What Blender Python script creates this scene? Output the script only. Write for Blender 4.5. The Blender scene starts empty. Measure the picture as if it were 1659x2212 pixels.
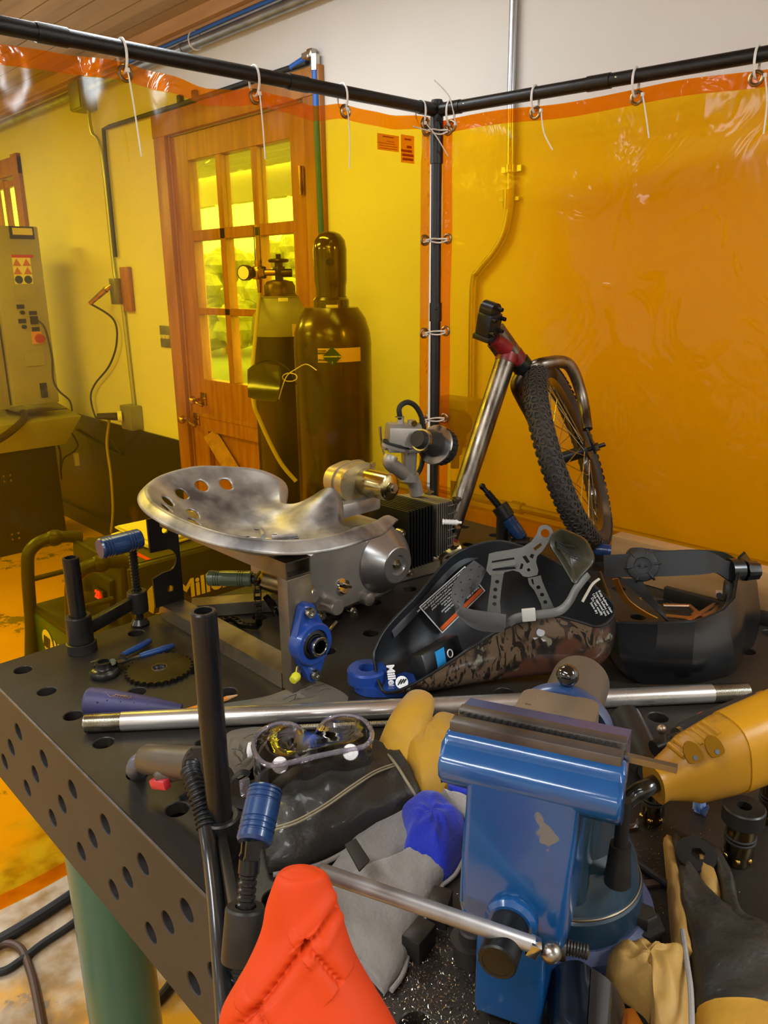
import bpy, bmesh, math, random
from mathutils import Vector as V, Matrix as MX
from math import sin, cos, pi, radians as RAD
random.seed(7)
SC = bpy.context.scene
COL = SC.collection
# ---------------------------------------------------------------- camera
T = 0.88            # height of the table top above the floor
FPX = 1709.28       # focal length in pixels of the 1659 x 2212 frame
CAM = V((-0.324337, -1.264545, 1.485698))
RC = ((0.72476133, -0.68890078, -0.01169307), (-0.20120025, -0.19538135, -0.95986696), (0.65896849, 0.6980271, -0.28021183))
cam = bpy.data.cameras.new('camera'); cam_o = bpy.data.objects.new('camera', cam); COL.objects.link(cam_o)
cam.sensor_fit = 'VERTICAL'; cam.sensor_height = 36.0; cam.lens = 36.0 * FPX / 2212.0
cam.clip_start = 0.02; cam.clip_end = 200
cam_o.matrix_world = MX(((RC[0][0], -RC[1][0], -RC[2][0], CAM.x), (RC[0][1], -RC[1][1], -RC[2][1], CAM.y), (RC[0][2], -RC[1][2], -RC[2][2], CAM.z), (0, 0, 0, 1)))
SC.camera = cam_o
SC.view_settings.view_transform = 'Standard'; SC.view_settings.look = 'None'
SC.view_settings.gamma = 1.0; SC.view_settings.use_curve_mapping = False
SC.view_settings.exposure = 1.33
# ---------------------------------------------------------------- daylight outside the door
W = bpy.data.worlds.new('outside_sky'); SC.world = W; W.use_nodes = True
wn = W.node_tree.nodes; bg = wn['Background']; bg.inputs[0].default_value = (0.80, 0.90, 1.0, 1); bg.inputs[1].default_value = 5.0
# ---------------------------------------------------------------- tubes on the ceiling (the fixtures are built with the room)
LAMPS = [(-0.9, -0.9, 8), (-0.4, 2.0, 15), (-2.4, -0.2, 14), (0.95, -2.7, 22), (-2.4, 2.6, 16), (0.2, 4.2, 16), (-2.2, -3.0, 12), (0.75, 0.85, 4)]  # last one added to brighten the wall behind the curtains
CEIL = 2.52
for lx, ly, lw in LAMPS:
    ld = bpy.data.lights.new('ceiling_tube_light', 'AREA'); ld.shape = 'RECTANGLE'; ld.size = 0.22; ld.size_y = 1.2
    ld.energy = lw; ld.color = (0.88, 0.955, 1.0)
    lo = bpy.data.objects.new('ceiling_tube_light', ld); COL.objects.link(lo); lo.location = (lx, ly, CEIL - 0.10)

# pixel of the photograph -> point of the place, on a real plane
def ray(px, py):
    a = (px - 829.5) / FPX; b = (py - 1106.0) / FPX
    return V((RC[0][0] * a + RC[1][0] * b + RC[2][0], RC[0][1] * a + RC[1][1] * b + RC[2][1], RC[0][2] * a + RC[1][2] * b + RC[2][2]))
def G(px, py, h=0.0):
    d = ray(px, py); return CAM + d * ((T + h - CAM.z) / d.z)
def atz(px, py, z): return G(px, py, z - T)
def atx(px, py, x):
    d = ray(px, py); return CAM + d * ((x - CAM.x) / d.x)
def aty(px, py, y):
    d = ray(px, py); return CAM + d * ((y - CAM.y) / d.y)
def dep(px, py, t): return CAM + ray(px, py) * t
def depth_of(P): return (V(P) - CAM).dot(V(RC[2]))
def up(px, py, b):
    d = ray(px, py); u = V((0, 0, 1)); b = V(b); n = d.cross(u.cross(d)); return b + u * ((CAM - b).dot(n) / u.dot(n))
def onplane(px, py, P, n):
    d = ray(px, py); return CAM + d * ((V(P) - CAM).dot(V(n)) / d.dot(V(n)))

def frame(o, x, y=None, z=None):
    """matrix with origin o; z axis given or made from x and y"""
    x = V(x).normalized()
    if z is None:
        y = V(y); z = x.cross(y).normalized(); y = z.cross(x)
    else:
        z = V(z); z = (z - x * z.dot(x)).normalized(); y = z.cross(x)
    return MX(((x.x, y.x, z.x, o[0]), (x.y, y.y, z.y, o[1]), (x.z, y.z, z.z, o[2]), (0, 0, 0, 1)))
def zrot(o, deg): return MX.Translation(V(o)) @ MX.Rotation(RAD(deg), 4, 'Z')

# ---------------------------------------------------------------- objects and their data
def empty(name, label, cat, loc, group=None, kind=None):
    o = bpy.data.objects.new(name, None); COL.objects.link(o); o.location = V(loc); o.empty_display_size = 0.02
    o['loc'] = 0; del o['loc']
    if label: o['label'] = label
    if cat: o['category'] = cat
    if group: o['group'] = group
    if kind: o['kind'] = kind
    return o
def tag(o, label, cat, group=None, kind=None):
    o['label'] = label; o['category'] = cat
    if group: o['group'] = group
    if kind: o['kind'] = kind
    return o
def wloc(o):
    p = V((0, 0, 0))
    while o is not None: p = p + V(o.location); o = o.parent
    return p

class MB:
    """collects shapes and links them as one mesh object"""
    def __init__(s, M=None): s.b = bmesh.new(); s.M = M or MX.Identity(4)
    def v(s, p): return s.b.verts.new(s.M @ V(p))
    def f(s, vs, smooth=True):
        try: fa = s.b.faces.new(vs); fa.smooth = smooth; return fa
        except ValueError: return None
    def box(s, c, d, R=None, bev=0.0, seg=2):
        c = V(c); h = V(d) * 0.5; R = R or MX.Identity(3); R = R.to_3x3()
        vs = [s.v(c + R @ V((h.x * a, h.y * b_, h.z * c_))) for a in (-1, 1) for b_ in (-1, 1) for c_ in (-1, 1)]
        fs = [s.f([vs[i] for i in q]) for q in ((0, 1, 3, 2), (4, 6, 7, 5), (0, 4, 5, 1), (2, 3, 7, 6), (0, 2, 6, 4), (1, 5, 7, 3))]
        if bev > 0:
            es = list({e for f_ in fs for e in f_.edges})
            bmesh.ops.bevel(s.b, geom=es, offset=bev, segments=seg, profile=0.5, affect='EDGES', clamp_overlap=True)
        return s
    def hexa(s, low, high, bev=0.0):
        """low, high: four points each, same order"""
        vs = [s.v(p) for p in low] + [s.v(p) for p in high]
        fs = [s.f([vs[i] for i in q]) for q in ((3, 2, 1, 0), (4, 5, 6, 7), (0, 1, 5, 4), (1, 2, 6, 5), (2, 3, 7, 6), (3, 0, 4, 7))]
        if bev > 0:
            es = list({e for f_ in fs if f_ for e in f_.edges})
            bmesh.ops.bevel(s.b, geom=es, offset=bev, segments=2, profile=0.5, affect='EDGES', clamp_overlap=True)
        return s
    def loft(s, rings, cap0=True, cap1=True, closed=False, wrap=True):
        rs = [[s.v(p) for p in r] for r in rings]; n = len(rs[0]); m = len(rs)
        for i in range(m if closed else m - 1):
            A = rs[i]; B = rs[(i + 1) % m]
            for j in range(n if wrap else n - 1): s.f((A[j], A[(j + 1) % n], B[(j + 1) % n], B[j]))
        if not closed and wrap:
            if cap0: s.f(rs[0][::-1])
            if cap1: s.f(rs[-1])
        return s
    def tube(s, pts, r, seg=16, caps=True, closed=False, flat=1.0, ref=None):
        pts = [V(p) for p in pts]; n = len(pts)
        rr = r if isinstance(r, (list, tuple)) else [r] * n
        tn = []
        for i in range(n):
            a = pts[(i - 1) % n] if (closed or i > 0) else pts[i]; b = pts[(i + 1) % n] if (closed or i < n - 1) else pts[i]
            d = b - a; tn.append(d.normalized() if d.length > 1e-9 else V((0, 0, 1)))
        u = V(ref) if ref is not None else (V((0, 0, 1)) if abs(tn[0].z) < 0.9 else V((1, 0, 0)))
        u = (u - tn[0] * u.dot(tn[0])).normalized(); rings = []
        for i in range(n):
            u = u - tn[i] * u.dot(tn[i])
            u = u.normalized() if u.length > 1e-6 else tn[i].orthogonal().normalized()
            w = tn[i].cross(u)
            rings.append([pts[i] + u * (cos(2 * pi * k / seg) * rr[i] * flat) + w * (sin(2 * pi * k / seg) * rr[i]) for k in range(seg)])
        return s.loft(rings, caps, caps, closed)
    def cyl(s, a, b, r, r1=None, seg=24, caps=True):
        return s.tube([a, b], [r, r if r1 is None else r1], seg, caps)
    def lathe(s, prof, o, axis, seg=32, closed=False):
        """prof: (radius, height along axis)"""
        o = V(o); ax = V(axis).normalized(); u = ax.orthogonal().normalized(); w = ax.cross(u)
        rings = [[o + ax * h + u * (cos(2 * pi * k / seg) * max(r, 1e-5)) + w * (sin(2 * pi * k / seg) * max(r, 1e-5)) for k in range(seg)] for r, h in prof]
        if closed: return s.loft(rings, closed=True)
        return s.loft(rings)
    def ball(s, c, r, sc=(1, 1, 1), seg=20, R=None):
        c = V(c); R = (R or MX.Identity(3)).to_3x3(); n = seg // 2
        rings = []
        for i in range(n + 1):
            t = pi * i / n; t = min(max(t, 0.02), pi - 0.02)
            rings.append([c + R @ V((sin(t) * cos(2 * pi * k / seg) * r * sc[0], sin(t) * sin(2 * pi * k / seg) * r * sc[1], -cos(t) * r * sc[2])) for k in range(seg)])
        return s.loft(rings)
    def plate(s, outer, th, holes=(), L=None, bev=0.0):
        """flat outline (2D, in frame L) with holes, thickness th along the frame's z"""
        L = L or MX.Identity(4); loops = [list(outer)] + [list(h) for h in holes]
        t = bmesh.new(); edges = []
        for lp in loops:
            vs = [t.verts.new((p[0], p[1], 0)) for p in lp]
            edges += [t.edges.new((vs[i], vs[(i + 1) % len(vs)])) for i in range(len(vs))]
        bmesh.ops.triangle_fill(t, use_beauty=True, use_dissolve=False, edges=edges, normal=(0, 0, 1))
        t.verts.index_update(); key = {}
        top = {}; bot = {}
        for v_ in t.verts:
            top[v_.index] = s.v(L @ V((v_.co.x, v_.co.y, th))); bot[v_.index] = s.v(L @ V((v_.co.x, v_.co.y, 0)))
        for f_ in t.faces:
            ix = [v_.index for v_ in f_.verts]
            if f_.normal.z < 0: ix = ix[::-1]
            s.f([top[i] for i in ix]); s.f([bot[i] for i in ix][::-1])
        for e in t.edges:
            if len(e.link_faces) == 1:
                i, j = e.verts[0].index, e.verts[1].index; s.f((top[i], top[j], bot[j], bot[i]))
        t.free(); return s
    def grid(s, fn, nu, nv, th=0.0, cu=False):
        P = [[V(fn(i / nu, j / nv)) for j in range(nv + 1)] for i in range(nu + (0 if cu else 1))]
        m = len(P); A = [[s.v(p) for p in r] for r in P]
        for i in range(m if cu else m - 1):
            for j in range(nv): s.f((A[i][j], A[(i + 1) % m][j], A[(i + 1) % m][j + 1], A[i][j + 1]))
        if th:
            def nrm(i, j):
                a = P[(i + 1) % m][j] if (cu or i < m - 1) else P[i][j]; b = P[i - 1][j] if (cu or i > 0) else P[i][j]
                c = P[i][min(j + 1, nv)]; d = P[i][max(j - 1, 0)]
                n = (a - b).cross(c - d); return n.normalized() if n.length > 1e-12 else V((0, 0, 1))
            B = [[s.v(P[i][j] - nrm(i, j) * th) for j in range(nv + 1)] for i in range(m)]
            for i in range(m if cu else m - 1):
                for j in range(nv): s.f((B[i][j], B[i][j + 1], B[(i + 1) % m][j + 1], B[(i + 1) % m][j]))
            for i in range(m if cu else m - 1):
                k = (i + 1) % m; s.f((A[k][0], A[i][0], B[i][0], B[k][0])); s.f((A[i][nv], A[k][nv], B[k][nv], B[i][nv]))
            if not cu:
                for j in range(nv): s.f((A[0][j], A[0][j + 1], B[0][j + 1], B[0][j])); s.f((A[m - 1][j + 1], A[m - 1][j], B[m - 1][j], B[m - 1][j + 1]))
        return s
    def spring(s, a, b, R, r, turns, seg=8, per=14):
        a = V(a); b = V(b); ax = (b - a).normalized(); u = ax.orthogonal().normalized(); w = ax.cross(u); n = int(turns * per)
        return s.tube([a + (b - a) * (i / n) + u * (cos(2 * pi * i / per) * R) + w * (sin(2 * pi * i / per) * R) for i in range(n + 1)], r, seg)
    def build(s, name, mat, parent=None, ang=35, sub=0, fix=True):
        if fix: bmesh.ops.recalc_face_normals(s.b, faces=s.b.faces[:])
        me = bpy.data.meshes.new(name)
        if parent is not None: off = wloc(parent)
        else:
            xs = [v_.co for v_ in s.b.verts]
            off = V(((min(p.x for p in xs) + max(p.x for p in xs)) / 2, (min(p.y for p in xs) + max(p.y for p in xs)) / 2, min(p.z for p in xs)))
        for v_ in s.b.verts: v_.co -= off
        s.b.to_mesh(me); s.b.free()
        for p in me.polygons: p.use_smooth = True
        me.set_sharp_from_angle(angle=RAD(ang))
        o = bpy.data.objects.new(name, me); COL.objects.link(o)
        if parent is not None: o.parent = parent
        else: o.location = off
        for m_ in (mat if isinstance(mat, (list, tuple)) else [mat]): me.materials.append(m_)
        if sub:
            md = o.modifiers.new('soft', 'SUBSURF'); md.levels = sub; md.render_levels = sub
        return o
def text(name, body, size, L, mat, parent, th=0.0006, align='CENTER', bold=0.0, spacing=1.0, shear=0.0):
    cu = bpy.data.curves.new(name, 'FONT'); cu.body = body; cu.size = size; cu.extrude = th / 2; cu.align_x = align; cu.align_y = 'CENTER'
    cu.offset = bold; cu.space_character = spacing; cu.resolution_u = 3; cu.shear = shear
    tmp = bpy.data.objects.new(name + '_tmp', cu); COL.objects.link(tmp)
    me = bpy.data.meshes.new_from_object(tmp.evaluated_get(bpy.context.evaluated_depsgraph_get()))
    bpy.data.objects.remove(tmp); bpy.data.curves.remove(cu)
    me.transform(MX.Translation(-wloc(parent)) @ L)
    me.name = name; o = bpy.data.objects.new(name, me); COL.objects.link(o); o.parent = parent
    me.materials.clear(); me.materials.append(mat); return o

def circ(cx, cy, r, n=20, r2=None): return [(cx + r * cos(2 * pi * k / n), cy + (r2 or r) * sin(2 * pi * k / n)) for k in range(n)]
def smooth_path(pts, n=8, closed=False):
    """Catmull-Rom through the points"""
    pts = [V(p) for p in pts]; out = []; m = len(pts)
    for i in range(m if closed else m - 1):
        if closed: p0, p1, p2, p3 = pts[(i - 1) % m], pts[i], pts[(i + 1) % m], pts[(i + 2) % m]
        else: p0, p1, p2, p3 = pts[max(i - 1, 0)], pts[i], pts[i + 1], pts[min(i + 2, m - 1)]
        for k in range(n):
            t = k / n; out.append(0.5 * ((2 * p1) + (-p0 + p2) * t + (2 * p0 - 5 * p1 + 4 * p2 - p3) * t * t + (-p0 + 3 * p1 - 3 * p2 + p3) * t ** 3))
    if not closed: out.append(pts[-1])
    return out
def sp2(pts, n=6):
    return [(p.x, p.y) for p in smooth_path([V((a, b, 0)) for a, b in pts], n, True)]

# ---------------------------------------------------------------- materials
def lin(h):
    h = h.lstrip('#'); r = [int(h[i:i + 2], 16) / 255 for i in (0, 2, 4)]
    return tuple((c / 12.92 if c <= 0.04045 else ((c + 0.055) / 1.055) ** 2.4) for c in r) + (1.0,)
def mat(name, col, rough=0.5, metal=0.0, col2=None, scale=8.0, thr=(0.35, 0.65), detail=5.0, stretch=(1, 1, 1), bump=0.0, bscale=80.0,
        coat=0.0, spec=0.5, rvar=0.0, emit=None, estr=0.0, col3=None, scale3=30.0, thr3=(0.6, 0.66), trans=0.0, ior=1.45, aniso=0.0, bdist=0.002, sheen=0.0):
    m = bpy.data.materials.new(name); m.use_nodes = True; nt = m.node_tree; b = nt.nodes['Principled BSDF']
    b.inputs['Base Color'].default_value = lin(col); b.inputs['Roughness'].default_value = rough; b.inputs['Metallic'].default_value = metal
    b.inputs['Specular IOR Level'].default_value = spec; b.inputs['Coat Weight'].default_value = coat; b.inputs['Coat Roughness'].default_value = 0.12
    b.inputs['Transmission Weight'].default_value = trans; b.inputs['IOR'].default_value = ior
    b.inputs['Sheen Weight'].default_value = sheen
    if emit: b.inputs['Emission Color'].default_value = lin(emit); b.inputs['Emission Strength'].default_value = estr
    if not (col2 or col3 or bump or rvar): return m
    tc = nt.nodes.new('ShaderNodeTexCoord'); mp = nt.nodes.new('ShaderNodeMapping'); mp.inputs['Scale'].default_value = stretch
    nt.links.new(tc.outputs['Object'], mp.inputs['Vector'])
    def noise(sc, dt=5.0):
        n = nt.nodes.new('ShaderNodeTexNoise'); n.inputs['Scale'].default_value = sc; n.inputs['Detail'].default_value = dt
        nt.links.new(mp.outputs[0], n.inputs['Vector']); return n
    src = None
    def mixin(cA, c, sc, th_, dt):
        n = noise(sc, dt); r = nt.nodes.new('ShaderNodeMapRange'); r.inputs['From Min'].default_value = th_[0]; r.inputs['From Max'].default_value = th_[1]
        nt.links.new(n.outputs['Fac'], r.inputs['Value']); mx = nt.nodes.new('ShaderNodeMix'); mx.data_type = 'RGBA'
        nt.links.new(r.outputs[0], mx.inputs['Factor'])
        if cA is None: mx.inputs[6].default_value = lin(col)
        else: nt.links.new(cA, mx.inputs[6])
        mx.inputs[7].default_value = lin(c); return mx.outputs[2], r
    if col2: src, r1 = mixin(src, col2, scale, thr, detail)
    if col3: src, r3 = mixin(src, col3, scale3, thr3, 3.0)
    if src is not None: nt.links.new(src, b.inputs['Base Color'])
    if rvar:
        n = noise(scale * 1.7, 4); r = nt.nodes.new('ShaderNodeMapRange'); r.inputs['From Min'].default_value = 0.3; r.inputs['From Max'].default_value = 0.7
        r.inputs['To Min'].default_value = max(rough - rvar, 0.02); r.inputs['To Max'].default_value = min(rough + rvar, 1)
        nt.links.new(n.outputs['Fac'], r.inputs['Value']); nt.links.new(r.outputs[0], b.inputs['Roughness'])
    if bump:
        n = noise(bscale, 4); bp = nt.nodes.new('ShaderNodeBump'); bp.inputs['Strength'].default_value = bump; bp.inputs['Distance'].default_value = bdist
        nt.links.new(n.outputs['Fac'], bp.inputs['Height']); nt.links.new(bp.outputs[0], b.inputs['Normal'])
    return m
def film(name, tint, gloss=0.09, rough=0.06, bump=0.25, bscale=4.0, haze=0.0, hazecol=(1, 0.5, 0.02, 1), bdist=0.01):
    """thin coloured plastic sheet: passes tinted light straight on, with a glossy skin"""
    m = bpy.data.materials.new(name); m.use_nodes = True; nt = m.node_tree
    for n in list(nt.nodes): nt.nodes.remove(n)
    out = nt.nodes.new('ShaderNodeOutputMaterial'); tr = nt.nodes.new('ShaderNodeBsdfTransparent'); tr.inputs[0].default_value = tint
    gl = nt.nodes.new('ShaderNodeBsdfGlossy'); gl.inputs['Roughness'].default_value = rough; gl.inputs[0].default_value = (1, 1, 1, 1)
    fr = nt.nodes.new('ShaderNodeFresnel'); fr.inputs[0].default_value = 1.45
    ml = nt.nodes.new('ShaderNodeMath'); ml.operation = 'MULTIPLY'; ml.inputs[1].default_value = gloss * 10
    mx = nt.nodes.new('ShaderNodeMixShader'); nt.links.new(fr.outputs[0], ml.inputs[0]); nt.links.new(ml.outputs[0], mx.inputs[0])
    base = tr.outputs[0]
    if haze:
        df = nt.nodes.new('ShaderNodeBsdfTranslucent'); df.inputs[0].default_value = hazecol
        d2 = nt.nodes.new('ShaderNodeBsdfDiffuse'); d2.inputs[0].default_value = hazecol
        ad = nt.nodes.new('ShaderNodeMixShader'); ad.inputs[0].default_value = 0.5; nt.links.new(df.outputs[0], ad.inputs[1]); nt.links.new(d2.outputs[0], ad.inputs[2])
        m2 = nt.nodes.new('ShaderNodeMixShader'); m2.inputs[0].default_value = haze
        nt.links.new(tr.outputs[0], m2.inputs[1]); nt.links.new(ad.outputs[0], m2.inputs[2]); base = m2.outputs[0]
    nt.links.new(base, mx.inputs[1]); nt.links.new(gl.outputs[0], mx.inputs[2]); nt.links.new(mx.outputs[0], out.inputs[0])
    tc = nt.nodes.new('ShaderNodeTexCoord'); n = nt.nodes.new('ShaderNodeTexNoise'); n.inputs['Scale'].default_value = bscale; n.inputs['Detail'].default_value = 3
    n.inputs['Distortion'].default_value = 1.5
    bp = nt.nodes.new('ShaderNodeBump'); bp.inputs['Strength'].default_value = bump; bp.inputs['Distance'].default_value = bdist
    nt.links.new(tc.outputs['Object'], n.inputs[0]); nt.links.new(n.outputs['Fac'], bp.inputs['Height']); nt.links.new(bp.outputs[0], gl.inputs['Normal'])
    return m
def wood(name, c1, c2, grain=(1, 14, 14), scale=3.0, rough=0.45, knots=None):
    return mat(name, c1, rough, 0, c2, scale, (0.35, 0.68), 6, grain, 0.08, 40, col3=knots, scale3=2.2, thr3=(0.70, 0.74))

MS = dict(
    black_steel=mat('black_steel', '#2b2a28', 0.42, 0.6, '#3b3833', 9, rvar=0.12, bump=0.08),
    black_paint=mat('black_paint', '#151515', 0.35, 0.0, '#1e1e1e', 20, bump=0.1, bscale=200),
    dark_oxide=mat('dark_oxide', '#262626', 0.32, 0.75, '#3c3a38', 14, rvar=0.1),
    black_plastic=mat('black_plastic', '#121315', 0.38, 0, bump=0.05, bscale=300),
    matte_black=mat('matte_black', '#191a1c', 0.6, 0, bump=0.08, bscale=500),
    rubber=mat('rubber', '#171615', 0.62, 0, '#24211f', 12, bump=0.1),
    steel=mat('steel', '#a9a59d', 0.3, 1.0, '#7d776d', 6, rvar=0.12, stretch=(1, 1, 1)),
    bright_steel=mat('bright_steel', '#c9c9c8', 0.2, 1.0, '#9d9a96', 10, rvar=0.08),
    mill_steel=mat('mill_steel', '#9c8f7b', 0.36, 1.0, '#6a5a48', 5, rvar=0.15, thr=(0.4, 0.7)),
    zinc=mat('zinc', '#c8c6bc', 0.25, 1.0, '#a8a18c', 20),
    white_plastic=mat('white_plastic', '#e9e6e4', 0.35),
    tie=mat('nylon', '#dcd9d2', 0.4),
    ink=mat('ink', '#1a1a1a', 0.6),
    white=mat('white_print', '#e8e8e6', 0.5),
)
# ================================================================ THE ROOM
XW = 1.645; YF = 5.6; XL = -3.6; YN = -4.0
m_wall = mat('white_wall', '#dad9d4', 0.75, 0, '#d4d2cc', 1.5, bump=0.05, bscale=200)
m_trim = wood('oak_trim', '#a8702e', '#8a531d', (3, 3, 0.6), 5, 0.4)
m_door = wood('oak_door', '#a66c2a', '#87501a', (6, 6, 0.8), 6, 0.38)
m_board = wood('pine_board', '#c9a172', '#b98c5c', (4, 0.5, 4), 5, 0.55, None)
m_black = mat('black_wainscot', '#1c1a17', 0.35, 0, '#4a3320', 3.2, (0.62, 0.7), bump=0.1)
m_galv = mat('galvanised', '#a9adb0', 0.32, 0.9, '#8b9196', 14)
m_emt = mat('conduit_steel', '#b9bcc0', 0.28, 0.95)
m_bluehose = mat('blue_hose', '#1f5fb8', 0.35)
m_darkhose = mat('dark_hose', '#242826', 0.5)
m_box = mat('grey_box', '#8d8f8c', 0.45, 0.6)
m_lamp = mat('lamp_diffuser', '#ffffff', 0.4, emit='#f2f8ff', estr=5.0)

def ceiling_mat():
    m = mat('pine_planks', '#bda583', 0.5, 0, '#a98f6c', 2.2, (0.3, 0.7), 6, (9, 0.8, 1), 0.05, 60, col3='#6d3f22', scale3=1.0, thr3=(0.9, 0.95)); nt = m.node_tree
    b = nt.nodes['Principled BSDF']; tc = nt.nodes.new('ShaderNodeTexCoord'); sx = nt.nodes.new('ShaderNodeSeparateXYZ'); nt.links.new(tc.outputs['Object'], sx.inputs[0])
    d = nt.nodes.new('ShaderNodeMath'); d.operation = 'DIVIDE'; d.inputs[1].default_value = 0.131; nt.links.new(sx.outputs[0], d.inputs[0])
    fl = nt.nodes.new('ShaderNodeMath'); fl.operation = 'FLOOR'; nt.links.new(d.outputs[0], fl.inputs[0])
    wnz = nt.nodes.new('ShaderNodeTexWhiteNoise'); wnz.noise_dimensions = '1D'; nt.links.new(fl.outputs[0], wnz.inputs['W'])
    mr = nt.nodes.new('ShaderNodeMapRange'); mr.inputs['To Min'].default_value = 0.82; mr.inputs['To Max'].default_value = 1.12; nt.links.new(wnz.outputs['Value'], mr.inputs['Value'])
    hs = nt.nodes.new('ShaderNodeHueSaturation'); nt.links.new(mr.outputs[0], hs.inputs['Value'])
    src = b.inputs['Base Color'].links[0].from_socket; nt.links.new(src, hs.inputs['Color'])
    vo = nt.nodes.new('ShaderNodeTexVoronoi'); vo.inputs['Scale'].default_value = 3.4; mp = nt.nodes.new('ShaderNodeMapping'); mp.inputs['Scale'].default_value = (1.5, 0.9, 0)
    nt.links.new(tc.outputs['Object'], mp.inputs['Vector']); nt.links.new(mp.outputs[0], vo.inputs['Vector'])
    kr = nt.nodes.new('ShaderNodeMapRange'); kr.inputs['From Min'].default_value = 0.045; kr.inputs['From Max'].default_value = 0.075; kr.inputs['To Min'].default_value = 1; kr.inputs['To Max'].default_value = 0
    nt.links.new(vo.outputs['Distance'], kr.inputs['Value']); mx = nt.nodes.new('ShaderNodeMix'); mx.data_type = 'RGBA'; nt.links.new(kr.outputs[0], mx.inputs['Factor'])
    nt.links.new(hs.outputs[0], mx.inputs[6]); mx.inputs[7].default_value = lin('#5a3018'); nt.links.new(mx.outputs[2], b.inputs['Base Color'])
    return m
def floor_mat():
    m = mat('yellow_floor', '#dba326', 0.38, 0, '#c98f1f', 1.3, (0.3, 0.7), 6, bump=0.1, bscale=30); nt = m.node_tree; b = nt.nodes['Principled BSDF']
    tc = nt.nodes.new('ShaderNodeTexCoord'); n1 = nt.nodes.new('ShaderNodeTexNoise'); n1.inputs['Scale'].default_value = 3.3; n1.inputs['Detail'].default_value = 9; n1.inputs['Roughness'].default_value = 0.72
    nt.links.new(tc.outputs['Object'], n1.inputs[0]); r = nt.nodes.new('ShaderNodeMapRange'); r.inputs['From Min'].default_value = 0.565; r.inputs['From Max'].default_value = 0.58; nt.links.new(n1.outputs['Fac'], r.inputs['Value'])
    mx = nt.nodes.new('ShaderNodeMix'); mx.data_type = 'RGBA'; nt.links.new(r.outputs[0], mx.inputs['Factor']); nt.links.new(b.inputs['Base Color'].links[0].from_socket, mx.inputs[6]); mx.inputs[7].default_value = lin('#7d6a4c')
    # bare concrete patch below the near left corner of the table, with a worn edge
    sx = nt.nodes.new('ShaderNodeSeparateXYZ'); nt.links.new(tc.outputs['Object'], sx.inputs[0]); n2 = nt.nodes.new('ShaderNodeTexNoise'); n2.inputs['Scale'].default_value = 5; n2.inputs['Detail'].default_value = 8; nt.links.new(tc.outputs['Object'], n2.inputs[0])
    vd = nt.nodes.new('ShaderNodeVectorMath'); vd.operation = 'DISTANCE'; vd.inputs[1].default_value = BARE; nt.links.new(tc.outputs['Object'], vd.inputs[0])
    ad = nt.nodes.new('ShaderNodeMath'); ad.operation = 'ADD'; nt.links.new(vd.outputs['Value'], ad.inputs[0]); nt.links.new(n2.outputs['Fac'], ad.inputs[1])
    r2 = nt.nodes.new('ShaderNodeMapRange'); r2.inputs['From Min'].default_value = 0.80; r2.inputs['From Max'].default_value = 0.95; r2.inputs['To Min'].default_value = 1; r2.inputs['To Max'].default_value = 0; nt.links.new(ad.outputs[0], r2.inputs['Value'])
    n3 = nt.nodes.new('ShaderNodeTexNoise'); n3.inputs['Scale'].default_value = 14; n3.inputs['Detail'].default_value = 8; nt.links.new(tc.outputs['Object'], n3.inputs[0]); cr = nt.nodes.new('ShaderNodeValToRGB')
    cr.color_ramp.elements[0].position = 0.38; cr.color_ramp.elements[0].color = lin('#8d6a35'); cr.color_ramp.elements[1].position = 0.62; cr.color_ramp.elements[1].color = lin('#b5a287'); nt.links.new(n3.outputs['Fac'], cr.inputs[0])
    m2 = nt.nodes.new('ShaderNodeMix'); m2.data_type = 'RGBA'; nt.links.new(r2.outputs[0], m2.inputs['Factor']); nt.links.new(mx.outputs[2], m2.inputs[6]); nt.links.new(cr.outputs[0], m2.inputs[7]); nt.links.new(m2.outputs[2], b.inputs['Base Color'])
    return m
def struct(mb, name, m, parent=None):
    o = mb.build(name, m, parent)
    if parent is None: o['kind'] = 'structure'
    return o
cx_, cy_ = (XL + XW) / 2, (YN + YF) / 2
mb = MB(); mb.box((cx_, cy_, -0.02), (XW - XL + 0.3, YF - YN + 0.3, 0.04)); fl_ = mb.build('floor', m_wall); fl_['kind'] = 'structure'
b0 = atz(230, 1960, 0.0); off = fl_.location; BARE = (b0.x - off.x, b0.y - off.y, 0.04)
fl_.data.materials.clear(); fl_.data.materials.append(floor_mat())
mb = MB(); w_ = 0.131; x_ = XL
while x_ < XW:
    mb.box((x_ + w_ / 2, cy_, CEIL + 0.01), (w_ - 0.006, YF - YN, 0.02)); mb.box((x_ + w_ / 2 - 0.012, cy_, CEIL + 0.0105), (0.004, YF - YN, 0.02)); x_ += w_
mb.box((cx_, cy_, CEIL + 0.03), (XW - XL, YF - YN, 0.02)); struct(mb, 'ceiling', ceiling_mat())
# right wall with the openings of the door and the far window
def wall_with(mb, holes, y0, y1, z1, x, th):
    ys = sorted({y0, y1} | {h[0] for h in holes} | {h[1] for h in holes})
    for a, b_ in zip(ys[:-1], ys[1:]):
        hs = sorted([(h[2], h[3]) for h in holes if h[0] <= a and h[1] >= b_]); z = 0
        for lo_, hi_ in hs:
            if lo_ > z: mb.box((x + th / 2, (a + b_) / 2, (z + lo_) / 2), (th, b_ - a, lo_ - z))
            z = hi_
        mb.box((x + th / 2, (a + b_) / 2, (z + z1) / 2), (th, b_ - a, z1 - z))
mb = MB(); wall_with(mb, [(1.20, 2.198, 0, 2.116), (4.05, 4.95, 1.0, 2.13)], YN, YF, 2.6, XW, 0.14); struct(mb, 'wall_right', m_wall)
mb = MB(); mb.box((cx_, YF + 0.05, 1.3), (XW - XL + 0.3, 0.1, 2.6)); struct(mb, 'wall_back', m_wall)
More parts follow.
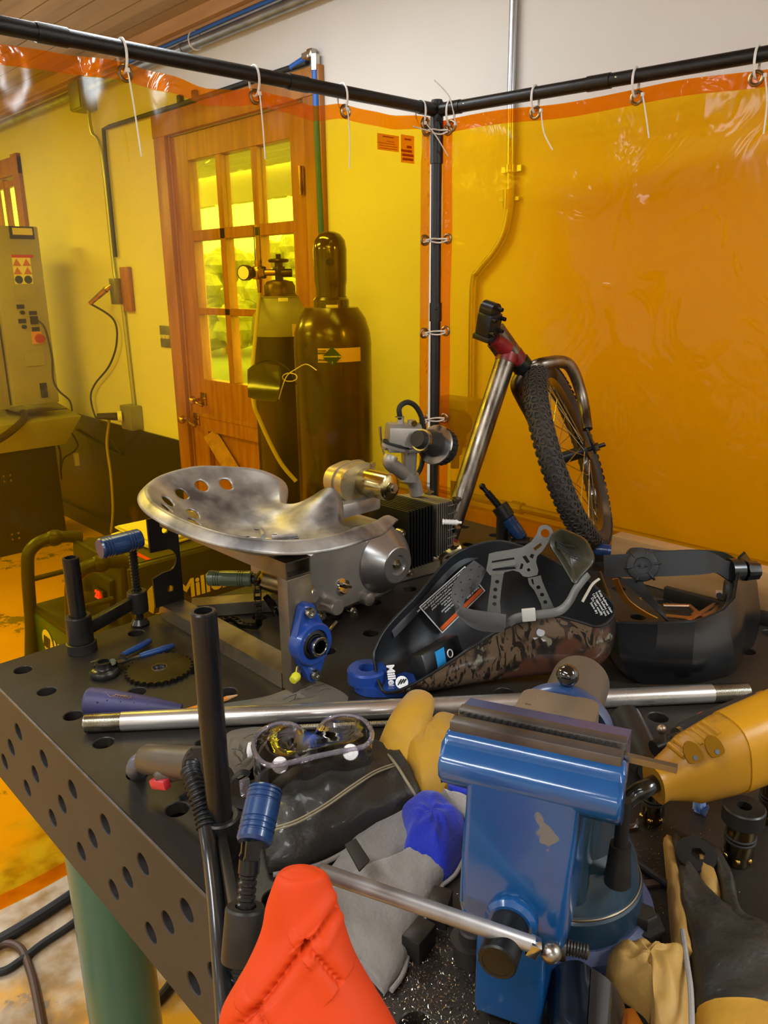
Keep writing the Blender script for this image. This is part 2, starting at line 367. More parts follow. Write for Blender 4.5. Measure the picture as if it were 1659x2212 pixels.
mb = MB(); mb.box((XL - 0.05, cy_, 1.3), (0.1, YF - YN, 2.6)); struct(mb, 'wall_left', m_wall)
mb = MB(); mb.box((cx_, YN - 0.05, 1.3), (XW - XL + 0.3, 0.1, 2.6)); struct(mb, 'wall_front', m_wall)
mb = MB(); mb.box((XW - 0.006, (2.3 + YF) / 2, 0.36), (0.012, YF - 2.3, 0.725)); struct(mb, 'trim_1', m_black)
mb = MB(); mb.box((XW - 0.006, (YN + 1.09) / 2, 0.36), (0.012, 1.09 - YN, 0.725)); struct(mb, 'trim_2', m_black)
mb = MB(); mb.box((XW - 0.035, cy_, 2.5), (0.07, YF - YN, 0.06)); mb.box((XW - 0.02, cy_, 2.47), (0.04, YF - YN, 0.02)); struct(mb, 'trim_3', m_board)
mb = MB(); mb.box((XW - 0.018, (2.3 + YF) / 2, 0.05), (0.024, YF - 2.3, 0.1)); struct(mb, 'baseboard_right', m_black)
# door: casing, leaf with nine lites, crossed lower panel, brass latches
dr = empty('door_1', None, None, (XW, 1.7, 0), kind='structure')
mb = MB()
for y in (1.148, 2.247): mb.box((XW - 0.01, y, 1.10), (0.024, 0.098, 2.205), bev=0.003)
mb.box((XW - 0.012, 1.697, 2.162), (0.028, 1.2, 0.092), bev=0.003)
mb.box((XW + 0.05, 1.205, 1.06), (0.1, 0.012, 2.11)); mb.box((XW + 0.05, 2.193, 1.06), (0.1, 0.012, 2.11)); mb.build('door_casing', m_trim, dr)
ly = [(1.84, 2.06), (1.58, 1.80), (1.32, 1.54)]; lz = [(1.049, 1.347), (1.377, 1.668), (1.713, 2.003)]
mb = MB(); DX = XW + 0.03; TH = 0.045
def slab(y0, y1, z0, z1, dx=0, th=TH): mb.box((DX + dx, (y0 + y1) / 2, (z0 + z1) / 2), (th, y1 - y0, z1 - z0), bev=0.002, seg=1)
slab(2.06, 2.195, 0.01, 2.112); slab(1.205, 1.32, 0.01, 2.112); slab(1.32, 2.06, 2.003, 2.112); slab(1.32, 2.06, 0.80, 1.049); slab(1.32, 2.06, 0.01, 0.16)
for a, b_ in ((1.80, 1.84), (1.54, 1.58)): slab(a, b_, 1.049, 2.003)
for a, b_ in ((1.347, 1.377), (1.668, 1.713)): slab(1.32, 2.06, a, b_)
slab(1.32, 2.06, 0.16, 0.80, 0.012, 0.012)
for y0, z0, y1, z1 in ((2.04, 0.18, 1.34, 0.78), (2.04, 0.78, 1.34, 0.18)):
    a = V((DX - 0.01, y0, z0)); b_ = V((DX - 0.01, y1, z1)); mb.tube([a, b_], 0.05, 4, ref=(0, 0.65, 0.76), flat=0.9)
slab(1.205, 2.195, 0.865, 0.885, -0.012, 0.03)
mb.build('door_leaf', m_door, dr)
m_glass = film('window_glass', (0.93, 0.95, 0.94, 1), 0.06, 0.01, 0.05)
mb = MB()
for a, b_ in ly:
    for c, d in lz: mb.box((DX, (a + b_) / 2, (c + d) / 2), (0.004, b_ - a, d - c))
mb.build('pane', m_glass, dr)
m_brass = mat('brass', '#c9a24e', 0.2, 1.0, '#8f6f2c', 30)
for px, py in ((440, 862), (425, 905)):
    p = atx(px, py, XW + 0.004); mb = MB(); mb.box(p, (0.008, 0.05, 0.06), bev=0.003)
    mb.tube([p, p + V((-0.05, 0, 0))], 0.009, 12); mb.tube(smooth_path([p + V((-0.05, 0, 0)), p + V((-0.055, -0.03, -0.01)), p + V((-0.05, -0.07, -0.02))]), 0.007, 10)
    mb.ball(p + V((-0.06, 0.035 if py > 880 else 0.0, 0)), 0.02); mb.build('door_latch', m_brass, dr)
hg = MB(); hp = atx(651, 390, XW - 0.004); hg.cyl(hp + V((-0.006, 0, -0.05)), hp + V((-0.006, 0, 0.05)), 0.006); hg.box(hp + V((0.0, 0, 0)), (0.004, 0.03, 0.1)); hg.build('hinge', m_brass, dr)
# far window at the left edge of the picture
wd = empty('window_1', None, None, (XW, 4.5, 1.0), kind='structure'); mb = MB()
for y in (4.0, 5.0): mb.box((XW - 0.012, y, 1.57), (0.028, 0.1, 1.35), bev=0.003)
for z in (0.95, 2.18): mb.box((XW - 0.013, 4.5, z), (0.03, 1.1, 0.1), bev=0.003)
mb.build('window_casing', m_trim, wd); mb = MB()
for y in (4.1, 4.33, 4.5, 4.67, 4.9): mb.box((XW + 0.03, y, 1.565), (0.035, 0.05 if y in (4.1, 4.9) else 0.025, 1.13))
for z in (1.02, 1.38, 1.75, 2.1): mb.box((XW + 0.031, 4.5, z), (0.033, 0.88, 0.04 if z in (1.02, 2.1) else 0.025))
mb.build('window_sash', m_door, wd); mb = MB(); mb.box((XW + 0.03, 4.5, 1.565), (0.004, 0.88, 1.12)); mb.build('pane', m_glass, wd)
# ceiling fixtures
for i, (lx, lyy, lw) in enumerate(LAMPS):
    e = empty('ceiling_light', 'long white tube light on the plank ceiling, one of several outside the picture, the last added to light the wall', 'light', (lx, lyy, CEIL), 'tube lights on the plank ceiling')
    mb = MB(); mb.box((lx, lyy, CEIL - 0.02), (0.2, 1.25, 0.04), bev=0.004); mb.build('housing', MS['white_plastic'], e)
    for dx in (-0.05, 0.05):
        mb = MB(); mb.cyl((lx + dx, lyy - 0.6, CEIL - 0.06), (lx + dx, lyy + 0.6, CEIL - 0.06), 0.014, seg=12); mb.build('tube', m_lamp, e)
# ---------------------------------------------------------------- outside
m_grass = mat('grass_ground', '#5a6b35', 0.9, 0, '#6f7a48', 2); m_side = mat('porch_siding', '#c2beb2', 0.7); m_leaf = mat('leaves', '#8a8f3c', 0.6, 0, '#5e6a2a', 5, bump=0.6, bscale=25, bdist=0.05)
mb = MB(); mb.box((9.0, 2, -0.08), (14.4, 30, 0.1)); g_ = mb.build('lawn_outside', m_grass); g_['kind'] = 'structure'
mb = MB()
for k in range(9): mb.box((1.9 + k * 0.2, 3.4, 2.36 + 0.0 * k), (0.19, 5.0, 0.02))
mb.box((3.7, 3.4, 2.25), (0.1, 5.0, 0.24)); o = mb.build('porch_roof', m_side); tag(o, 'pale slatted porch roof seen through the top panes of the door', 'porch roof', kind='structure')
mb = MB()
for k in range(16): mb.box((2.03, 3.02 + 0.004 * (k % 2), 0.08 + k * 0.15), (0.46, 0.05, 0.145))
o = mb.build('porch_wall', m_side); o['kind'] = 'structure'
rnd = random.Random(3)
for i, (tx, ty, th_, tr_) in enumerate([(7.0, 5.2, 2.1, 1.4), (8.2, 9.4, 2.3, 1.7), (9.5, 14.2, 2.2, 1.9)]):
    e = empty('tree', ['small leafy tree behind the lower door panes, nearest of three', 'rounder leafy tree beyond the porch, middle of three', 'leafy tree farthest from the door'][i], 'tree', (tx, ty, 0), 'trees outside the door')
    mb = MB()
    for k in range(70):
        a = rnd.random() * 2 * pi; z = rnd.random(); r = tr_ * math.sqrt(rnd.random()) * sin(pi * (0.25 + 0.7 * z)); c = V((tx + r * cos(a), ty + r * sin(a), 0.35 + z * (th_ - 0.5)))
        mb.ball(c, 0.22 + 0.2 * rnd.random(), (1, 1, 0.7), 8)
    mb.build('foliage', m_leaf, e); mb = MB(); mb.cyl((tx, ty, -0.03), (tx, ty, 1.0), 0.09, 0.05); mb.build('trunk', m_trim, e)

# ================================================================ SERVICES ON THE WALL
xw = XW - 0.002
def wall_thing(name, label, cat, p): return empty(name, label, cat, p)
mb = MB(); mb.cyl((XW - 0.04, -3.9, 2.412), (XW - 0.04, 5.5, 2.412), 0.02, seg=20)
for y in (0.2, 1.95, 3.05, 4.2): mb.tube([(XW - 0.04, y - 0.012, 2.412), (XW - 0.04, y + 0.012, 2.412)], 0.023, 20)
tag(mb.build('ceiling_pipe', m_galv), 'thick galvanised pipe running along the top of the white wall', 'pipe')
mb = MB(); mb.tube([(XW - 0.055, y, 2.442 + 0.001 * sin(y * 9)) for y in [-1 + 0.2 * k for k in range(20)]], 0.007, 10)
hs_ = mb.build('air_line', m_bluehose); tag(hs_, 'thin blue air line cable tied on top of the ceiling pipe', 'air line')
mb = MB(); mb.cyl((XW - 0.04, 1.30, 2.41), (XW - 0.04, 1.304, 2.41), 0.034); mb = MB(); mb.tube([(XW - 0.047 + 0.032 * cos(a * pi / 8), 1.84, 2.42 + 0.034 * sin(a * pi / 8)) for a in range(16)], 0.003, 6, closed=True)
tag(mb.build('cable_tie', MS['tie']), 'white cable tie round the ceiling pipe and the blue air line', 'cable tie')
# hose frame round the door: up from the outlet, across, and down beside the door
pts = [(xw - 0.014, 2.80, 1.62), (xw - 0.014, 2.80, 2.10), (xw - 0.014, 2.79, 2.222), (xw - 0.014, 2.72, 2.225), (xw - 0.014, 2.0, 2.222), (xw - 0.014, 1.17, 2.226)]
mb = MB(); mb.tube(pts, 0.010, 12); hz = empty('door_air_hose', 'dark air hose pinned round the top of the wooden door', 'hose', (xw - 0.014, 1.7, 1.6)); mb.build('hose', m_darkhose, hz)
mb = MB(); mb.tube([(xw - 0.014, 1.26, 2.226), (xw - 0.02, 1.16, 2.24)], 0.011, 12); mb.tube([(xw - 0.02, 1.118, 2.2), (xw - 0.02, 1.118, 2.0), (xw - 0.02, 1.09, 0.45)], 0.013, 12); mb.build('blue_hose', m_bluehose, hz)
mb = MB(); mb.box((xw - 0.02, 1.135, 2.246), (0.03, 0.03, 0.03), bev=0.006); mb.cyl((xw - 0.02, 1.118, 2.24), (xw - 0.02, 1.118, 2.19), 0.017, seg=6); mb.cyl((xw - 0.02, 1.14, 2.245), (xw - 0.02, 1.175, 2.243), 0.016, seg=6); mb.build('elbow_fitting', MS['zinc'], hz)
mb = MB()
for y in (2.05, 1.93): mb.box((xw - 0.01, y, 2.245), (0.02, 0.03, 0.03), bev=0.004)
mb.build('hose_clip', MS['black_plastic'], hz)
# junction box, conduit, outlet on wood block, receptacle
e = empty('junction_box', 'grey steel junction box under the ceiling pipe left of the door', 'electrical box', (xw, 2.93, 2.34)); mb = MB(); mb.box((xw - 0.04, 2.93, 2.385), (0.08, 0.13, 0.13), bev=0.004); mb.build('case', m_box, e)
mb = MB(); mb.box((xw - 0.083, 2.93, 2.385), (0.006, 0.12, 0.12), bev=0.003); mb.build('cover', m_box, e)
mb = MB(); mb.tube(smooth_path([(xw - 0.03, 2.90, 2.33), (xw - 0.03, 2.89, 2.22), (xw - 0.012, 2.845, 2.12), (xw - 0.012, 2.84, 1.6), (xw - 0.012, 2.83, 1.5)]), 0.0095, 10); mb.cyl((xw - 0.012, 2.78, 1.42), (xw - 0.012, 2.765, 0.86), 0.0095, seg=10)
tag(mb.build('electrical_conduit', m_emt), 'thin steel conduit running down from the junction box left of the door', 'conduit')
mb = MB(); mb.box((xw - 0.012, 2.71, 1.46), (0.024, 0.09, 0.22), bev=0.004); wb = mb.build('backing_block', m_door); tag(wb, 'brown wood block screwed to the wall behind the air outlet', 'wood block')
e = empty('air_outlet', 'steel air outlet on the wood block left of the door', 'air outlet', (xw - 0.03, 2.79, 1.5)); mb = MB(); mb.box((xw - 0.035, 2.785, 1.45), (0.05, 0.06, 0.13), bev=0.006); mb.build('body', m_galv, e)
a_ = V((xw - 0.07, 2.83, 1.46)); b_ = V((xw - 0.12, 2.93, 1.39)); mb = MB(); mb.cyl(V((xw - 0.05, 2.80, 1.48)), a_, 0.012); mb.cyl(a_, b_, 0.016, 0.011); mb.build('coupler', m_brass, e)
pts = [b_] + [atx(x, y, xw - 0.03) for x, y in ((245, 690), (252, 740), (236, 790), (205, 830), (196, 860), (208, 905), (232, 940), (262, 980))]
mb = MB(); mb.tube(smooth_path(pts), 0.0055, 8); tag(mb.build('coiled_air_hose', m_darkhose), 'thin dark hose hanging in an S curve from the air outlet', 'hose')
e = empty('power_receptacle', 'grey receptacle box with a black plug above the black wainscot', 'electrical box', (xw, 2.77, 0.78)); mb = MB(); mb.box((xw - 0.035, 2.76, 0.795), (0.07, 0.12, 0.13), bev=0.006); mb.build('case', m_box, e)
mb = MB(); mb.cyl((xw - 0.07, 2.80, 0.80), (xw - 0.09, 2.81, 0.80), 0.03); mb.build('socket', MS['white_plastic'], e); mb = MB(); mb.cyl((xw - 0.09, 2.81, 0.80), (xw - 0.16, 2.90, 0.80), 0.022, 0.016); mb.build('plug', MS['rubber'], e)
pts = [(xw - 0.15, 2.89, 0.80)] + [atx(x, y, xw - 0.10) for x, y in ((235, 905), (231, 960), (240, 1030), (244, 1100), (240, 1150))]
mb = MB(); mb.tube(smooth_path(pts), 0.008, 8); tag(mb.build('yellow_power_cord', mat('tan_cord', '#9c8a55', 0.5)), 'pale power cord hanging from the plugged receptacle', 'cord')
e = empty('switch_plate', 'wide metal switch plate on the wall left of the door', 'light switch', (xw, 2.37, 1.19)); mb = MB(); mb.box((xw - 0.003, 2.365, 1.235), (0.006, 0.11, 0.105), bev=0.002); mb.build('plate', m_galv, e)
for k in range(3): mb = MB(); mb.box((xw - 0.012, 2.40 - 0.035 * k, 1.235), (0.016, 0.008, 0.018), bev=0.002); mb.build('toggle', MS['white_plastic'], e)
# bent conduit with the welder outlet behind the right-hand curtain
pr = [atx(x, y, xw - 0.014) for x, y in ((1108, 0), (1104, 200), (1103, 440), (1092, 500), (1068, 545), (1036, 585), (1022, 625), (1018, 862))]
pr[0] = V((pr[0].x, pr[1].y + 0.0, CEIL - 0.02))
mb = MB(); mb.tube([pr[0], pr[1], pr[2]] + smooth_path(pr[2:], 6)[1:], 0.0115, 14)
ec = empty('bent_conduit', 'steel conduit with an offset bend on the wall behind the orange curtain', 'conduit', (xw, pr[1].y, 1.2)); mb.build('pipe', m_emt, ec)
for px, py, hh in ((1103, 365, 0.02), (1098, 430, 0.05)):
    p = atx(px, py, xw - 0.014); mb = MB(); mb.cyl(p - V((0, 0, hh / 2)), p + V((0, 0, hh / 2)), 0.016); mb.box(p + V((0.008, 0, 0)), (0.012, 0.07, 0.016 if hh < 0.03 else 0.01)); mb.build('coupling', m_emt, ec)
p = atx(1005, 905, xw); e = empty('welder_outlet', 'grey outlet box at the foot of the bent conduit with a round black plug', 'electrical box', p); mb = MB(); mb.box(p + V((-0.04, 0, 0)), (0.08, 0.15, 0.15), bev=0.008); mb.build('case', m_box, e)
q = atx(992, 915, xw - 0.10); mb = MB(); mb.cyl(p + V((-0.08, 0.02, 0)), q, 0.045, 0.04); mb.ball(q, 0.042, (1, 1, 1)); q2 = q + V((0, 0.015, -0.10)); mb.tube([q, q + V((0, 0.012, -0.05)), q2], [0.034, 0.028, 0.02], 16); mb.build('plug', MS['rubber'], e)
mb = MB(); mb.tube(smooth_path([q2, q2 + V((0, 0, -0.1)), q2 + V((0.01, 0, -0.4)), q2 + V((0.03, 0.02, -0.75))]), 0.014, 12); mb.build('cord', MS['rubber'], e)
mb = MB(); mb.cyl(q2 + V((0, 0, -0.045)), q2 + V((0, 0, -0.085)), 0.0148); mb.build('cord_label', MS['white_plastic'], e)
# low pipe on the wall just above the table edge
mb = MB(); mb.tube([(XW - 0.03, 0.9, 0.80), (XW - 0.03, -3.0, 0.80)], 0.013, 10); mb.cyl((XW - 0.03, 0.20, 0.80), (XW - 0.03, 0.16, 0.80), 0.02, seg=8); tag(mb.build('low_wall_pipe', m_box), 'low horizontal pipe on the wall behind the orange curtain', 'pipe')
mb = MB(); mb.box((XW - 0.02, -1.0, 0.735), (0.04, 5.0, 0.05)); o = mb.build('trim_4', m_trim); o['kind'] = 'structure'
# ================================================================ WELDING SCREENS
YS = 0.300
m_rail = mat('black_rail', '#0d0d0d', 0.36, 0.0, '#171717', 30, bump=0.25, bscale=350, coat=0.0)
TINT = (0.97, 0.675, 0.018, 1)
m_film = film('amber_film', TINT, 0.05, 0.14, 0.3, 3.0, haze=0.03, hazecol=(1, 0.5, 0.0, 1))
m_film2 = film('amber_film_right', (1.0, 0.66, 0.010, 1), 0.035, 0.10, 0.8, 5.0, haze=0.28, hazecol=(1, 0.42, 0.0, 1))
m_hem = film('amber_hem', (0.93, 0.42, 0.012, 1), 0.05, 0.08, 0.6, 9, haze=0.16, hazecol=(1, 0.33, 0.01, 1))
m_grom = mat('grommet_brass', '#8d7a5b', 0.3, 1.0)
P0 = V((0.10, YS, 1.915)); PC = V((1.362, YS, 1.915)); PR = V((1.47, -0.55, 1.915)); PR2 = V((1.56, -1.25, 1.915))
post = empty('screen_post', 'black corner post of the welding screens standing behind the table', 'screen frame', (PC.x, PC.y, 0))
mb = MB(); mb.cyl((PC.x, PC.y, 0), (PC.x, PC.y, 1.94), 0.0145, seg=20); mb.build('pole', m_rail, post)
for z, h in ((1.86, 0.15), (1.40, 0.05)): mb = MB(); mb.cyl((PC.x, PC.y, z - h / 2), (PC.x, PC.y, z + h / 2), 0.0175, seg=20); mb.ball((PC.x - 0.012, PC.y - 0.012, z + h * 0.2), 0.004); mb.build('sleeve', m_rail, post)
mb = MB(); mb.box((PC.x, PC.y, 0.01), (0.5, 0.05, 0.02), bev=0.004); mb.box((PC.x, PC.y, 0.012), (0.05, 0.5, 0.02), bev=0.004); mb.build('foot', m_rail, post)
def rail(name, label, a, b, joints):
    e = empty(name, label, 'screen frame', a); mb = MB(); mb.cyl(a, b, 0.0150, seg=20); mb.build('tube', m_rail, e)
    d = (b - a).normalized()
    for t in joints:
        p = a + (b - a) * t; mb = MB(); mb.cyl(p - d * 0.028, p + d * 0.028, 0.0168, seg=20); mb.build('joint', m_rail, e)
        mb = MB(); mb.ball(p + V((-0.010, -0.012, 0.002)) + d * 0.035, 0.0042); mb.build('rivet', MS['zinc'], e)
    return e
rail('screen_rail', 'black top rail of the left welding screen, with three cable ties', P0 + V((-0.25, 0, 0)), PC, [0.33, 0.695, 0.975])
rail('screen_rail', 'black top rail of the right welding screen above the orange curtain', PC, PR, [0.055, 0.53])
# curtains: one mesh of film, hems and grommets are its parts
def tie(p, n, r, tail, name='zip_tie', label='', grp=None):
    """loop round the rail at p (normal along rail n), then a straight tail"""
    e = empty(name, label, 'cable tie', p, grp); n = V(n).normalized(); w = V((0, 0, 1)); u = w.cross(n).normalized()
    mb = MB(); mb.tube([p + (u * cos(a * pi / 10) * 0.0185 + w * (sin(a * pi / 10) * 0.030 - 0.012)) for a in range(20)], 0.0028, 6, closed=True); h = p + V((-0.002, -0.02, -0.040)); mb.build('strap', MS['tie'], e)
    mb = MB(); mb.box(h, (0.007, 0.006, 0.008), bev=0.001); mb.build('head', MS['tie'], e)
    mb = MB(); mb.tube(smooth_path([h] + [h + V(t) for t in tail]), 0.0017, 6); mb.build('tail', MS['tie'], e)
def grommet(c, nrm, parent, r=0.0125):
    mb = MB(); n = V(nrm).normalized(); u = n.orthogonal().normalized(); w = n.cross(u); c = V(c)
    mb.tube([c + u * cos(2 * pi * k / 20) * r + w * sin(2 * pi * k / 20) * r for k in range(20)], 0.0038, 8, closed=True); mb.build('grommet', m_grom, parent)
def curtain(name, label, a, b, top, bot, side_hems, dx, wob, film_m):
    """a,b ends (x,y); top(t) gives the upper edge height"""
    L = (b - a).length; d = (b - a).normalized(); n = V((d.y, -d.x, 0))
    e = empty(name, label, 'welding curtain', (a + b) / 2 + V((0, 0, bot)))
    def P(t, z, o=0.0):
        return a + d * (t * L) + n * (wob(t, z) + o) + V((0, 0, z))
    N = max(int(L / 0.02), 10)
    mb = MB(); mb.grid(lambda u, v_: P(u, bot + (top(u) - bot) * v_), N, 60); mb.build('film', film_m, e, ang=180, fix=False)
    mb = MB(); mb.grid(lambda u, v_: P(u, top(u) - dx + dx * v_, 0.0025), N, 3); mb.build('top_hem', m_hem, e, ang=180, fix=False)
    mb = MB(); mb.grid(lambda u, v_: P(u, bot + dx * 1.1 * v_, 0.0025), N, 3); mb.build('bottom_hem', m_hem, e, ang=180, fix=False)
    for s in side_hems:
        w = 0.035 / L
        mb = MB(); mb.grid(lambda u, v_: P(s + (w * u if s < 0.5 else -w * u), bot + (top(s) - bot) * v_, 0.004), 3, 60); mb.build('side_hem', m_hem, e, ang=180, fix=False)
    return e, P
aL = V((0.0, YS, 0)); bL = V((1.330, YS, 0))
ks = [(0.0, 1.892), (0.262, 1.885), (0.482, 1.892), (0.56, 1.884), (0.66, 1.872), (0.72, 1.876), (0.784, 1.889), (0.85, 1.882), (0.94, 1.874), (1.034, 1.888), (1.18, 1.884), (1.30, 1.893), (1.34, 1.893)]
def topL(t):
    x = aL.x + t * 1.330
    for (x0, z0), (x1, z1) in zip(ks[:-1], ks[1:]):
        if x0 <= x <= x1: s = (x - x0) / (x1 - x0); s = s * s * (3 - 2 * s); return z0 + (z1 - z0) * s
    return ks[-1][1]
wobL = lambda t, z: 0.006 * sin(9 * t + 1) * (1.95 - z) + 0.003 * sin(23 * t + 2 * z) + (0.004 * sin(60 * t) if z > 1.8 else 0)
cL, PL = curtain('welding_curtain', 'amber see-through welding curtain hanging left of the corner post', aL, bL, topL, 0.228, [0.99999], 0.032, wobL, m_film)
for x, z in ((0.482, 1.872), (0.784, 1.872), (1.034, 1.872), (1.306, 1.875)):
    t = (x - aL.x) / 1.330; grommet(PL(t, z, 0.006), (0, 1, 0), cL)
GR = 'white cable ties holding the curtains to the rails'
tie(V((0.482, YS, 1.915)), (1, 0, 0), 0.018, [(0.004, -0.004, -0.06), (0.010, -0.004, -0.15)], label='white cable tie nearest the left edge, long tail hanging down the amber curtain', grp=GR)
tie(V((0.784, YS, 1.915)), (1, 0, 0), 0.018, [(0.001, -0.004, -0.06), (0.003, -0.004, -0.13)], label='white cable tie at the middle of the left rail, right of a long sagging hem', grp=GR)
tie(V((1.034, YS, 1.915)), (1, 0, 0), 0.018, [(0.001, -0.004, -0.06), (-0.002, -0.004, -0.13)], label='third white cable tie from the left, near the blue air hose', grp=GR)
tie(V((1.300, YS, 1.915)), (1, 0, 0), 0.018, [(0.03, -0.01, -0.03), (0.065, -0.02, -0.075)], label='white cable tie just left of the corner post, tail crossing the post', grp=GR)
dR = (PR - PC); dRn = dR.normalized()
aR = V((PC.x + 0.010, YS - 0.012, 0)); bR = V((PR2.x, PR2.y, 0)); LR = (bR - aR).length
topR = lambda t: 1.889 + 0.004 * sin(20 * t)
wobR = lambda t, z: 0.010 * sin(7 * t + 2) * (1.95 - z) + 0.004 * sin(17 * t + 3 * z) + 0.002 * sin(45 * t + 6 * z + 3 * sin(4 * z))
cR, PRf = curtain('welding_curtain', 'orange see-through welding curtain hanging right of the corner post', aR, bR, topR, 0.20, [0.0], 0.032, wobR, m_film2)
def on_rail(px, py):
    return onplane(px, py, PC, (dRn.y, -dRn.x, 0))
for i, (px, py, tl, lb) in enumerate([(973, 232, [(-0.02, 0.004, 0.06), (-0.05, 0.03, 0.10)], 'white cable tie just right of the corner post, its tail sticking up over the rail'),
        (1157, 190, [(0.002, -0.01, -0.05), (0.012, -0.03, -0.09)], 'white cable tie on the right rail below the vertical conduit'),
        (1376, 140, [(0.002, -0.01, -0.04), (0.006, -0.02, -0.09)], 'white cable tie beside the joint of the right rail'),
        (1640, 90, [(0.0, -0.01, -0.05), (0.0, -0.01, -0.11)], 'white cable tie nearest the right edge of the picture')]):
    p = on_rail(px, py); p.z = 1.915; tie(p, dRn, 0.018, tl, label=lb, grp=GR); g = on_rail(px + 1, py + 18); t = (g - aR).to_2d().dot(dRn.to_2d()) / LR
    grommet(PRf(t, 1.872, 0.006), (dRn.y, -dRn.x, 0), cR)
# ties lacing both curtains to the post
for z, lb in ((1.86, 'white cable tie highest on the corner post, lacing both curtains'), (1.59, 'white cable tie at door-pane height on the corner post'), (1.345, 'white cable tie halfway down the corner post'), (1.10, 'white cable tie lowest on the corner post, behind the air filter')):
    e = empty('zip_tie', lb, 'cable tie', (PC.x, PC.y, z), 'white cable ties lacing the curtains to the post'); g1 = PL(0.985, z, 0.007); s_ = 0.022 / LR; g2 = PRf(s_, z + 0.004, 0.007)
    grommet(g1, (0.3, 1, 0), cL, 0.011); grommet(g2, (1, 0.2, 0), cR, 0.011)
    f_ = V((PC.x - 0.012, PC.y - 0.020, z)); mb = MB(); mb.tube(smooth_path([g1, g1 * 0.5 + f_ * 0.5 + V((-0.003, -0.004, 0.004)), f_ + V((0, 0, 0.004)), g2 + V((-0.004, -0.004, 0))]), 0.0022, 6); mb.tube(smooth_path([g1, f_ + V((0, 0, -0.006)), g2 + V((-0.003, -0.003, -0.004))]), 0.0022, 6); mb.build('strap', MS['tie'], e)
    mb = MB(); tl = [(-0.05, 0, 0.004)] if z > 1.8 else [(-0.016, -0.01, -0.006)]; mb.tube([g1 + V((0.004, -0.01, -0.003))] + [g1 + V(t) for t in tl], 0.0018, 6); mb.build('tail', MS['tie'], e)
# printed notices on the left curtain
m_note = film('note_print', (0.93, 0.60, 0.03, 1), 0.05, 0.2, 0.0); m_note2 = film('note_text', (0.72, 0.36, 0.01, 1), 0.03, 0.3, 0.0)
for i, (x0, y0, x1, y1) in enumerate([(815, 287, 862, 329), (866, 290, 895, 354)]):
    a = aty(x0, y0, YS - 0.012); b = aty(x1, y1, YS - 0.012); c = (a + b) / 2; e = empty('warning_sticker', ['wide faint notice printed on the amber curtain', 'narrow orange notice printed on the amber curtain, right of the wide one'][i], 'sticker', c)
    mb = MB(); mb.box(c, (abs(b.x - a.x), 0.0008, abs(a.z - b.z))); mb.build('sheet', m_note, e); mb = MB(); w = abs(b.x - a.x); h = abs(a.z - b.z)
    mb.box((c.x, c.y - 0.001, a.z - h * 0.15), (w * 0.5, 0.0006, h * 0.06))
    for k, (f0, f1) in enumerate(((0.1, 0.35), (-0.1, 0.8), (0, 0.85), (0, 0.8))): mb.box((c.x + f0 * w, c.y - 0.001, a.z - h * (0.42 + 0.15 * k)), (w * f1, 0.0006, h * (0.03 if i == 0 else 0.09)))
    mb.build('print', m_note2, e)
# ================================================================ THE WELDING TABLE
m_top = mat('table_steel', '#35302b', 0.42, 0.35, '#272420', 3.5, (0.3, 0.7), 7, bump=0.12, bscale=160, rvar=0.08, spec=0.4)
m_side = mat('table_side_steel', '#3c3735', 0.5, 0.3, '#34302e', 4, bump=0.08, bscale=200, spec=0.35)
m_leg = mat('green_leg_paint', '#2a5f55', 0.28, 0, '#2a5f50', 5, coat=0.4)
tb = empty('welding_table', 'heavy dark steel welding table full of round fixture holes', 'table', (0.6, -0.95, 0))
TX0, TX1, TY0, TY1, TTH = 0.0, 1.2, -1.95, 0.05, 0.016
def cell(mb, f, c, s, r, th, n=24):
    """square tile with a round hole; f(u, v, w) maps to the place"""
    def sq(a):
        x, y = cos(a), sin(a); k = 1 / max(abs(x), abs(y)); return x * k * s[0] / 2, y * k * s[1] / 2
    A = []; rc = r + 0.0012
    for k in range(n):
        a = 2 * pi * (k + 0.5) / n + pi / 4 - pi / n; q = sq(a)
        A.append([mb.v(f(c[0] + q[0], c[1] + q[1], 0)), mb.v(f(c[0] + rc * cos(a), c[1] + rc * sin(a), 0)), mb.v(f(c[0] + r * cos(a), c[1] + r * sin(a), 0.0012)), mb.v(f(c[0] + r * cos(a), c[1] + r * sin(a), th))])
    for k in range(n):
        B, D = A[k], A[(k + 1) % n]
        for j in range(3): mb.f((B[j], D[j], D[j + 1], B[j + 1]))
mb = MB(); ft = lambda u, v_, w: (u, v_, T - w)
for i in range(12):
    for j in range(20): cell(mb, ft, (0.05 + 0.1 * i, -0.1 * j + 0.0), (0.1, 0.1), 0.014, TTH)
bmesh.ops.remove_doubles(mb.b, verts=mb.b.verts[:], dist=1e-5)
mb.build('tabletop', m_top, tb, ang=25)
mb = MB()
for i in range(1, 12): mb.box((0.1 * i, -0.95, T - TTH - 0.09), (0.006, 1.96, 0.178))
for j in range(1, 20): mb.box((0.6, 0.05 - 0.1 * j, T - TTH - 0.088), (1.16, 0.006, 0.172))
mb.build('rib', MS['dark_oxide'], tb)  # unseen ribs added under the top so its holes stay dark
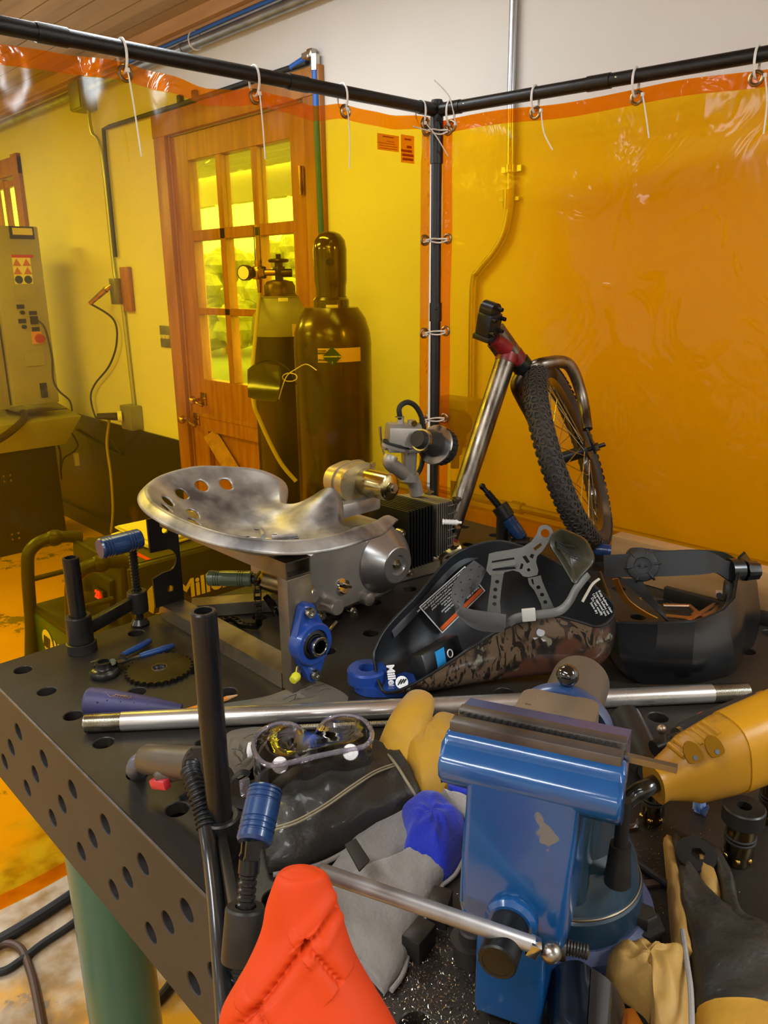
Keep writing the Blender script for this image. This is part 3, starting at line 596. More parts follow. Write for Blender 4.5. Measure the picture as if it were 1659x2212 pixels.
def side(name, f, L, n0):
    mb = MB(); n = int(round(L / 0.05))
    # centres every 50 mm; rows at 50, 100, 150 mm below the top, staggered
    def rect(u0, u1, w0, w1): mb.f([mb.v(f(u0, w0, 0)), mb.v(f(u1, w0, 0)), mb.v(f(u1, w1, 0)), mb.v(f(u0, w1, 0))])
    u = -0.05; first = True
    rect(n0, n0 + 0.025, 0, 0.2); k = 0; c = n0 + 0.05
    while c + 0.026 <= n0 + L:
        rect(c - 0.025, c + 0.025, 0, 0.025); rect(c - 0.025, c + 0.025, 0.175, 0.2)
        for r_, row in enumerate((0.05, 0.10, 0.15)):
            if (k + r_) % 2 == 0: cell(mb, lambda a, b_, w: f(a, b_, w), (c, row), (0.05, 0.05), 0.0138, TTH)
            else: rect(c - 0.025, c + 0.025, row - 0.025, row + 0.025)
        c += 0.05; k += 1
    rect(c - 0.025, n0 + L, 0, 0.2)
    # rim bottom and back face so the panel has its thickness
    mb.f([mb.v(f(n0, 0.2, 0)), mb.v(f(n0 + L, 0.2, 0)), mb.v(f(n0 + L, 0.2, TTH)), mb.v(f(n0, 0.2, TTH))])
    return mb.build(name, m_side, tb, ang=25)
side('side_panel', lambda u, w, d: (TX0 + d, TY1 - u, T - w), 2.0, 0.0)
side('side_panel', lambda u, w, d: (TX1 - d, TY1 - u, T - w), 2.0, 0.0)
side('side_panel', lambda u, w, d: (u, TY1 - d, T - w), 1.2, 0.0)
side('side_panel', lambda u, w, d: (u, TY0 + d, T - w), 1.2, 0.0)
mb = MB(); mb.tube([(0.0005, TY0, T - 0.0005), (0.0005, TY1, T - 0.0005)], 0.0022, 6); mb.build('worn_edge', mat('worn_edge', '#5a524b', 0.4, 0.7, '#453f3a', 30), tb)
lt, lb_ = 0.68, 0.0
for lx, lyy in ((0.105, -0.10), (1.09, -0.10), (0.105, -1.8), (1.09, -1.8)):
    mb = MB(); mb.cyl((lx, lyy, 0.03), (lx, lyy, T - TTH), 0.0625, seg=40); mb.build('leg', m_leg, tb)
    mb = MB(); mb.cyl((lx, lyy, 0.0), (lx, lyy, 0.03), 0.05, seg=30); mb.build('foot', MS['zinc'], tb)
# ================================================================ BEHIND THE LEFT CURTAIN
m_cyl = mat('cylinder_paint', '#3a200f', 0.28, 0.1, '#24150c', 5, (0.45, 0.62), coat=0.4, col3='#17110d', scale3=7, thr3=(0.60, 0.62))
m_cyl2 = mat('cylinder_dark', '#3a2413', 0.32, 0.2, '#22170e', 4, (0.4, 0.6), coat=0.3)
m_cylg = mat('cylinder_shoulder', '#8c8a7c', 0.5, 0.1, '#7b7868', 7)
m_label = mat('hazard_label', '#d9b9a4', 0.5); m_green = mat('label_green', '#1e4a2a', 0.5)
def hz(px, py, c): return up(px, py, c).z
def arcpatch(mb, c, r, a0, a1, z0, z1, th=0.001, n=10, zt=0.0):
    mb.grid(lambda u, v_: V((c.x + (r + th) * cos(a0 + (a1 - a0) * u), c.y + (r + th) * sin(a0 + (a1 - a0) * u), z0 + (z1 - z0) * v_ + zt * u)), n, 2, th)
# near cylinder with a closed cap
c = V((1.232, 0.600, 0)); e = empty('gas_cylinder', 'tall brown gas cylinder with a domed protective cap, right of the valved one', 'gas cylinder', c)
R_ = 0.1165; zs = hz(728, 742, c) ; zn = hz(728, 655, c); zt = 1.625
mb = MB(); mb.lathe([(R_ - 0.02, 0.0), (R_, 0.03), (R_, zs), (R_ * 0.97, zs + 0.035), (R_ * 0.86, zs + 0.075), (R_ * 0.68, zs + 0.105), (0.052, zn - 0.01), (0.046, zn), (0.046, zn + 0.02)], c, (0, 0, 1), 48); mb.build('body', m_cyl, e)
mb = MB(); mb.lathe([(0.053, zn - 0.015), (0.053, zn + 0.01), (0.044, zn + 0.02), (0.045, zn + 0.05), (0.048, zn + 0.065), (0.049, zt - 0.05), (0.045, zt - 0.025), (0.033, zt - 0.008), (0.015, zt), (0.0, zt + 0.001)], c, (0, 0, 1), 40); cap = mb.build('valve_cap', mat('cap_paint', '#30200f', 0.12, 0.1, coat=1.0), e)
fw = (CAM - c).to_2d().normalized(); fa = math.atan2(fw.y, fw.x)
hzc = c + V((fw.x * 0.0485, fw.y * 0.0485, (zn + zt) / 2 + 0.015)); mb = MB(); mb.tube([hzc - V((fw.x, fw.y, 0)) * 0.004, hzc + V((fw.x, fw.y, 0)) * 0.001], 0.012, 16); mb.build('vent_hole', MS['black_plastic'], cap)
mb = MB(); arcpatch(mb, c, R_, fa - 0.38, fa + 0.75, zs - 0.045, zs - 0.005); lb = mb.build('shoulder_label', m_label, e)
th0 = fa - 0.02; lc = c + V((cos(th0) * (R_ + 0.003), sin(th0) * (R_ + 0.003), zs - 0.028)); tx = V((-sin(th0), cos(th0), 0))
Lm = frame(lc, tx + V((0, 0, 1)), V((0, 0, 1)) - tx); mb = MB(); mb.box(lc, (0.04, 0.04, 0.0012), Lm); mb.build('hazard_diamond', m_green, lb)
text('label_text', 'NON-FLAMMABLE GAS', 0.0052, frame(lc + V((cos(th0), sin(th0), 0)) * 0.002, tx, (0, 0, 1)), MS['white'], lb, bold=0.0002); text('label_text', '2', 0.008, frame(lc + V((cos(th0), sin(th0), 0)) * 0.002 - V((0, 0, 0.017)), tx, (0, 0, 1)), MS['white'], lb)
for s_, t_, z_ in ((0.0065, 'OXYGEN', zs - 0.012), (0.0065, 'COMPRESSED', zs - 0.019), (0.008, 'UN1006', zs - 0.038)):
    a = fa - 0.27; text('label_text', t_, s_, frame(c + V((cos(a) * (R_ + 0.0028), sin(a) * (R_ + 0.0028), z_)), (-sin(a), cos(a), 0), (0, 0, 1)), MS['ink'], lb, bold=0.0002)
mb = MB(); arcpatch(mb, c, 0.0535, fa - 0.3, fa + 0.35, zn - 0.015, zn - 0.003, 0.001); mb.build('neck_label', MS['white'], e)
# far cylinder with valve, regulator and flow tube
d2 = 2.76; q = CAM + ray(606, 660) * d2; c = V((q.x, q.y, 0)); fw = (CAM - c).to_2d().normalized(); fa = math.atan2(fw.y, fw.x)
e = empty('gas_cylinder', 'gas cylinder with a grey shoulder, hand-wheel valve and gauge, left of the capped one', 'gas cylinder', c)
R_ = 0.104; zs = hz(606, 705, c); z1 = hz(606, 640, c); z2 = hz(606, 608, c)
mb = MB(); mb.lathe([(R_ - 0.02, 0), (R_, 0.03), (R_, zs - 0.012)], c, (0, 0, 1), 48); mb.build('body', m_cyl2, e)
mb = MB(); mb.lathe([(R_ + 0.0004, zs - 0.03), (R_ + 0.0004, zs), (R_ * 0.95, zs + 0.035), (R_ * 0.8, zs + 0.06), (0.066, z1 - 0.012), (0.064, z1)], c, (0, 0, 1), 48); mb.build('shoulder', m_cylg, e)
mb = MB(); mb.lathe([(0.066, z1 - 0.004), (0.054, z1 + 0.008), (0.054, z2 - 0.015), (0.045, z2), (0.02, z2 + 0.006)], c, (0, 0, 1), 32); mb.build('neck_ring', mat('dark_brass', '#6a5326', 0.35, 0.9, '#41331a', 12), e)
m_dbr = mat('valve_brass', '#4a3a1c', 0.3, 0.9, '#2c2413', 15)
vz = z2; mb = MB(); mb.cyl(c + V((0, 0, vz)), c + V((0, 0, vz + 0.075)), 0.014); mb.box(c + V((0, 0, vz + 0.035)), (0.032, 0.032, 0.03), bev=0.004); mb.cyl(c + V((0, 0, vz + 0.05)), c + V((0, 0, vz + 0.09)), 0.009)
rt = V((RC[0][0], RC[0][1], 0)).normalized(); mb.cyl(c + V((0, 0, vz + 0.028)), c + V((0, 0, vz + 0.028)) + rt * 0.045, 0.014); mb.build('valve', m_dbr, e)
wz = hz(608, 563, c); mb = MB(); w0 = c + V((0, 0, wz)); mb.tube([w0 + V((cos(k * pi / 12) * 0.03, sin(k * pi / 12) * 0.03, 0)) for k in range(24)], 0.006, 8, closed=True); mb.lathe([(0.026, -0.003), (0.026, 0.003), (0.01, 0.006)], w0, (0, 0, 1), 24); mb.cyl(w0 + V((0, 0, -0.03)), w0, 0.008); mb.build('hand_wheel', m_dbr, e)
g = c - rt * 0.07 + V((0, 0, vz + 0.03)); mb = MB(); mb.cyl(c + V((0, 0, vz + 0.03)), g, 0.011); mb.box(g, (0.045, 0.045, 0.045), bev=0.01); mb.cyl(g + V((0, 0, -0.02)), g + V((0, 0, -0.07)), 0.010, 0.006); mb.build('regulator', m_brass, e)
g2 = g - rt * 0.045 + V((fw.x, fw.y, 0)) * 0.01; fd = (V((fw.x, fw.y, 0)) - rt * 0.6).normalized(); mb = MB(); mb.cyl(g2 - fd * 0.012, g2 + fd * 0.012, 0.026, seg=28); mb.build('gauge', m_dbr, e); mb = MB(); mb.cyl(g2 + fd * 0.0118, g2 + fd * 0.0135, 0.022, seg=28); mb.build('gauge_face', MS['white'], e)
mb = MB(); mb.cyl(g + V((0, 0, 0.02)), g + V((0, 0, 0.15)), 0.011); mb.build('flow_tube', film('clear_tube', (0.9, 0.92, 0.9, 1), 0.12, 0.05, 0.1), e); mb = MB(); mb.cyl(g + V((0, 0, 0.02)), g + V((0, 0, 0.04)), 0.013); mb.cyl(g + V((0, 0, 0.148)), g + V((0, 0, 0.155)), 0.012); mb.build('flow_tube_collar', m_brass, e)
mb = MB(); arcpatch(mb, c, R_, fa + 0.35, fa + 0.95, zs - 0.03, zs + 0.012); l2 = mb.build('shoulder_label', m_label, e); a = fa + 0.55; text('label_text', 'UN1956', 0.010, frame(c + V((cos(a) * (R_ + 0.003), sin(a) * (R_ + 0.003), zs - 0.02)), (-sin(a), cos(a), 0), (0, 0, 1)), MS['ink'], l2)
mb = MB(); arcpatch(mb, c, 0.067, fa - 0.1, fa + 0.4, z1 - 0.016, z1 - 0.004, 0.001); mb.build('neck_label', MS['white'], e)
gh = [g + V((0, 0, -0.07)), V((g.x, g.y, 1.25))] + [dep(x, y, 2.35) for x, y in ((548, 870), (560, 905), (585, 960), (610, 1005), (640, 1040))]
gh[1] = dep(545, 800, 2.4); mb = MB(); mb.tube(smooth_path(gh), 0.0065, 10); tag(mb.build('gas_hose', mat('pale_hose', '#a79a6a', 0.4)), 'pale gas hose hanging from the cylinder regulator down towards the welder', 'hose')
# dark curved panel with thin wires before the left cylinder
vp = [dep(540, 795, 2.22), dep(602, 808, 2.18)]; e = empty('dark_curved_panel', 'dark curved panel with thin wires in front of the left gas cylinder', 'visor', dep(572, 860, 2.2)); m_panel = mat('curved_panel_plastic', '#2c2d1c', 0.25, 0, coat=0.5)
mb = MB(); A = [dep(x, y, 2.24) for x, y in ((536, 800), (548, 790), (575, 787), (602, 792), (606, 800))]; B = [dep(x, y, 2.14) for x, y in ((536, 858), (548, 862), (572, 866), (596, 868), (602, 862))]
mb.grid(lambda u, v_: A[min(int(u * 4 + .01), 4)].lerp(B[min(int(u * 4 + .01), 4)], v_) + (CAM - A[2]).normalized() * (0.03 * sin(pi * v_)), 4, 8, 0.003); mb.build('panel_face', m_panel, e)
for off_, k in ((0, 1.0), (0.0, 0.0)):
    if k: mb = MB(); mb.tube(smooth_path([A[0], dep(556, 785, 2.26), dep(575, 779, 2.28), dep(600, 783, 2.28), dep(625, 800, 2.26), dep(640, 830, 2.25)]), 0.002, 6); mb.build('edge_wire', MS['rubber'], e)
    else: mb = MB(); mb.tube(smooth_path([B[4], dep(618, 815, 2.24), dep(640, 797, 2.26), dep(662, 787, 2.28), dep(684, 800, 2.27)]), 0.0016, 6); mb.tube([dep(626 + 16 * cos(t * pi / 8), 815 + 9 * sin(t * pi / 8), 2.24) for t in range(16)], 0.0016, 6, closed=True); mb.build('looped_wire', MS['tie'], e)
# ---------------------------------------------------------------- welding machine
m_mach = mat('machine_dark', '#26282a', 0.35, 0, coat=0.2); m_mf = mat('machine_black', '#221f1b', 0.5); m_logo = mat('logo_print', '#d9cfc0', 0.5)
WY0, WY1, WX0, WX1, WZ0, WZ1 = 0.50, 0.80, 0.47, 1.02, 0.40, 0.817
e = empty('welding_machine', 'big dark welding power source with front handles and red digits, beyond the table', 'welding machine', (0.74, 0.65, 0.30)); wm = e
mb = MB(); mb.box(((WX0 + WX1) / 2, 0.65, (WZ0 + WZ1) / 2), (WX1 - WX0, 0.30, WZ1 - WZ0), bev=0.012, seg=3); mb.build('case', m_mach, e)
mb = MB(); mb.hexa([(WX0 - 0.05, 0.50, 0.40), (WX0, 0.50, 0.40), (WX0, 0.80, 0.40), (WX0 - 0.05, 0.80, 0.40)], [(WX0 - 0.012, 0.505, 0.825), (WX0 + 0.005, 0.505, 0.825), (WX0 + 0.005, 0.795, 0.825), (WX0 - 0.012, 0.795, 0.825)], 0.01); mb.build('front_bezel', m_mf, e)
mb = MB(); mb.hexa([(WX0 - 0.056, 0.53, 0.56), (WX0, 0.53, 0.56), (WX0, 0.77, 0.56), (WX0 - 0.056, 0.77, 0.56)], [(WX0 - 0.03, 0.54, 0.78), (WX0, 0.54, 0.78), (WX0, 0.76, 0.78), (WX0 - 0.03, 0.76, 0.78)], 0.004); fp = mb.build('control_panel', MS['black_plastic'], e)
nf = V((-0.99, 0, 0.12)).normalized(); pf = V((WX0 - 0.042, 0.585, 0.735))
mb = MB(); mb.box(pf, (0.004, 0.06, 0.03)); mb.build('display', MS['black_plastic'], fp); text('display_digits', '23', 0.026, frame(pf + V((-0.004, 0, 0)), (0, -1, 0), (0.12, 0, 1)), mat('red_led', '#ff2040', 0.5, emit='#ff1035', estr=6), fp, bold=0.001)
for y, z in ((0.60, 0.64), (0.70, 0.64), (0.70, 0.73)): mb = MB(); mb.cyl((WX0 - 0.045, y, z), (WX0 - 0.075, y, z), 0.02, 0.016); mb.build('knob', MS['rubber'], fp)
m_hand = mat('handle_plastic', '#2b2822', 0.42)
for y in (0.52, 0.80):
    mb = MB(); X0 = WX0 - 0.035
    mb.tube(smooth_path([(X0 + 0.05, y, 0.825), (X0 - 0.03, y, 0.84), (X0 - 0.085, y, 0.82), (X0 - 0.10, y, 0.76), (X0 - 0.11, y, 0.62), (X0 - 0.125, y, 0.50), (X0 - 0.11, y, 0.46), (X0 - 0.02, y, 0.455)], 6), 0.0165, 14); mb.cyl((X0 - 0.09, y, 0.74), (X0, y, 0.74), 0.007)
    mb.ball((X0 - 0.02, y, 0.838), 0.022, (1.3, 1, 1)); mb.build('handle', m_hand, e)
mb = MB(); mb.box((0.39, 0.655, 0.53), (0.12, 0.32, 0.25), bev=0.008); nb = mb.build('lower_panel', mat('panel_teal', '#33504a', 0.4), e)
mb = MB(); mb.box((0.392, 0.655, 0.660), (0.118, 0.318, 0.012), bev=0.003); mb.build('panel_ledge', m_mf, e)
lp = atx(104, 1387, 0.3285); mb = MB(); mb.cyl(lp, lp + V((-0.0015, 0, 0)), 0.034, seg=30); mb.build('logo_disc', m_logo, nb)
for k in range(3): mb = MB(); mb.box(lp + V((-0.003, 0.016 - 0.014 * k, 0)), (0.002, 0.007, 0.034), MX.Rotation(0.35, 3, 'X')); mb.build('logo_bar', m_mf, nb)
text('logo_text', 'Miller', 0.05, frame(lp + V((-0.001, -0.042, 0.0)), (0, -1, 0), (0, 0, 1)), m_logo, nb, align='LEFT', bold=0.001)
# side logo: disc with bars and the name
lo = aty(345, 1292, WY0 - 0.002); mb = MB(); mb.cyl(lo, lo + V((0, -0.0015, 0)), 0.042, seg=40); mb.build('logo_disc', m_logo, e)
for k in range(3):
    if k == 2: continue
    mb = MB(); x = lo.x - 0.004 + 0.026 * k; mb.plate([(x - 0.018, -0.036), (x - 0.004, -0.036), (x + 0.014, 0.036), (x, 0.036)] if k == 0 else [(x - 0.018, -0.03), (x - 0.006, -0.03), (x + 0.008, 0.03), (x - 0.004, 0.03)], 0.001, L=frame((0, lo.y - 0.0025, lo.z), (1, 0, 0), (0, 0, 1))); mb.build('logo_bar', m_mach, e)
text('logo_text', 'Miller', 0.070, frame(lo + V((0.048, -0.001, 0.0)), (1, 0, 0), (0, 0, 1)), m_logo, e, align='LEFT', bold=0.0022)
mb = MB(); c0 = atz(262, 1212, WZ1); mb.box((0.62, 0.575, WZ1 + 0.001), (0.22, 0.13, 0.002)); l_ = mb.build('warning_label', mat('label_dark', '#3b3a20', 0.5), e); mb = MB(); mb.box((0.535, 0.575, WZ1 + 0.0025), (0.012, 0.13, 0.001)); mb.build('red_stripe', mat('label_red', '#c8352a', 0.5), l_)
mb = MB(); mb.box((0.74, 0.65, 0.34), (0.62, 0.34, 0.12), bev=0.01); mb.build('cart_tray', m_mf, e)
for x in (0.52, 0.98):
    for y in (0.52, 0.78): mb = MB(); mb.cyl((x, y - 0.015, 0.05), (x, y + 0.015, 0.05), 0.05); mb.cyl((x, y, 0.05), (x, y, 0.29), 0.012); mb.build('caster', m_mf, e)
e = empty('printed_manual', 'open printed manual lying on top of the welding machine', 'papers', (0.74, 0.66, WZ1))
m_paper = mat('paper', '#d8d2b8', 0.7); 
for k, (dx, rz) in enumerate(((0.0, 0.12), (0.012, -0.02), (0.02, 0.05))):
    mb = MB(); Rz = MX.Rotation(rz, 3, 'Z'); mb.grid(lambda u, v_: V((0.74 + dx, 0.675, WZ1 + 0.012 + 0.005 * k + 0.006 * sin(3 * u + k) * v_)) + Rz @ V(((u - 0.5) * 0.36, (v_ - 0.5) * 0.20, 0)), 8, 6, 0.004); pg = mb.build('page', m_paper, e)
    if k == 2:
        for j in range(2):
            for i in range(6): mb = MB(); mb.box(V((0.74 + dx, 0.675, WZ1 + 0.0215)) + Rz @ V((-0.09 + 0.18 * j, 0.07 - 0.026 * i, 0)), (0.14, 0.012, 0.0008), Rz); mb.build('text_block', mat('grey_ink', '#8f8a6a', 0.7), pg)
# ---------------------------------------------------------------- blasting cabinet at the far left
m_cab = mat('cabinet_cream', '#a5a184', 0.45, 0.1, '#949074', 3); m_cabd = mat('cabinet_dark', '#262017', 0.4, 0, '#1b1712', 4)
CY = 3.3; e = empty('blasting_cabinet', 'cream machine cabinet with switches over a black base, at the far left', 'machine cabinet', (1.0, 3.6, 0)); cb = e
mb = MB(); mb.box((1.00, CY + 0.28, 0.30), (0.80, 0.50, 0.60), bev=0.01); base_ = mb.build('base', m_cabd, e)
mb = MB(); mb.box((0.80, CY + 0.30, 1.35), (0.78, 0.50, 1.05), bev=0.01); mb.build('body', m_cab, e)
mb = MB(); mb.box((1.325, CY + 0.10, 1.315), (0.25, 0.16, 0.95), bev=0.006); pn = mb.build('control_box', m_cab, e)
mb = MB(); mb.hexa([(0.55, CY - 0.02, 0.60), (1.44, CY - 0.02, 0.60), (1.44, CY + 0.5, 0.60), (0.55, CY + 0.5, 0.60)], [(0.55, CY - 0.07, 0.76), (1.53, CY - 0.07, 0.76), (1.53, CY + 0.5, 0.84), (0.55, CY + 0.5, 0.84)], 0.004); mb.build('hopper_tray', m_cab, e)
mb = MB(); mb.plate([(1.21, CY - 0.03), (1.47, CY - 0.03), (1.30, CY + 0.3), (1.21, CY + 0.3)], 0.004, L=MX.Translation((0, 0, 0.803))); mb.build('tray_opening', m_cabd, e)
mb = MB(); mb.tube(smooth_path([aty(-20, 960, CY - 0.15), aty(20, 935, CY - 0.15), aty(52, 905, CY - 0.05), aty(50, 890, CY)]), 0.02, 10); mb.build('suction_hose', m_cyl2, e)
py_ = CY + 0.02 - 0.001
def onp(px, py, o=0.0): return aty(px, py, py_ - o)
def panel_box(name, x0, y0, x1, y1, m, th=0.004, parent=pn, o=0.0):
    a = onp(x0, y0); b = onp(x1, y1); mb = MB(); mb.box(((a.x + b.x) / 2, py_ - o - th / 2, (a.z + b.z) / 2), (abs(b.x - a.x), th, abs(a.z - b.z))); return mb.build(name, m, parent)
panel_box('name_plate', 18, 488, 75, 517, m_cabd); panel_box('name_plate_text', 25, 492, 70, 508, m_paper, 0.002, pn, 0.004)
wl = panel_box('warning_label', 24, 550, 72, 613, MS['white'], 0.002); panel_box('warning_band', 24, 550, 72, 557, mat('warn_red', '#c03020', 0.5), 0.001, wl, 0.002)
m_or = mat('warn_orange', '#c4702c', 0.5); m_bl = mat('warn_dark', '#24382c', 0.5)
for i, (px, py) in enumerate(((36, 567), (57, 567), (38, 585), (60, 585))):
    a = onp(px, py, 0.003); mb = MB(); mb.plate([(-0.022, -0.018), (0.022, -0.018), (0, 0.02)], 0.001, L=frame(a, (1, 0, 0), (0, 0, 1))); mb.build('warning_triangle', m_or, wl)
for px in (41, 61): a = onp(px, 604, 0.003); mb = MB(); mb.cyl(a, a + V((0, -0.001, 0)), 0.021); mb.build('warning_disc', m_bl, wl)
for x0, y0, x1, y1 in ((30, 620, 80, 647), (52, 762, 98, 788)): panel_box('cover_plate', x0, y0, x1, y1, m_cab, 0.006)
for x0, y0, x1, y1 in ((35, 658, 53, 667), (62, 672, 80, 680), (39, 689, 57, 698), (68, 707, 86, 715), (85, 828, 102, 840)): panel_box('switch_label', x0, y0, x1, y1, MS['ink'], 0.002)
for px, py in ((47, 675), (51, 706)): a = onp(px, py); mb = MB(); mb.cyl(a, a + V((0, -0.02, 0)), 0.011); mb.build('push_button', MS['ink'], pn)
panel_box('selector_plate', 64, 683, 82, 700, MS['ink'], 0.012); panel_box('isolator_plate', 67, 717, 92, 742, mat('isolator_yellow', '#d69a2a', 0.5), 0.008)
a = onp(84, 731); mb = MB(); mb.cyl(a, a + V((0, -0.035, 0)), 0.026, 0.022); mb.build('isolator_knob', mat('isolator_red', '#a83418', 0.4), pn); a = onp(95, 850); mb = MB(); mb.box(a, (0.035, 0.03, 0.045), bev=0.004); mb.build('plug_socket', MS['ink'], pn)
pts = [onp(82, 692, 0.02)] + [aty(x, y, CY - 0.03) for x, y in ((98, 712), (112, 770), (115, 820), (128, 845), (150, 865), (156, 888))]; mb = MB(); mb.tube(smooth_path(pts), 0.0055, 8); mb.build('cable', m_darkhose, e)
mb = MB(); mb.box((0.82, CY + 0.048, 1.2), (0.66, 0.006, 0.66), bev=0.002); mb.build('cabinet_door', m_cab, e)
for px, py in ((15, 1033), (33, 1158)): a = aty(px, py, CY + 0.028); mb = MB(); mb.box(a, (0.06, 0.006, 0.05), bev=0.002); h_ = mb.build('hinge', MS['ink'], e); mb = MB(); [mb.cyl(a + V((sx * 0.018, -0.003, sz * 0.015)), a + V((sx * 0.018, -0.006, sz * 0.015)), 0.006, seg=10) for sx in (-1, 1) for sz in (-1, 1)]; mb.build('bolt_heads', MS['zinc'], h_)
mb = MB(); mb.tube(smooth_path([aty(x, y, CY + 0.2) for x, y in ((120, 950), (130, 975), (131, 1010), (133, 1035))]), 0.006, 8); mb.tube(smooth_path([aty(x, y, CY + 0.2) for x, y in ((152, 930), (168, 960), (160, 975), (138, 990), (132, 1012))]), 0.005, 8); mb.build('cable', m_darkhose, e)
a = aty(165, 992, CY + 0.2); mb = MB(); mb.box(a, (0.03, 0.02, 0.08), bev=0.004); mb.build('cable_tag', m_paper, e)
mb = MB(); mb.tube(smooth_path([atx(x, y, XW - 0.02) for x, y in ((165, 928), (200, 950), (240, 975), (262, 983))]), 0.006, 8); tag(mb.build('wall_cable', m_darkhose), 'dark cable slanting down the black wainscot beside the cream cabinet', 'cable')
# ---------------------------------------------------------------- cables on the floor by the leg
gz = lambda x, y, z=0.012: atz(x, y, z)
for nm, lb, r, pts in (('floor_cable', 'thick black cable crossing the floor behind the green leg', 0.014, ((-60, 2060), (0, 2030), (60, 1995), (130, 1950), (200, 1900), (260, 1850), (330, 1800))),
        ('floor_cable', 'thinner black cable curving over the bare floor left of the green leg', 0.009, ((-60, 2095), (0, 2100), (45, 2075), (90, 2040), (150, 2000), (200, 1960), (260, 1900))),
        ('floor_cable', 'brown cable arching over the bare floor at the lower left corner', 0.009, ((-30, 2060), (10, 2038), (45, 2050), (66, 2100), (80, 2160), (95, 2240), (110, 2300))),
        ('floor_cable', 'dark cable curving on the yellow floor right of the green leg', 0.011, ((250, 2230), (300, 2190), (340, 2160), (372, 2120), (395, 2080)))):
    mb = MB(); mb.tube(smooth_path([gz(x, y, r + 0.001) for x, y in pts]), r, 10); tag(mb.build(nm, MS['rubber'] if 'brown' not in lb else mat('brown_cord', '#4a3320', 0.5)), lb, 'cable')
# ================================================================ FIXTURE CLAMPS
m_blueh = mat('blue_grip', '#163863', 0.3, 0.0, '#1c3058', 18, coat=0.3); m_oliveh = mat('olive_grip', '#3f4a36', 0.25, 0, '#4b5740', 18, coat=0.4)
m_post = mat('post_steel', '#1d1c1e', 0.28, 0.45, '#2c2a2a', 6, rvar=0.1, stretch=(8, 8, 1))
def pipe(mb, a, b, r, t=0.0045, seg=32):
    """open-ended tube with a wall"""
    a, b = V(a), V(b); L = (b - a).length
    mb.lathe([(r, 0), (r, L - 0.0015), (r - 0.0015, L), (r - t, L), (r - t, L - 0.05)], a, b - a, seg)
def grip(parent, a, b, r, m):
    a, b = V(a), V(b); L = (b - a).length; pr = [(0, 0), (r * 0.88, 0), (r, r * 0.18)]
    for g0 in (0.17, 0.72):
        for k in range(3): h = L * g0 + k * r * 0.30; pr += [(r, h), (r * 0.93, h + r * 0.05), (r * 0.93, h + r * 0.11), (r, h + r * 0.16)]
    pr += [(r, L - r * 0.18), (r * 0.9, L), (0, L)]; mb = MB(); mb.lathe(pr, a, b - a, 32); return mb.build('handle', m, parent, ang=25)
def spindle(parent, a, b, r, pitch=0.006):
    a, b = V(a), V(b); L = (b - a).length; n = int(L / pitch); pr = [(0, 0)]
    for k in range(n): h = L * k / n; q = L / n; pr += [(r * 0.84, h), (r * 0.84, h + q * 0.25), (r, h + q * 0.45), (r, h + q * 0.8)]
    pr += [(r * 0.84, L), (0, L)]; mb = MB(); mb.lathe(pr, a, b - a, 20); return mb.build('spindle', MS['dark_oxide'], parent, ang=20)
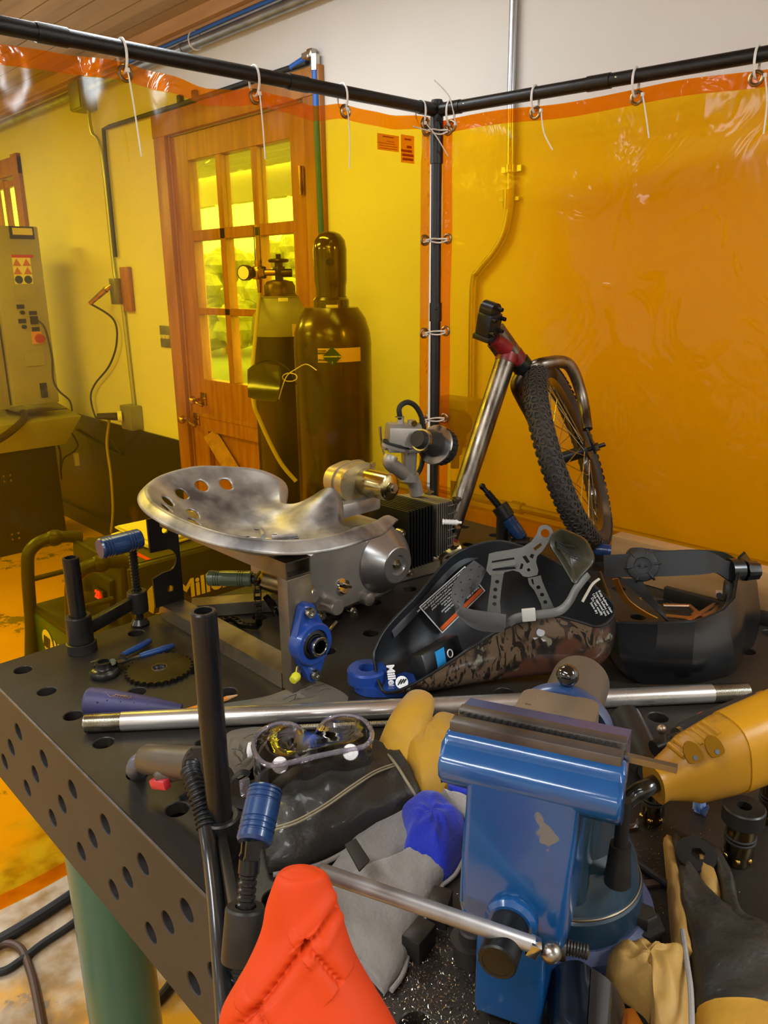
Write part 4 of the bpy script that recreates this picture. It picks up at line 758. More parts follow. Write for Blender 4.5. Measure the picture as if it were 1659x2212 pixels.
def clamp(label, hole, top, collar_z, boss, boss_z, boss_h, spin_top, joint, g0, g1, gr, arm_w=0.013, arm_h=0.024, gm=m_blueh, flange=True, foot=True):
    e = empty('bar_clamp', label, 'clamp', (hole[0], hole[1], T), None); hx, hy = hole
    mb = MB(); pipe(mb, (hx, hy, T - 0.05), (hx, hy, top), 0.0137); mb.build('post', m_post, e)
    mb = MB(); mb.lathe([(0.0145, collar_z[0]), (0.0215, collar_z[0]), (0.0215, collar_z[1] - 0.002), (0.0195, collar_z[1]), (0.0145, collar_z[1])], (hx, hy, 0), (0, 0, 1), 32, closed=True); mb.build('collar', MS['black_steel'], e)
    if flange: mb = MB(); mb.lathe([(0.0145, T + 0.0005), (0.025, T + 0.0005), (0.025, T + 0.017), (0.023, T + 0.018), (0.0145, T + 0.018)], (hx, hy, 0), (0, 0, 1), 32, closed=True); mb.build('stop_ring', MS['black_steel'], e)
    d = V((boss[0] - hx, boss[1] - hy, 0)); n = d.normalized(); s = V((-n.y, n.x, 0)); p = V((hx, hy, collar_z[0] + 0.006)) + n * 0.019; q = V((boss[0], boss[1], boss_z + boss_h * 0.2)) - n * 0.017
    mb = MB(); mb.hexa([p - s * arm_w / 2, p + s * arm_w / 2, q + s * arm_w / 2, q - s * arm_w / 2], [p - s * arm_w / 2 + V((0, 0, arm_h)), p + s * arm_w / 2 + V((0, 0, arm_h)), q + s * arm_w / 2 + V((0, 0, arm_h)), q - s * arm_w / 2 + V((0, 0, arm_h))], 0.002); mb.build('arm', MS['black_steel'], e)
    ax = (V(spin_top) - V((boss[0], boss[1], boss_z))).normalized(); b0 = V((boss[0], boss[1], boss_z))
    mb = MB(); mb.lathe([(0.0095, 0), (0.0175, 0), (0.018, 0.002), (0.018, boss_h - 0.002), (0.0165, boss_h), (0.0095, boss_h)], b0, ax, 32, closed=True); mb.build('boss', MS['black_steel'], e)
    spindle(e, b0 - ax * 0.02, V(spin_top), 0.0082)
    if foot: mb = MB(); mb.lathe([(0.0, 0), (0.016, 0), (0.017, 0.004), (0.011, 0.013), (0.0, 0.014)], V((boss[0], boss[1], T + 0.0005)) if foot == 1 else b0 - ax * 0.034, ax, 24); mb.cyl(b0 - ax * 0.022, b0 + ax * 0.002, 0.0075); mb.build('foot_pad', MS['dark_oxide'], e)
    if joint:
        j = V(joint); mb = MB(); mb.cyl(V(spin_top), V(spin_top) + ax * 0.012, 0.0095); dd = (V(g0) - j).normalized(); sd = dd.cross(ax); sd = sd.normalized() if sd.length > .05 else V((1, 0, 0))
        for k in (-1, 1): mb.box((V(spin_top) + j) / 2 + sd * 0.0065 * k + ax * 0.008, (0.004, 0.013, 0.026), frame((0, 0, 0), sd, ax.cross(sd), ax)); mb.box((j + V(g0)) / 2 + sd * 0.0065 * k, (0.0035, 0.012, 0.022), frame((0, 0, 0), sd, dd.cross(sd), dd))
        mb.cyl(j - sd * 0.010, j + sd * 0.010, 0.0045, seg=12); mb.box(j, (0.009, 0.009, 0.012), frame((0, 0, 0), sd, ax.cross(sd), ax)); mb.build('swivel_joint', MS['dark_oxide'], e)
    if g0 is not None: grip(e, g0, g1, gr, gm)
    return e
# clamp at the far left corner
A0 = (0.150, 0.0); bA = (0.272, 0.028); sA = up(297, 1165, (bA[0], bA[1], 0)); hA = up(300, 1170, (bA[0], bA[1], 0)); dA = depth_of(sA)
clamp('dark screw clamp with a blue grip at the far left corner of the table', A0, T + 0.170, (T + 0.019, T + 0.066), bA, T + 0.028, 0.040, (bA[0], bA[1], sA.z - 0.006), None, dep(303, 1163, dA), dep(215, 1186, dA - 0.05), 0.0185, foot=1)
# tall clamp in the middle, arm reaching past the near edge
B0 = (0.05, -0.6); bB = G(521, 2075, 0.030); sB = dep(537, 1885, depth_of(bB) + 0.008); jB = dep(540, 1842, depth_of(bB) + 0.012)
eB = clamp('tall dark pipe clamp with a blue grip standing up in the middle of the picture', B0, T + 0.288, (T + 0.0, T + 0.046), (bB.x, bB.y), bB.z, 0.046, sB, jB, dep(548, 1822, depth_of(jB) + 0.002), dep(574, 1703, depth_of(jB) + 0.035), 0.0165, arm_h=0.03, arm_w=0.010, flange=False, foot=2)
# clamp lying behind the frame, olive grip
C0 = dep(552, 1250, 1.33)
e = empty('bar_clamp', 'screw clamp with an olive green grip lying sideways behind the steel frame', 'clamp', G(610, 1330)); jC = dep(556, 1250, 1.36); grip(e, dep(545, 1250, 1.36), dep(450, 1249, 1.37), 0.0135, m_oliveh)
mb = MB()
for k in (-1, 1): mb.tube([jC + V((-0.010, -0.008, 0.006 * k)), jC + V((0.012, 0.010, 0.006 * k))], 0.003, 8)
mb.cyl(dep(546, 1250, 1.36), dep(552, 1250, 1.36), 0.009); mb.build('swivel_joint', MS['dark_oxide'], e)
mb = MB(); mb.cyl(dep(562, 1250, 1.37), dep(600, 1262, 1.38), 0.0165, 0.018, 28); mb.cyl(dep(600, 1262, 1.38), dep(668, 1283, 1.40), 0.018, 0.018, 28); mb.build('barrel', mat('gold_steel', '#b39a6a', 0.3, 1.0, '#7f6b4a', 8), e)
# clamp at the right rear corner, spindle leaning
D0 = (1.05, -0.2); e = empty('bar_clamp', 'black screw clamp with a leaning spindle, behind the camouflage helmet', 'clamp', (D0[0], D0[1], T))
tD = up(1081, 1108, (D0[0], D0[1], 0)); dD = depth_of(tD); mb = MB(); mb.cyl((D0[0], D0[1], T - 0.04), tD, 0.0137); mb.build('post', MS['black_paint'], e)
q = dep(1085, 1102, dD); ax = (dep(1040, 1050, dD) - dep(1078, 1106, dD)).normalized(); mb = MB(); mb.cyl(q - ax * 0.02, q + ax * 0.012, 0.0195); mb.build('boss', MS['black_paint'], e); spindle(e, q, dep(1052, 1063, dD), 0.0085, 0.004)
mb = MB(); mb.cyl(dep(1052, 1063, dD), dep(1044, 1054, dD), 0.0055); mb.ball(dep(1042, 1051, dD), 0.0075); mb.build('spindle_tip', MS['dark_oxide'], e)
grip(e, q - ax * 0.02, q - ax * 0.078, 0.0165, m_blueh); f_ = q - ax * 0.078; mb = MB(); mb.cyl(f_, f_ - ax * 0.02, 0.011); s_ = dep(1118, 1172, dD - .01); mb.cyl(s_ - V((0.012, -.012, 0)), s_ + V((0.014, -.014, 0)), 0.010); mb.cyl(s_ + V((-0.016, .016, 0)), s_ + V((-0.012, .012, 0)), 0.022); mb.cyl(s_ + V((0.012, -.012, 0)), s_ + V((0.018, -.018, 0)), 0.014); mb.build('swivel_joint', MS['dark_oxide'], e)
# blue grip of a clamp lying between wheel and headgear
e = empty('bar_clamp', 'blue grip of a clamp lying between the bicycle tyre and the black helmet', 'clamp', G(1275, 1235)); z_ = T + 0.017
a, b = G(1238, 1180, 0.030), G(1330, 1192, 0.030); grip(e, a, b, 0.0145, m_blueh); mb = MB(); mb.cyl(a, a + (a - b).normalized() * 0.03, 0.009); mb.ball(a + (a - b).normalized() * 0.03, 0.013); mb.build('swivel_joint', MS['dark_oxide'], e)

# ================================================================ SEAT ON ITS STEEL STAND
m_tube = mat('raw_tube_steel', '#8c8170', 0.38, 0.75, '#5c5245', 7, (0.35, 0.6), rvar=0.14, col3='#a8977a', scale3=5, thr3=(0.55, 0.7))
m_plate = mat('dark_plate', '#3a332b', 0.45, 0.7, '#262220', 9)
st = empty('seat_stand', 'welded rectangular steel tube stand carrying the metal seat', 'stand', (0.335, -0.16, T)); Z = T
def hollow(mb, a, b, w, h, t=0.0025):
    """square tube from a to b, open ends, w across, h high"""
    a, b = V(a), V(b); d = (b - a).normalized(); s = V((d.y, -d.x, 0)); s = s.normalized() if s.length > .1 else V((1, 0, 0)); u = s.cross(d)
    if u.dot(V((0, 0, 1))) < 0 and abs(d.z) < .9: u = -u
    def ring(p, W_, H_): return [p + s * W_ / 2 + u * H_ / 2, p - s * W_ / 2 + u * H_ / 2, p - s * W_ / 2 - u * H_ / 2, p + s * W_ / 2 - u * H_ / 2]
    mb.loft([ring(a + d * 0.02, w - 2 * t, h - 2 * t), ring(a, w - 2 * t, h - 2 * t), ring(a, w, h), ring(b, w, h), ring(b, w - 2 * t, h - 2 * t), ring(b - d * 0.02, w - 2 * t, h - 2 * t)])
mb = MB(); hollow(mb, (0.338, -0.352, Z + 0.0135), (0.338, 0.030, Z + 0.0135), 0.046, 0.026); mb.build('lower_tube', m_tube, st, ang=30)
mb = MB(); hollow(mb, (0.338, -0.377, Z + 0.200), (0.338, 0.00, Z + 0.200), 0.046, 0.026); mb.build('upper_tube', m_tube, st, ang=30)
mb = MB(); mb.box((0.338, -0.366, Z + 0.0945), (0.046, 0.026, 0.185), bev=0.002); mb.build('front_upright', m_tube, st, ang=30)
pa, pb = up(365, 1150, (0.335, 0.02, 0)), up(380, 1315, (0.335, 0.02, 0)); H_ = 0.172
out = [(-0.033, 0), (0.026, 0), (0.026, H_), (-0.033, H_), (-0.033, 0.108), (-0.020, 0.108)] + [(-0.002 + 0.020 * cos(t), 0.086 + 0.022 * sin(t)) for t in [pi / 2 * 0.8 - pi * 0.8 * k / 8 for k in range(9)]] + [(-0.012, 0.064), (-0.033, 0.058)]
mb = MB(); mb.plate(out, 0.005, [circ(0.0, 0.145, 0.0065), circ(0.0, 0.030, 0.0065)], L=frame((0.335, 0.025, Z + 0.0265), (1, 0, 0), (0, 0, 1))); mb.build('rear_plate', m_plate, st, ang=30)
# frame bars of the machine running back to the bottom bracket
mb = MB(); hollow(mb, (0.365, 0.0, Z + 0.014), (0.50, -0.09, Z + 0.014), 0.04, 0.024); hollow(mb, (0.52, -0.10, Z + 0.014), (0.90, -0.158, Z + 0.014), 0.05, 0.024)
gf = mb.build('frame_bar', m_tube, None, ang=30); tag(gf, 'brownish rectangular steel bars lying under the engine towards the bottom bracket', 'frame bar')
bt = MB(); c = V((0.345, -0.381, 0)); ctr = up(638, 1385, (0.345, -0.381, 0)); nB = V((0.0, -1, 0))
be = empty('flange_bearing', 'blue flange bearing bolted to the front upright of the stand', 'bearing', (ctr.x, ctr.y, Z + 0.04)); m_cast = mat('blue_cast', '#1c3f8c', 0.3, 0.1, '#24468f', 20, coat=0.5, bump=0.15, bscale=120)
cz = ctr.z; L_ = frame((ctr.x, -0.380, cz), (1, 0, 0), (0, 0, 1))
lobe = []
for k in range(48):
    a = 2 * pi * k / 48; x, y = 0.031 * cos(a), 0.031 * sin(a); lobe.append((x, y))
oval = [(0.0135 * cos(t) - 0.004, 0.052 + 0.0135 * sin(t)) for t in [pi * k / 8 for k in range(9)]] + [(-0.031, 0.010), (-0.033, -0.004), (-0.026, -0.02)] + [(0.0135 * cos(t) + 0.002, -0.052 + 0.0135 * sin(t)) for t in [pi + pi * k / 8 for k in range(9)]] + [(0.030, -0.016), (0.033, 0.002), (0.024, 0.022)]
mb = MB(); mb.plate(oval, 0.014, [circ(-0.004, 0.052, 0.005, 16), circ(0.002, -0.052, 0.005, 16)], L=L_); mb.lathe([(0.0, 0.0), (0.0335, 0.0), (0.0335, 0.020), (0.031, 0.0225), (0.0235, 0.0225), (0.0235, 0.014), (0, 0.014)], L_.translation, nB, 40); mb.build('housing', m_cast, be)
p0 = V(L_.translation); mb = MB(); mb.lathe([(0.0225, 0.014), (0.0225, 0.019), (0.0165, 0.021), (0.0165, 0.014)], p0, nB, 36, closed=True); mb.build('seal', MS['rubber'], be)
mb = MB(); mb.lathe([(0.0105, 0.0), (0.0155, 0.0), (0.0155, 0.034), (0.0145, 0.035), (0.0115, 0.035), (0.0105, 0.034)], p0, nB, 36, closed=True); mb.build('inner_race', MS['bright_steel'], be)
mb = MB(); mb.cyl(p0 + V((0.009, -0.030, -0.013)), p0 + V((0.011, -0.030, -0.0155)), 0.0028); mb.build('set_screw', MS['ink'], be)
for dx, dz in ((-0.004, 0.052), (0.002, -0.052)): mb = MB(); mb.lathe([(0, 0.02), (0.0035, 0.02), (0.0035, 0.022), (0.0075, 0.022), (0.0085, 0.019), (0.0085, 0.0142), (0, 0.0142)], p0 + V((dx, 0, dz)), nB, 24); mb.build('bolt', MS['zinc'], be)
mb = MB(); gp = p0 + V((-0.026, -0.012, -0.033)); mb.cyl(gp, gp + V((-0.010, -0.010, -0.004)), 0.0045); mb.build('grease_fitting', MS['zinc'], be); mb = MB(); mb.lathe([(0, 0), (0.006, 0), (0.0075, 0.004), (0.006, 0.013), (0, 0.014)], gp + V((-0.010, -0.010, -0.004)), V((-1, -0.3, -0.3)), 16); mb.build('yellow_cap', mat('yellow_rubber', '#c6c22e', 0.4), be)
# the seat itself
m_seat = mat('seat_steel', '#b3afa7', 0.42, 0.7, '#5e5b5a', 13, (0.42, 0.66), 6, rvar=0.1, bump=0.03, bscale=60)
SCx = V((0.345, -0.283, Z)); fS = V((cos(RAD(6)), sin(RAD(6)), 0)); wS = V((fS.y, -fS.x, 0))
sm = lambda x, a, b: (lambda t: t * t * (3 - 2 * t))(min(max((x - a) / (b - a), 0), 1))
def seat_pt(r, th):
    c_, s_ = cos(th), sin(th); a = 0.150; b = 0.185
    k = (abs(c_) ** 2.3 + abs(s_) ** 2.3) ** (-1 / 2.3); f = c_ * k * a * r; w = s_ * k * b * r; q = min(r, 1.0)
    if c_ > 0: g = sm(c_, 0.0, 0.9); f += r * r * g * (0.004 * math.exp(-(w / 0.03) ** 2) - 0.038 * math.exp(-((abs(w) - 0.065) / 0.035) ** 2) + 0.030 * math.exp(-((abs(w) - 0.135) / 0.03) ** 2))
    ft = sm(f, 0.0, 0.12); aw = abs(w); S = max((q - 0.32) / 0.68, 0) ** 1.5; keep = sm(aw, 0.085, 0.165)
    h = 0.219 - 0.10 * w * q + 0.072 * S * (1 - ft * (1 - keep) * 0.80) + 0.040 * ft * math.exp(-(w / 0.036) ** 2) * q - 0.012 * ft * keep
    if r > 1.0: h -= (r - 1.0) * 0.13 + ((r - 1) * 12) ** 2 * 0.003
    return f, w, h
seat = empty('tractor_seat', 'bare metal tractor seat with a row of round holes, on the steel stand', 'seat', SCx + V((0, 0, 0.21)))
def seat_P(r, t): f, w, h = seat_pt(r, t); return SCx + fS * f + wS * w + V((0, 0, h))
NT, NR = 200, 72; mb = MB(); rr_ = [0.012 + (1.085 - 0.012) * j / NR for j in range(NR + 1)]; PP = [[seat_P(rr_[j], 2 * pi * i / NT) for j in range(NR + 1)] for i in range(NT)]
def seen_at(px, py, rlo, rhi):
    best = None
    for i in range(NT):
        for j in range(NR + 1):
            if rlo < rr_[j] < rhi:
                q = PP[i][j] - CAM; z = q.dot(V(RC[2])); e_ = (829.5 + FPX * q.dot(V(RC[0])) / z - px) ** 2 + (1106 + FPX * q.dot(V(RC[1])) / z - py) ** 2
                if best is None or e_ < best[0]: best = (e_, PP[i][j])
    return best[1]
hc = [(seen_at(x, y, 0.45, 0.85), 0.0115) for x, y in ((485, 1040), (435, 1050), (392, 1067), (361, 1083), (345, 1104), (417, 1111), (420, 1131))]
hc += [(seat_P(0.18, RAD(170 + 90 * k)), 0.0042) for k in range(4)] + [(seat_P(0.012, 0), 0.006)] + [(seat_P(0.30, RAD(215 + 90 * k)), 0.0035) for k in range(4)]
ring = [[None] * (NR + 1) for _ in range(NT)]
for i in range(NT):
    for j in range(NR + 1):
        P = PP[i][j].copy(); inside = False
        for H, hr in hc:
            d = (P - H).length
            sn = min(0.0030, hr * 0.35)
            if d < hr + sn * 0.8 and d > 1e-6:
                if d > hr - sn: P = H + (P - H) * (hr / d)
                else: inside = True
        ring[i][j] = (mb.v(P), inside)
for i in range(NT):
    for j in range(NR):
        q = (ring[i][j], ring[(i + 1) % NT][j], ring[(i + 1) % NT][j + 1], ring[i][j + 1])
        if not any(x[1] for x in q): mb.f([x[0] for x in q])
pan = mb.build('pan', m_seat, seat, ang=180); md = pan.modifiers.new('thickness', 'SOLIDIFY'); md.thickness = 0.0025; md.offset = 0
for k in range(4):
    a = RAD(35 + 90 * k); d_ = fS * cos(a) + wS * sin(a); o_ = SCx + V((0, 0, 0.2225)); mb = MB(); mb.tube([o_ + d_ * 0.012, o_ + d_ * 0.03, o_ + d_ * 0.052], [0.004, 0.005, 0.003], 10); mb.build('pressed_rib', m_seat, seat)
mb = MB(); mb.cyl(SCx + V((0.0, -0.03, 0.2131)), SCx + V((0.0, -0.03, 0.2205)), 0.024); mb.build('mounting_pad', MS['mill_steel'], seat)

# ================================================================ ENGINE
m_alu = mat('cast_aluminium', '#a39d94', 0.42, 0.6, '#918a81', 12, bump=0.12, bscale=260, rvar=0.06)
m_alus = mat('satin_aluminium', '#b0afad', 0.28, 0.85, '#9a9997', 10)
m_fin = mat('black_fins', '#181818', 0.4, 0.3); m_final = mat('grey_fins', '#8d867b', 0.45, 0.8, '#6d665c', 15)
YE = -0.205; N_ = V((0, -1, 0))
eng = empty('engine', 'small aluminium motorcycle engine behind the steel seat', 'engine', (0.66, -0.14, Z + 0.02))
pxs = [(636, 1190), (660, 1172), (700, 1165), (752, 1156), (810, 1140), (850, 1133), (868, 1150), (880, 1180), (884, 1215), (872, 1252), (846, 1280), (800, 1306), (765, 1312), (722, 1330), (692, 1326), (668, 1306), (640, 1282)]
ps = [aty(x, y, YE) for x, y in pxs]; c0 = sum(ps, V((0, 0, 0))) / len(ps)
mb = MB(); R0 = [p + V((0, 0.012, 0)) for p in ps]; R1 = [c0 + (p - c0) * 0.94 for p in ps]; R2 = [c0 + (p - c0) * 0.80 + V((0, -0.010, 0)) for p in ps]; Rb = [p + V((0, 0.14, 0)) for p in ps]
mb.loft([Rb, R0, R1, R2]); mb.build('crankcase', m_alu, eng, ang=28)
mb = MB(); mb.loft([[c0 + (p - c0) * k + V((0, dy, 0)) for p in ps] for k, dy in ((1.03, 0.03), (1.03, 0.024), (1.0, 0.024), (1.0, 0.03))], False, False, True); mb.build('case_flange', m_alus, eng, ang=28)
cc = aty(822, 1208, YE); mb = MB(); mb.lathe([(0.0, -0.0), (0.066, 0.0), (0.064, 0.014), (0.057, 0.024), (0.036, 0.048), (0.034, 0.049), (0.020, 0.049), (0.017, 0.044), (0.0, 0.044)], cc, N_, 56); mb.build('clutch_cover', m_alus, eng, ang=22)
mb = MB(); mb.lathe([(0, 0.053), (0.004, 0.053), (0.004, 0.050), (0.0075, 0.050), (0.0075, 0.044), (0.011, 0.0445), (0.011, 0.043)], cc, N_, 6); mb.build('centre_nut', MS['zinc'], eng)
def stub(name, px, py, r, h, m, taper=0.9, seg=28, y=YE - 0.006):
    p = aty(px, py, y); mb = MB(); mb.lathe([(0, -0.01), (r * 1.25, -0.01), (r, 0.008), (r, h - 0.003), (r * taper, h), (0, h)], p, N_, seg); return mb.build(name, m, eng)
stub('shaft_boss', 708, 1303, 0.0155, 0.03, m_alu); stub('cover_boss', 786, 1290, 0.013, 0.020, m_alu, 0.5); stub('side_boss', 668, 1284, 0.012, 0.015, m_alu)
p = aty(735, 1266, YE - 0.004); mb = MB(); mb.lathe([(0, 0), (0.0165, 0), (0.0165, 0.008), (0.015, 0.011), (0.0, 0.012)], p, V((0.2, -1, 0.35)), 28); mb.box(p + V((0.002, -0.014, 0.005)), (0.027, 0.010, 0.007), MX.Rotation(0.5, 3, 'Y'), 0.003); mb.build('oil_cap', mat('chrome', '#d8d4cc', 0.08, 1.0), eng)
for px, py in ((672, 1171), (660, 1266), (757, 1318), (862, 1150), (880, 1236), (690, 1328)):
    p = aty(px, py, YE + 0.004); mb = MB(); mb.lathe([(0, -0.004), (0.0085, -0.004), (0.0085, 0.008), (0.006, 0.008), (0.006, 0.013), (0.0028, 0.013), (0.0028, 0.010), (0, 0.010)], p, N_, 16); mb.build('bolt', MS['zinc'], eng)
# barrel and head: fins stacked along x
x0 = aty(838, 1150, -0.14).x; hz0 = Z + 0.100
mb = MB(); mb.cyl((x0 - 0.02, -0.135, hz0), (x0 + 0.17, -0.135, hz0), 0.034)
for k in range(9): mb.box((x0 + 0.006 + 0.0088 * k, -0.135, hz0), (0.0032, 0.122, 0.125), bev=0.001, seg=1)
mb.build('barrel_fins', m_fin, eng)
hx0 = x0 + 0.088; mb = MB(); mb.box((hx0 + 0.030, -0.135, hz0), (0.07, 0.075, 0.08), bev=0.006)
for k in range(9): mb.box((hx0 + 0.004 + 0.0082 * k, -0.135, hz0 + 0.002), (0.003, 0.118 - 0.003 * k, 0.118 - 0.002 * k), bev=0.001, seg=1)
for k in range(6): mb.box((hx0 + 0.062, -0.135, hz0 - 0.045 + 0.018 * k), (0.03, 0.10, 0.003), bev=0.001, seg=1)
mb.build('cylinder_head', m_final, eng)
for dy, dz in ((-0.05, 0.055), (-0.05, -0.01), (-0.045, -0.05), (0.03, 0.055)): mb = MB(); q = V((hx0 + 0.066, -0.135 + dy, hz0 + dz)); mb.lathe([(0, 0), (0.009, 0), (0.009, 0.008), (0.005, 0.008), (0.005, 0.016), (0, 0.016)], q, (1, -0.15, 0), 6); mb.build('head_nut', MS['zinc'], eng)
q = V((hx0 + 0.022, -0.192, hz0 + 0.018)); dq = V((0.55, -0.75, 0.0)).normalized(); pr = [(0, 0), (0.007, 0)] + [(0.0052 + 0.001 * (k % 2), 0.004 + 0.0035 * k) for k in range(8)] + [(0.003, 0.034), (0.003, 0.04), (0, 0.04)]; mb = MB(); mb.lathe(pr, q, dq, 16); mb.build('spark_plug', mat('ceramic', '#e4ded6', 0.25), eng)
# starter motor on top of the crankcase
s1 = aty(846, 1054, -0.245); a_, b_ = s1, s1 + V((0, 0.085, 0)); mb = MB(); mb.lathe([(0, -0.006), (0.008, -0.006), (0.0085, 0.0), (0.020, 0.001), (0.0245, 0.004), (0.0262, 0.010), (0.0262, 0.088), (0, 0.088)], a_, (0, 1, 0), 40); st_ = mb.build('starter_motor', mat('starter_steel', '#c2b27c', 0.18, 1.0, '#a39a7c', 4), eng)
mb = MB(); mb.lathe([(0, -0.011), (0.006, -0.011), (0.0065, -0.007), (0.0105, -0.007), (0.0108, -0.002), (0, -0.001)], a_, (0, 1, 0), 6); mb.build('end_nut', MS['zinc'], st_)
mb = MB(); hp = [(0.0, 0.036), (0.020, 0.030), (0.030, 0.008), (0.028, -0.018), (0.008, -0.034), (-0.030, -0.038), (-0.055, -0.022), (-0.062, 0.004), (-0.050, 0.026), (-0.022, 0.034)]
mb.plate(sp2(hp, 4), 0.024, L=frame(b_ + V((0.0, 0.012, 0)), (1, 0, 0), (0, 0, 1))); mb.plate([(x * 0.92 - 0.002, y * 0.92) for x, y in sp2(hp, 4)], 0.03, L=frame(b_ + V((0.0, 0.042, 0)), (1, 0, 0), (0, 0, 1))); mb.plate([(x * 1.06, y * 1.06) for x, y in sp2(hp, 4)], 0.004, L=frame(b_ + V((0.0, 0.015, 0)), (1, 0, 0), (0, 0, 1)))
mb.build('gear_housing', mat('warm_aluminium', '#b8a887', 0.4, 0.8, '#9d8c6a', 12), st_, ang=30)
for dx, dz in ((0.018, 0.030), (-0.055, 0.02), (0.005, -0.034)): mb = MB(); mb.lathe([(0, 0), (0.006, 0), (0.006, 0.006), (0, 0.006)], b_ + V((dx, -0.012, dz)), N_, 6); mb.build('bolt', MS['zinc'], st_)
mb = MB(); mb.box((s1.x - 0.02, -0.14, s1.z - 0.045), (0.10, 0.09, 0.03), bev=0.006); mb.build('starter_mount', m_alu, eng)
# intake elbow, carburettor, boot and air filter
yi = -0.115; pA, pB, pC2 = aty(893, 1040, yi), aty(868, 1018, yi), aty(845, 985, yi)
mb = MB(); mb.tube(smooth_path([pA + V((0.01, 0, -0.03)), pA, pB + V((-0.003, 0, 0)), aty(842, 1000, yi), pC2]), 0.0150, 20); mb.build('intake_elbow', m_alu, eng)
fl = aty(856, 968, yi); fax = V((0.25, -0.3, 0.9)).normalized(); Lf = frame(fl, V((0.8, -0.35, -0.25)), None, fax); mb = MB(); mb.plate(sp2([(-0.034, -0.006), (-0.028, 0.009), (0, 0.019), (0.028, 0.009), (0.034, -0.006), (0.024, -0.014), (0, -0.019), (-0.024, -0.014)], 3), 0.007, L=Lf); mb.build('intake_flange', m_alu, eng)
mb = MB(); mb.plate([(x * 1.03, y * 1.08) for x, y in sp2([(-0.034, -0.006), (-0.028, 0.009), (0, 0.019), (0.028, 0.009), (0.034, -0.006), (0.024, -0.014), (0, -0.019), (-0.024, -0.014)], 3)], 0.004, L=frame(fl + fax * 0.0075, V((0.8, -0.35, -0.25)), None, fax)); mb.build('gasket', MS['rubber'], eng)
for k in (-1, 1): q = Lf @ V((0.026 * k, -0.002, -0.001)); mb = MB(); mb.cyl(q, q - fax * 0.006, 0.0065, seg=6); mb.build('flange_bolt', MS['zinc'], eng)
cb_c = aty(871, 937, yi); Lc = frame(cb_c, (0.86, -0.50, -0.07), None, (0.03, -0.1, 1)); mb = MB(Lc)
prof = [(-0.024, -0.020), (0.024, -0.020), (0.024, 0.004), (0.020, 0.016), (0.010, 0.022), (-0.010, 0.022), (-0.020, 0.016), (-0.024, 0.004)]
mb.loft([[V((x, a, b)) for a, b in prof] for x in (-0.034, 0.034)]); mb.box((0, 0, -0.022), (0.078, 0.056, 0.006), bev=0.002); mb.box((0, 0, -0.030), (0.07, 0.05, 0.01), bev=0.003); cbt = mb.build('carburettor', m_alu, eng, ang=25)
mb = MB(Lc); mb.cyl((-0.008, 0, 0.018), (-0.008, 0, 0.038), 0.008, 0.0065); mb.cyl((0.015, -0.004, 0.018), (0.015, -0.004, 0.030), 0.009); mb.build('fuel_spigot', m_alu, cbt); mb = MB(Lc); mb.cyl((0.017, -0.012, 0.026), (0.017, -0.018, 0.026), 0.006); mb.build('brass_screw', m_brass, cbt)
mb = MB(Lc); mb.cyl((0.016, 0.0, -0.035), (0.02, 0.0, -0.085), 0.017, 0.015); mb.cyl((0.02, 0, -0.085), (0.02, 0, -0.10), 0.021); mb.build('throttle_body', m_alu, cbt); mb = MB(Lc); mb.cyl((-0.046, -0.004, -0.022), (-0.052, -0.004, 0.016), 0.0022, 0.0035); mb.cyl((-0.046, -0.004, -0.022), (-0.036, -0.004, -0.05), 0.002); mb.build('choke_lever', MS['zinc'], cbt)
hs = [aty(x, y, yi) for x, y in ((865, 905), (862, 885), (868, 874), (882, 869), (898, 878), (910, 900), (916, 930), (916, 965), (912, 1000), (904, 1020), (893, 1030))]; mb = MB(); mb.tube(smooth_path(hs), 0.0055, 12); mb.build('fuel_hose', MS['rubber'], eng)
mb = MB(); q = aty(864, 900, yi); mb.tube([q + V((0.0075 * cos(t * pi / 6), 0.0075 * sin(t * pi / 6), 0)) for t in range(12)], 0.001, 6, closed=True); mb.cyl(q + V((-0.008, 0, 0)), q + V((-0.014, 0, 0.001)), 0.0012); mb.build('hose_clip', MS['zinc'], eng)
ba, bb = dep(908, 950, depth_of(cb_c) - 0.03), dep(938, 960, depth_of(cb_c) + 0.012); fx = (bb - ba).normalized(); mb = MB(); mb.tube([ba - fx * 0.012, ba, ba + fx * 0.02, bb], [0.017, 0.0195, 0.022, 0.027], 28); mb.build('rubber_boot', MS['rubber'], eng); mb = MB(); mb.lathe([(0.019, 0.001), (0.0228, 0.001), (0.0228, 0.010), (0.019, 0.010)], ba, fx, 32, closed=True); mb.build('hose_clamp', MS['zinc'], eng)
mb = MB(); mb.lathe([(0, 0), (0.028, 0), (0.041, 0.001), (0.0425, 0.004), (0.040, 0.008), (0, 0.009)], bb, fx, 40); af = mb.build('air_filter', MS['bright_steel'], eng); mb = MB(); mb.lathe([(0.037, 0.007), (0.039, 0.032), (0.036, 0.036), (0, 0.036)], bb, fx, 40)
for k in range(24): a = 2 * pi * k / 24; u_ = fx.orthogonal().normalized(); w_ = fx.cross(u_); mb.box(bb + fx * 0.02 + (u_ * cos(a) + w_ * sin(a)) * 0.0385, (0.003, 0.003, 0.024), frame((0, 0, 0), u_ * cos(a) + w_ * sin(a), -u_ * sin(a) + w_ * cos(a), fx))
mb.build('filter_element', MS['rubber'], af)
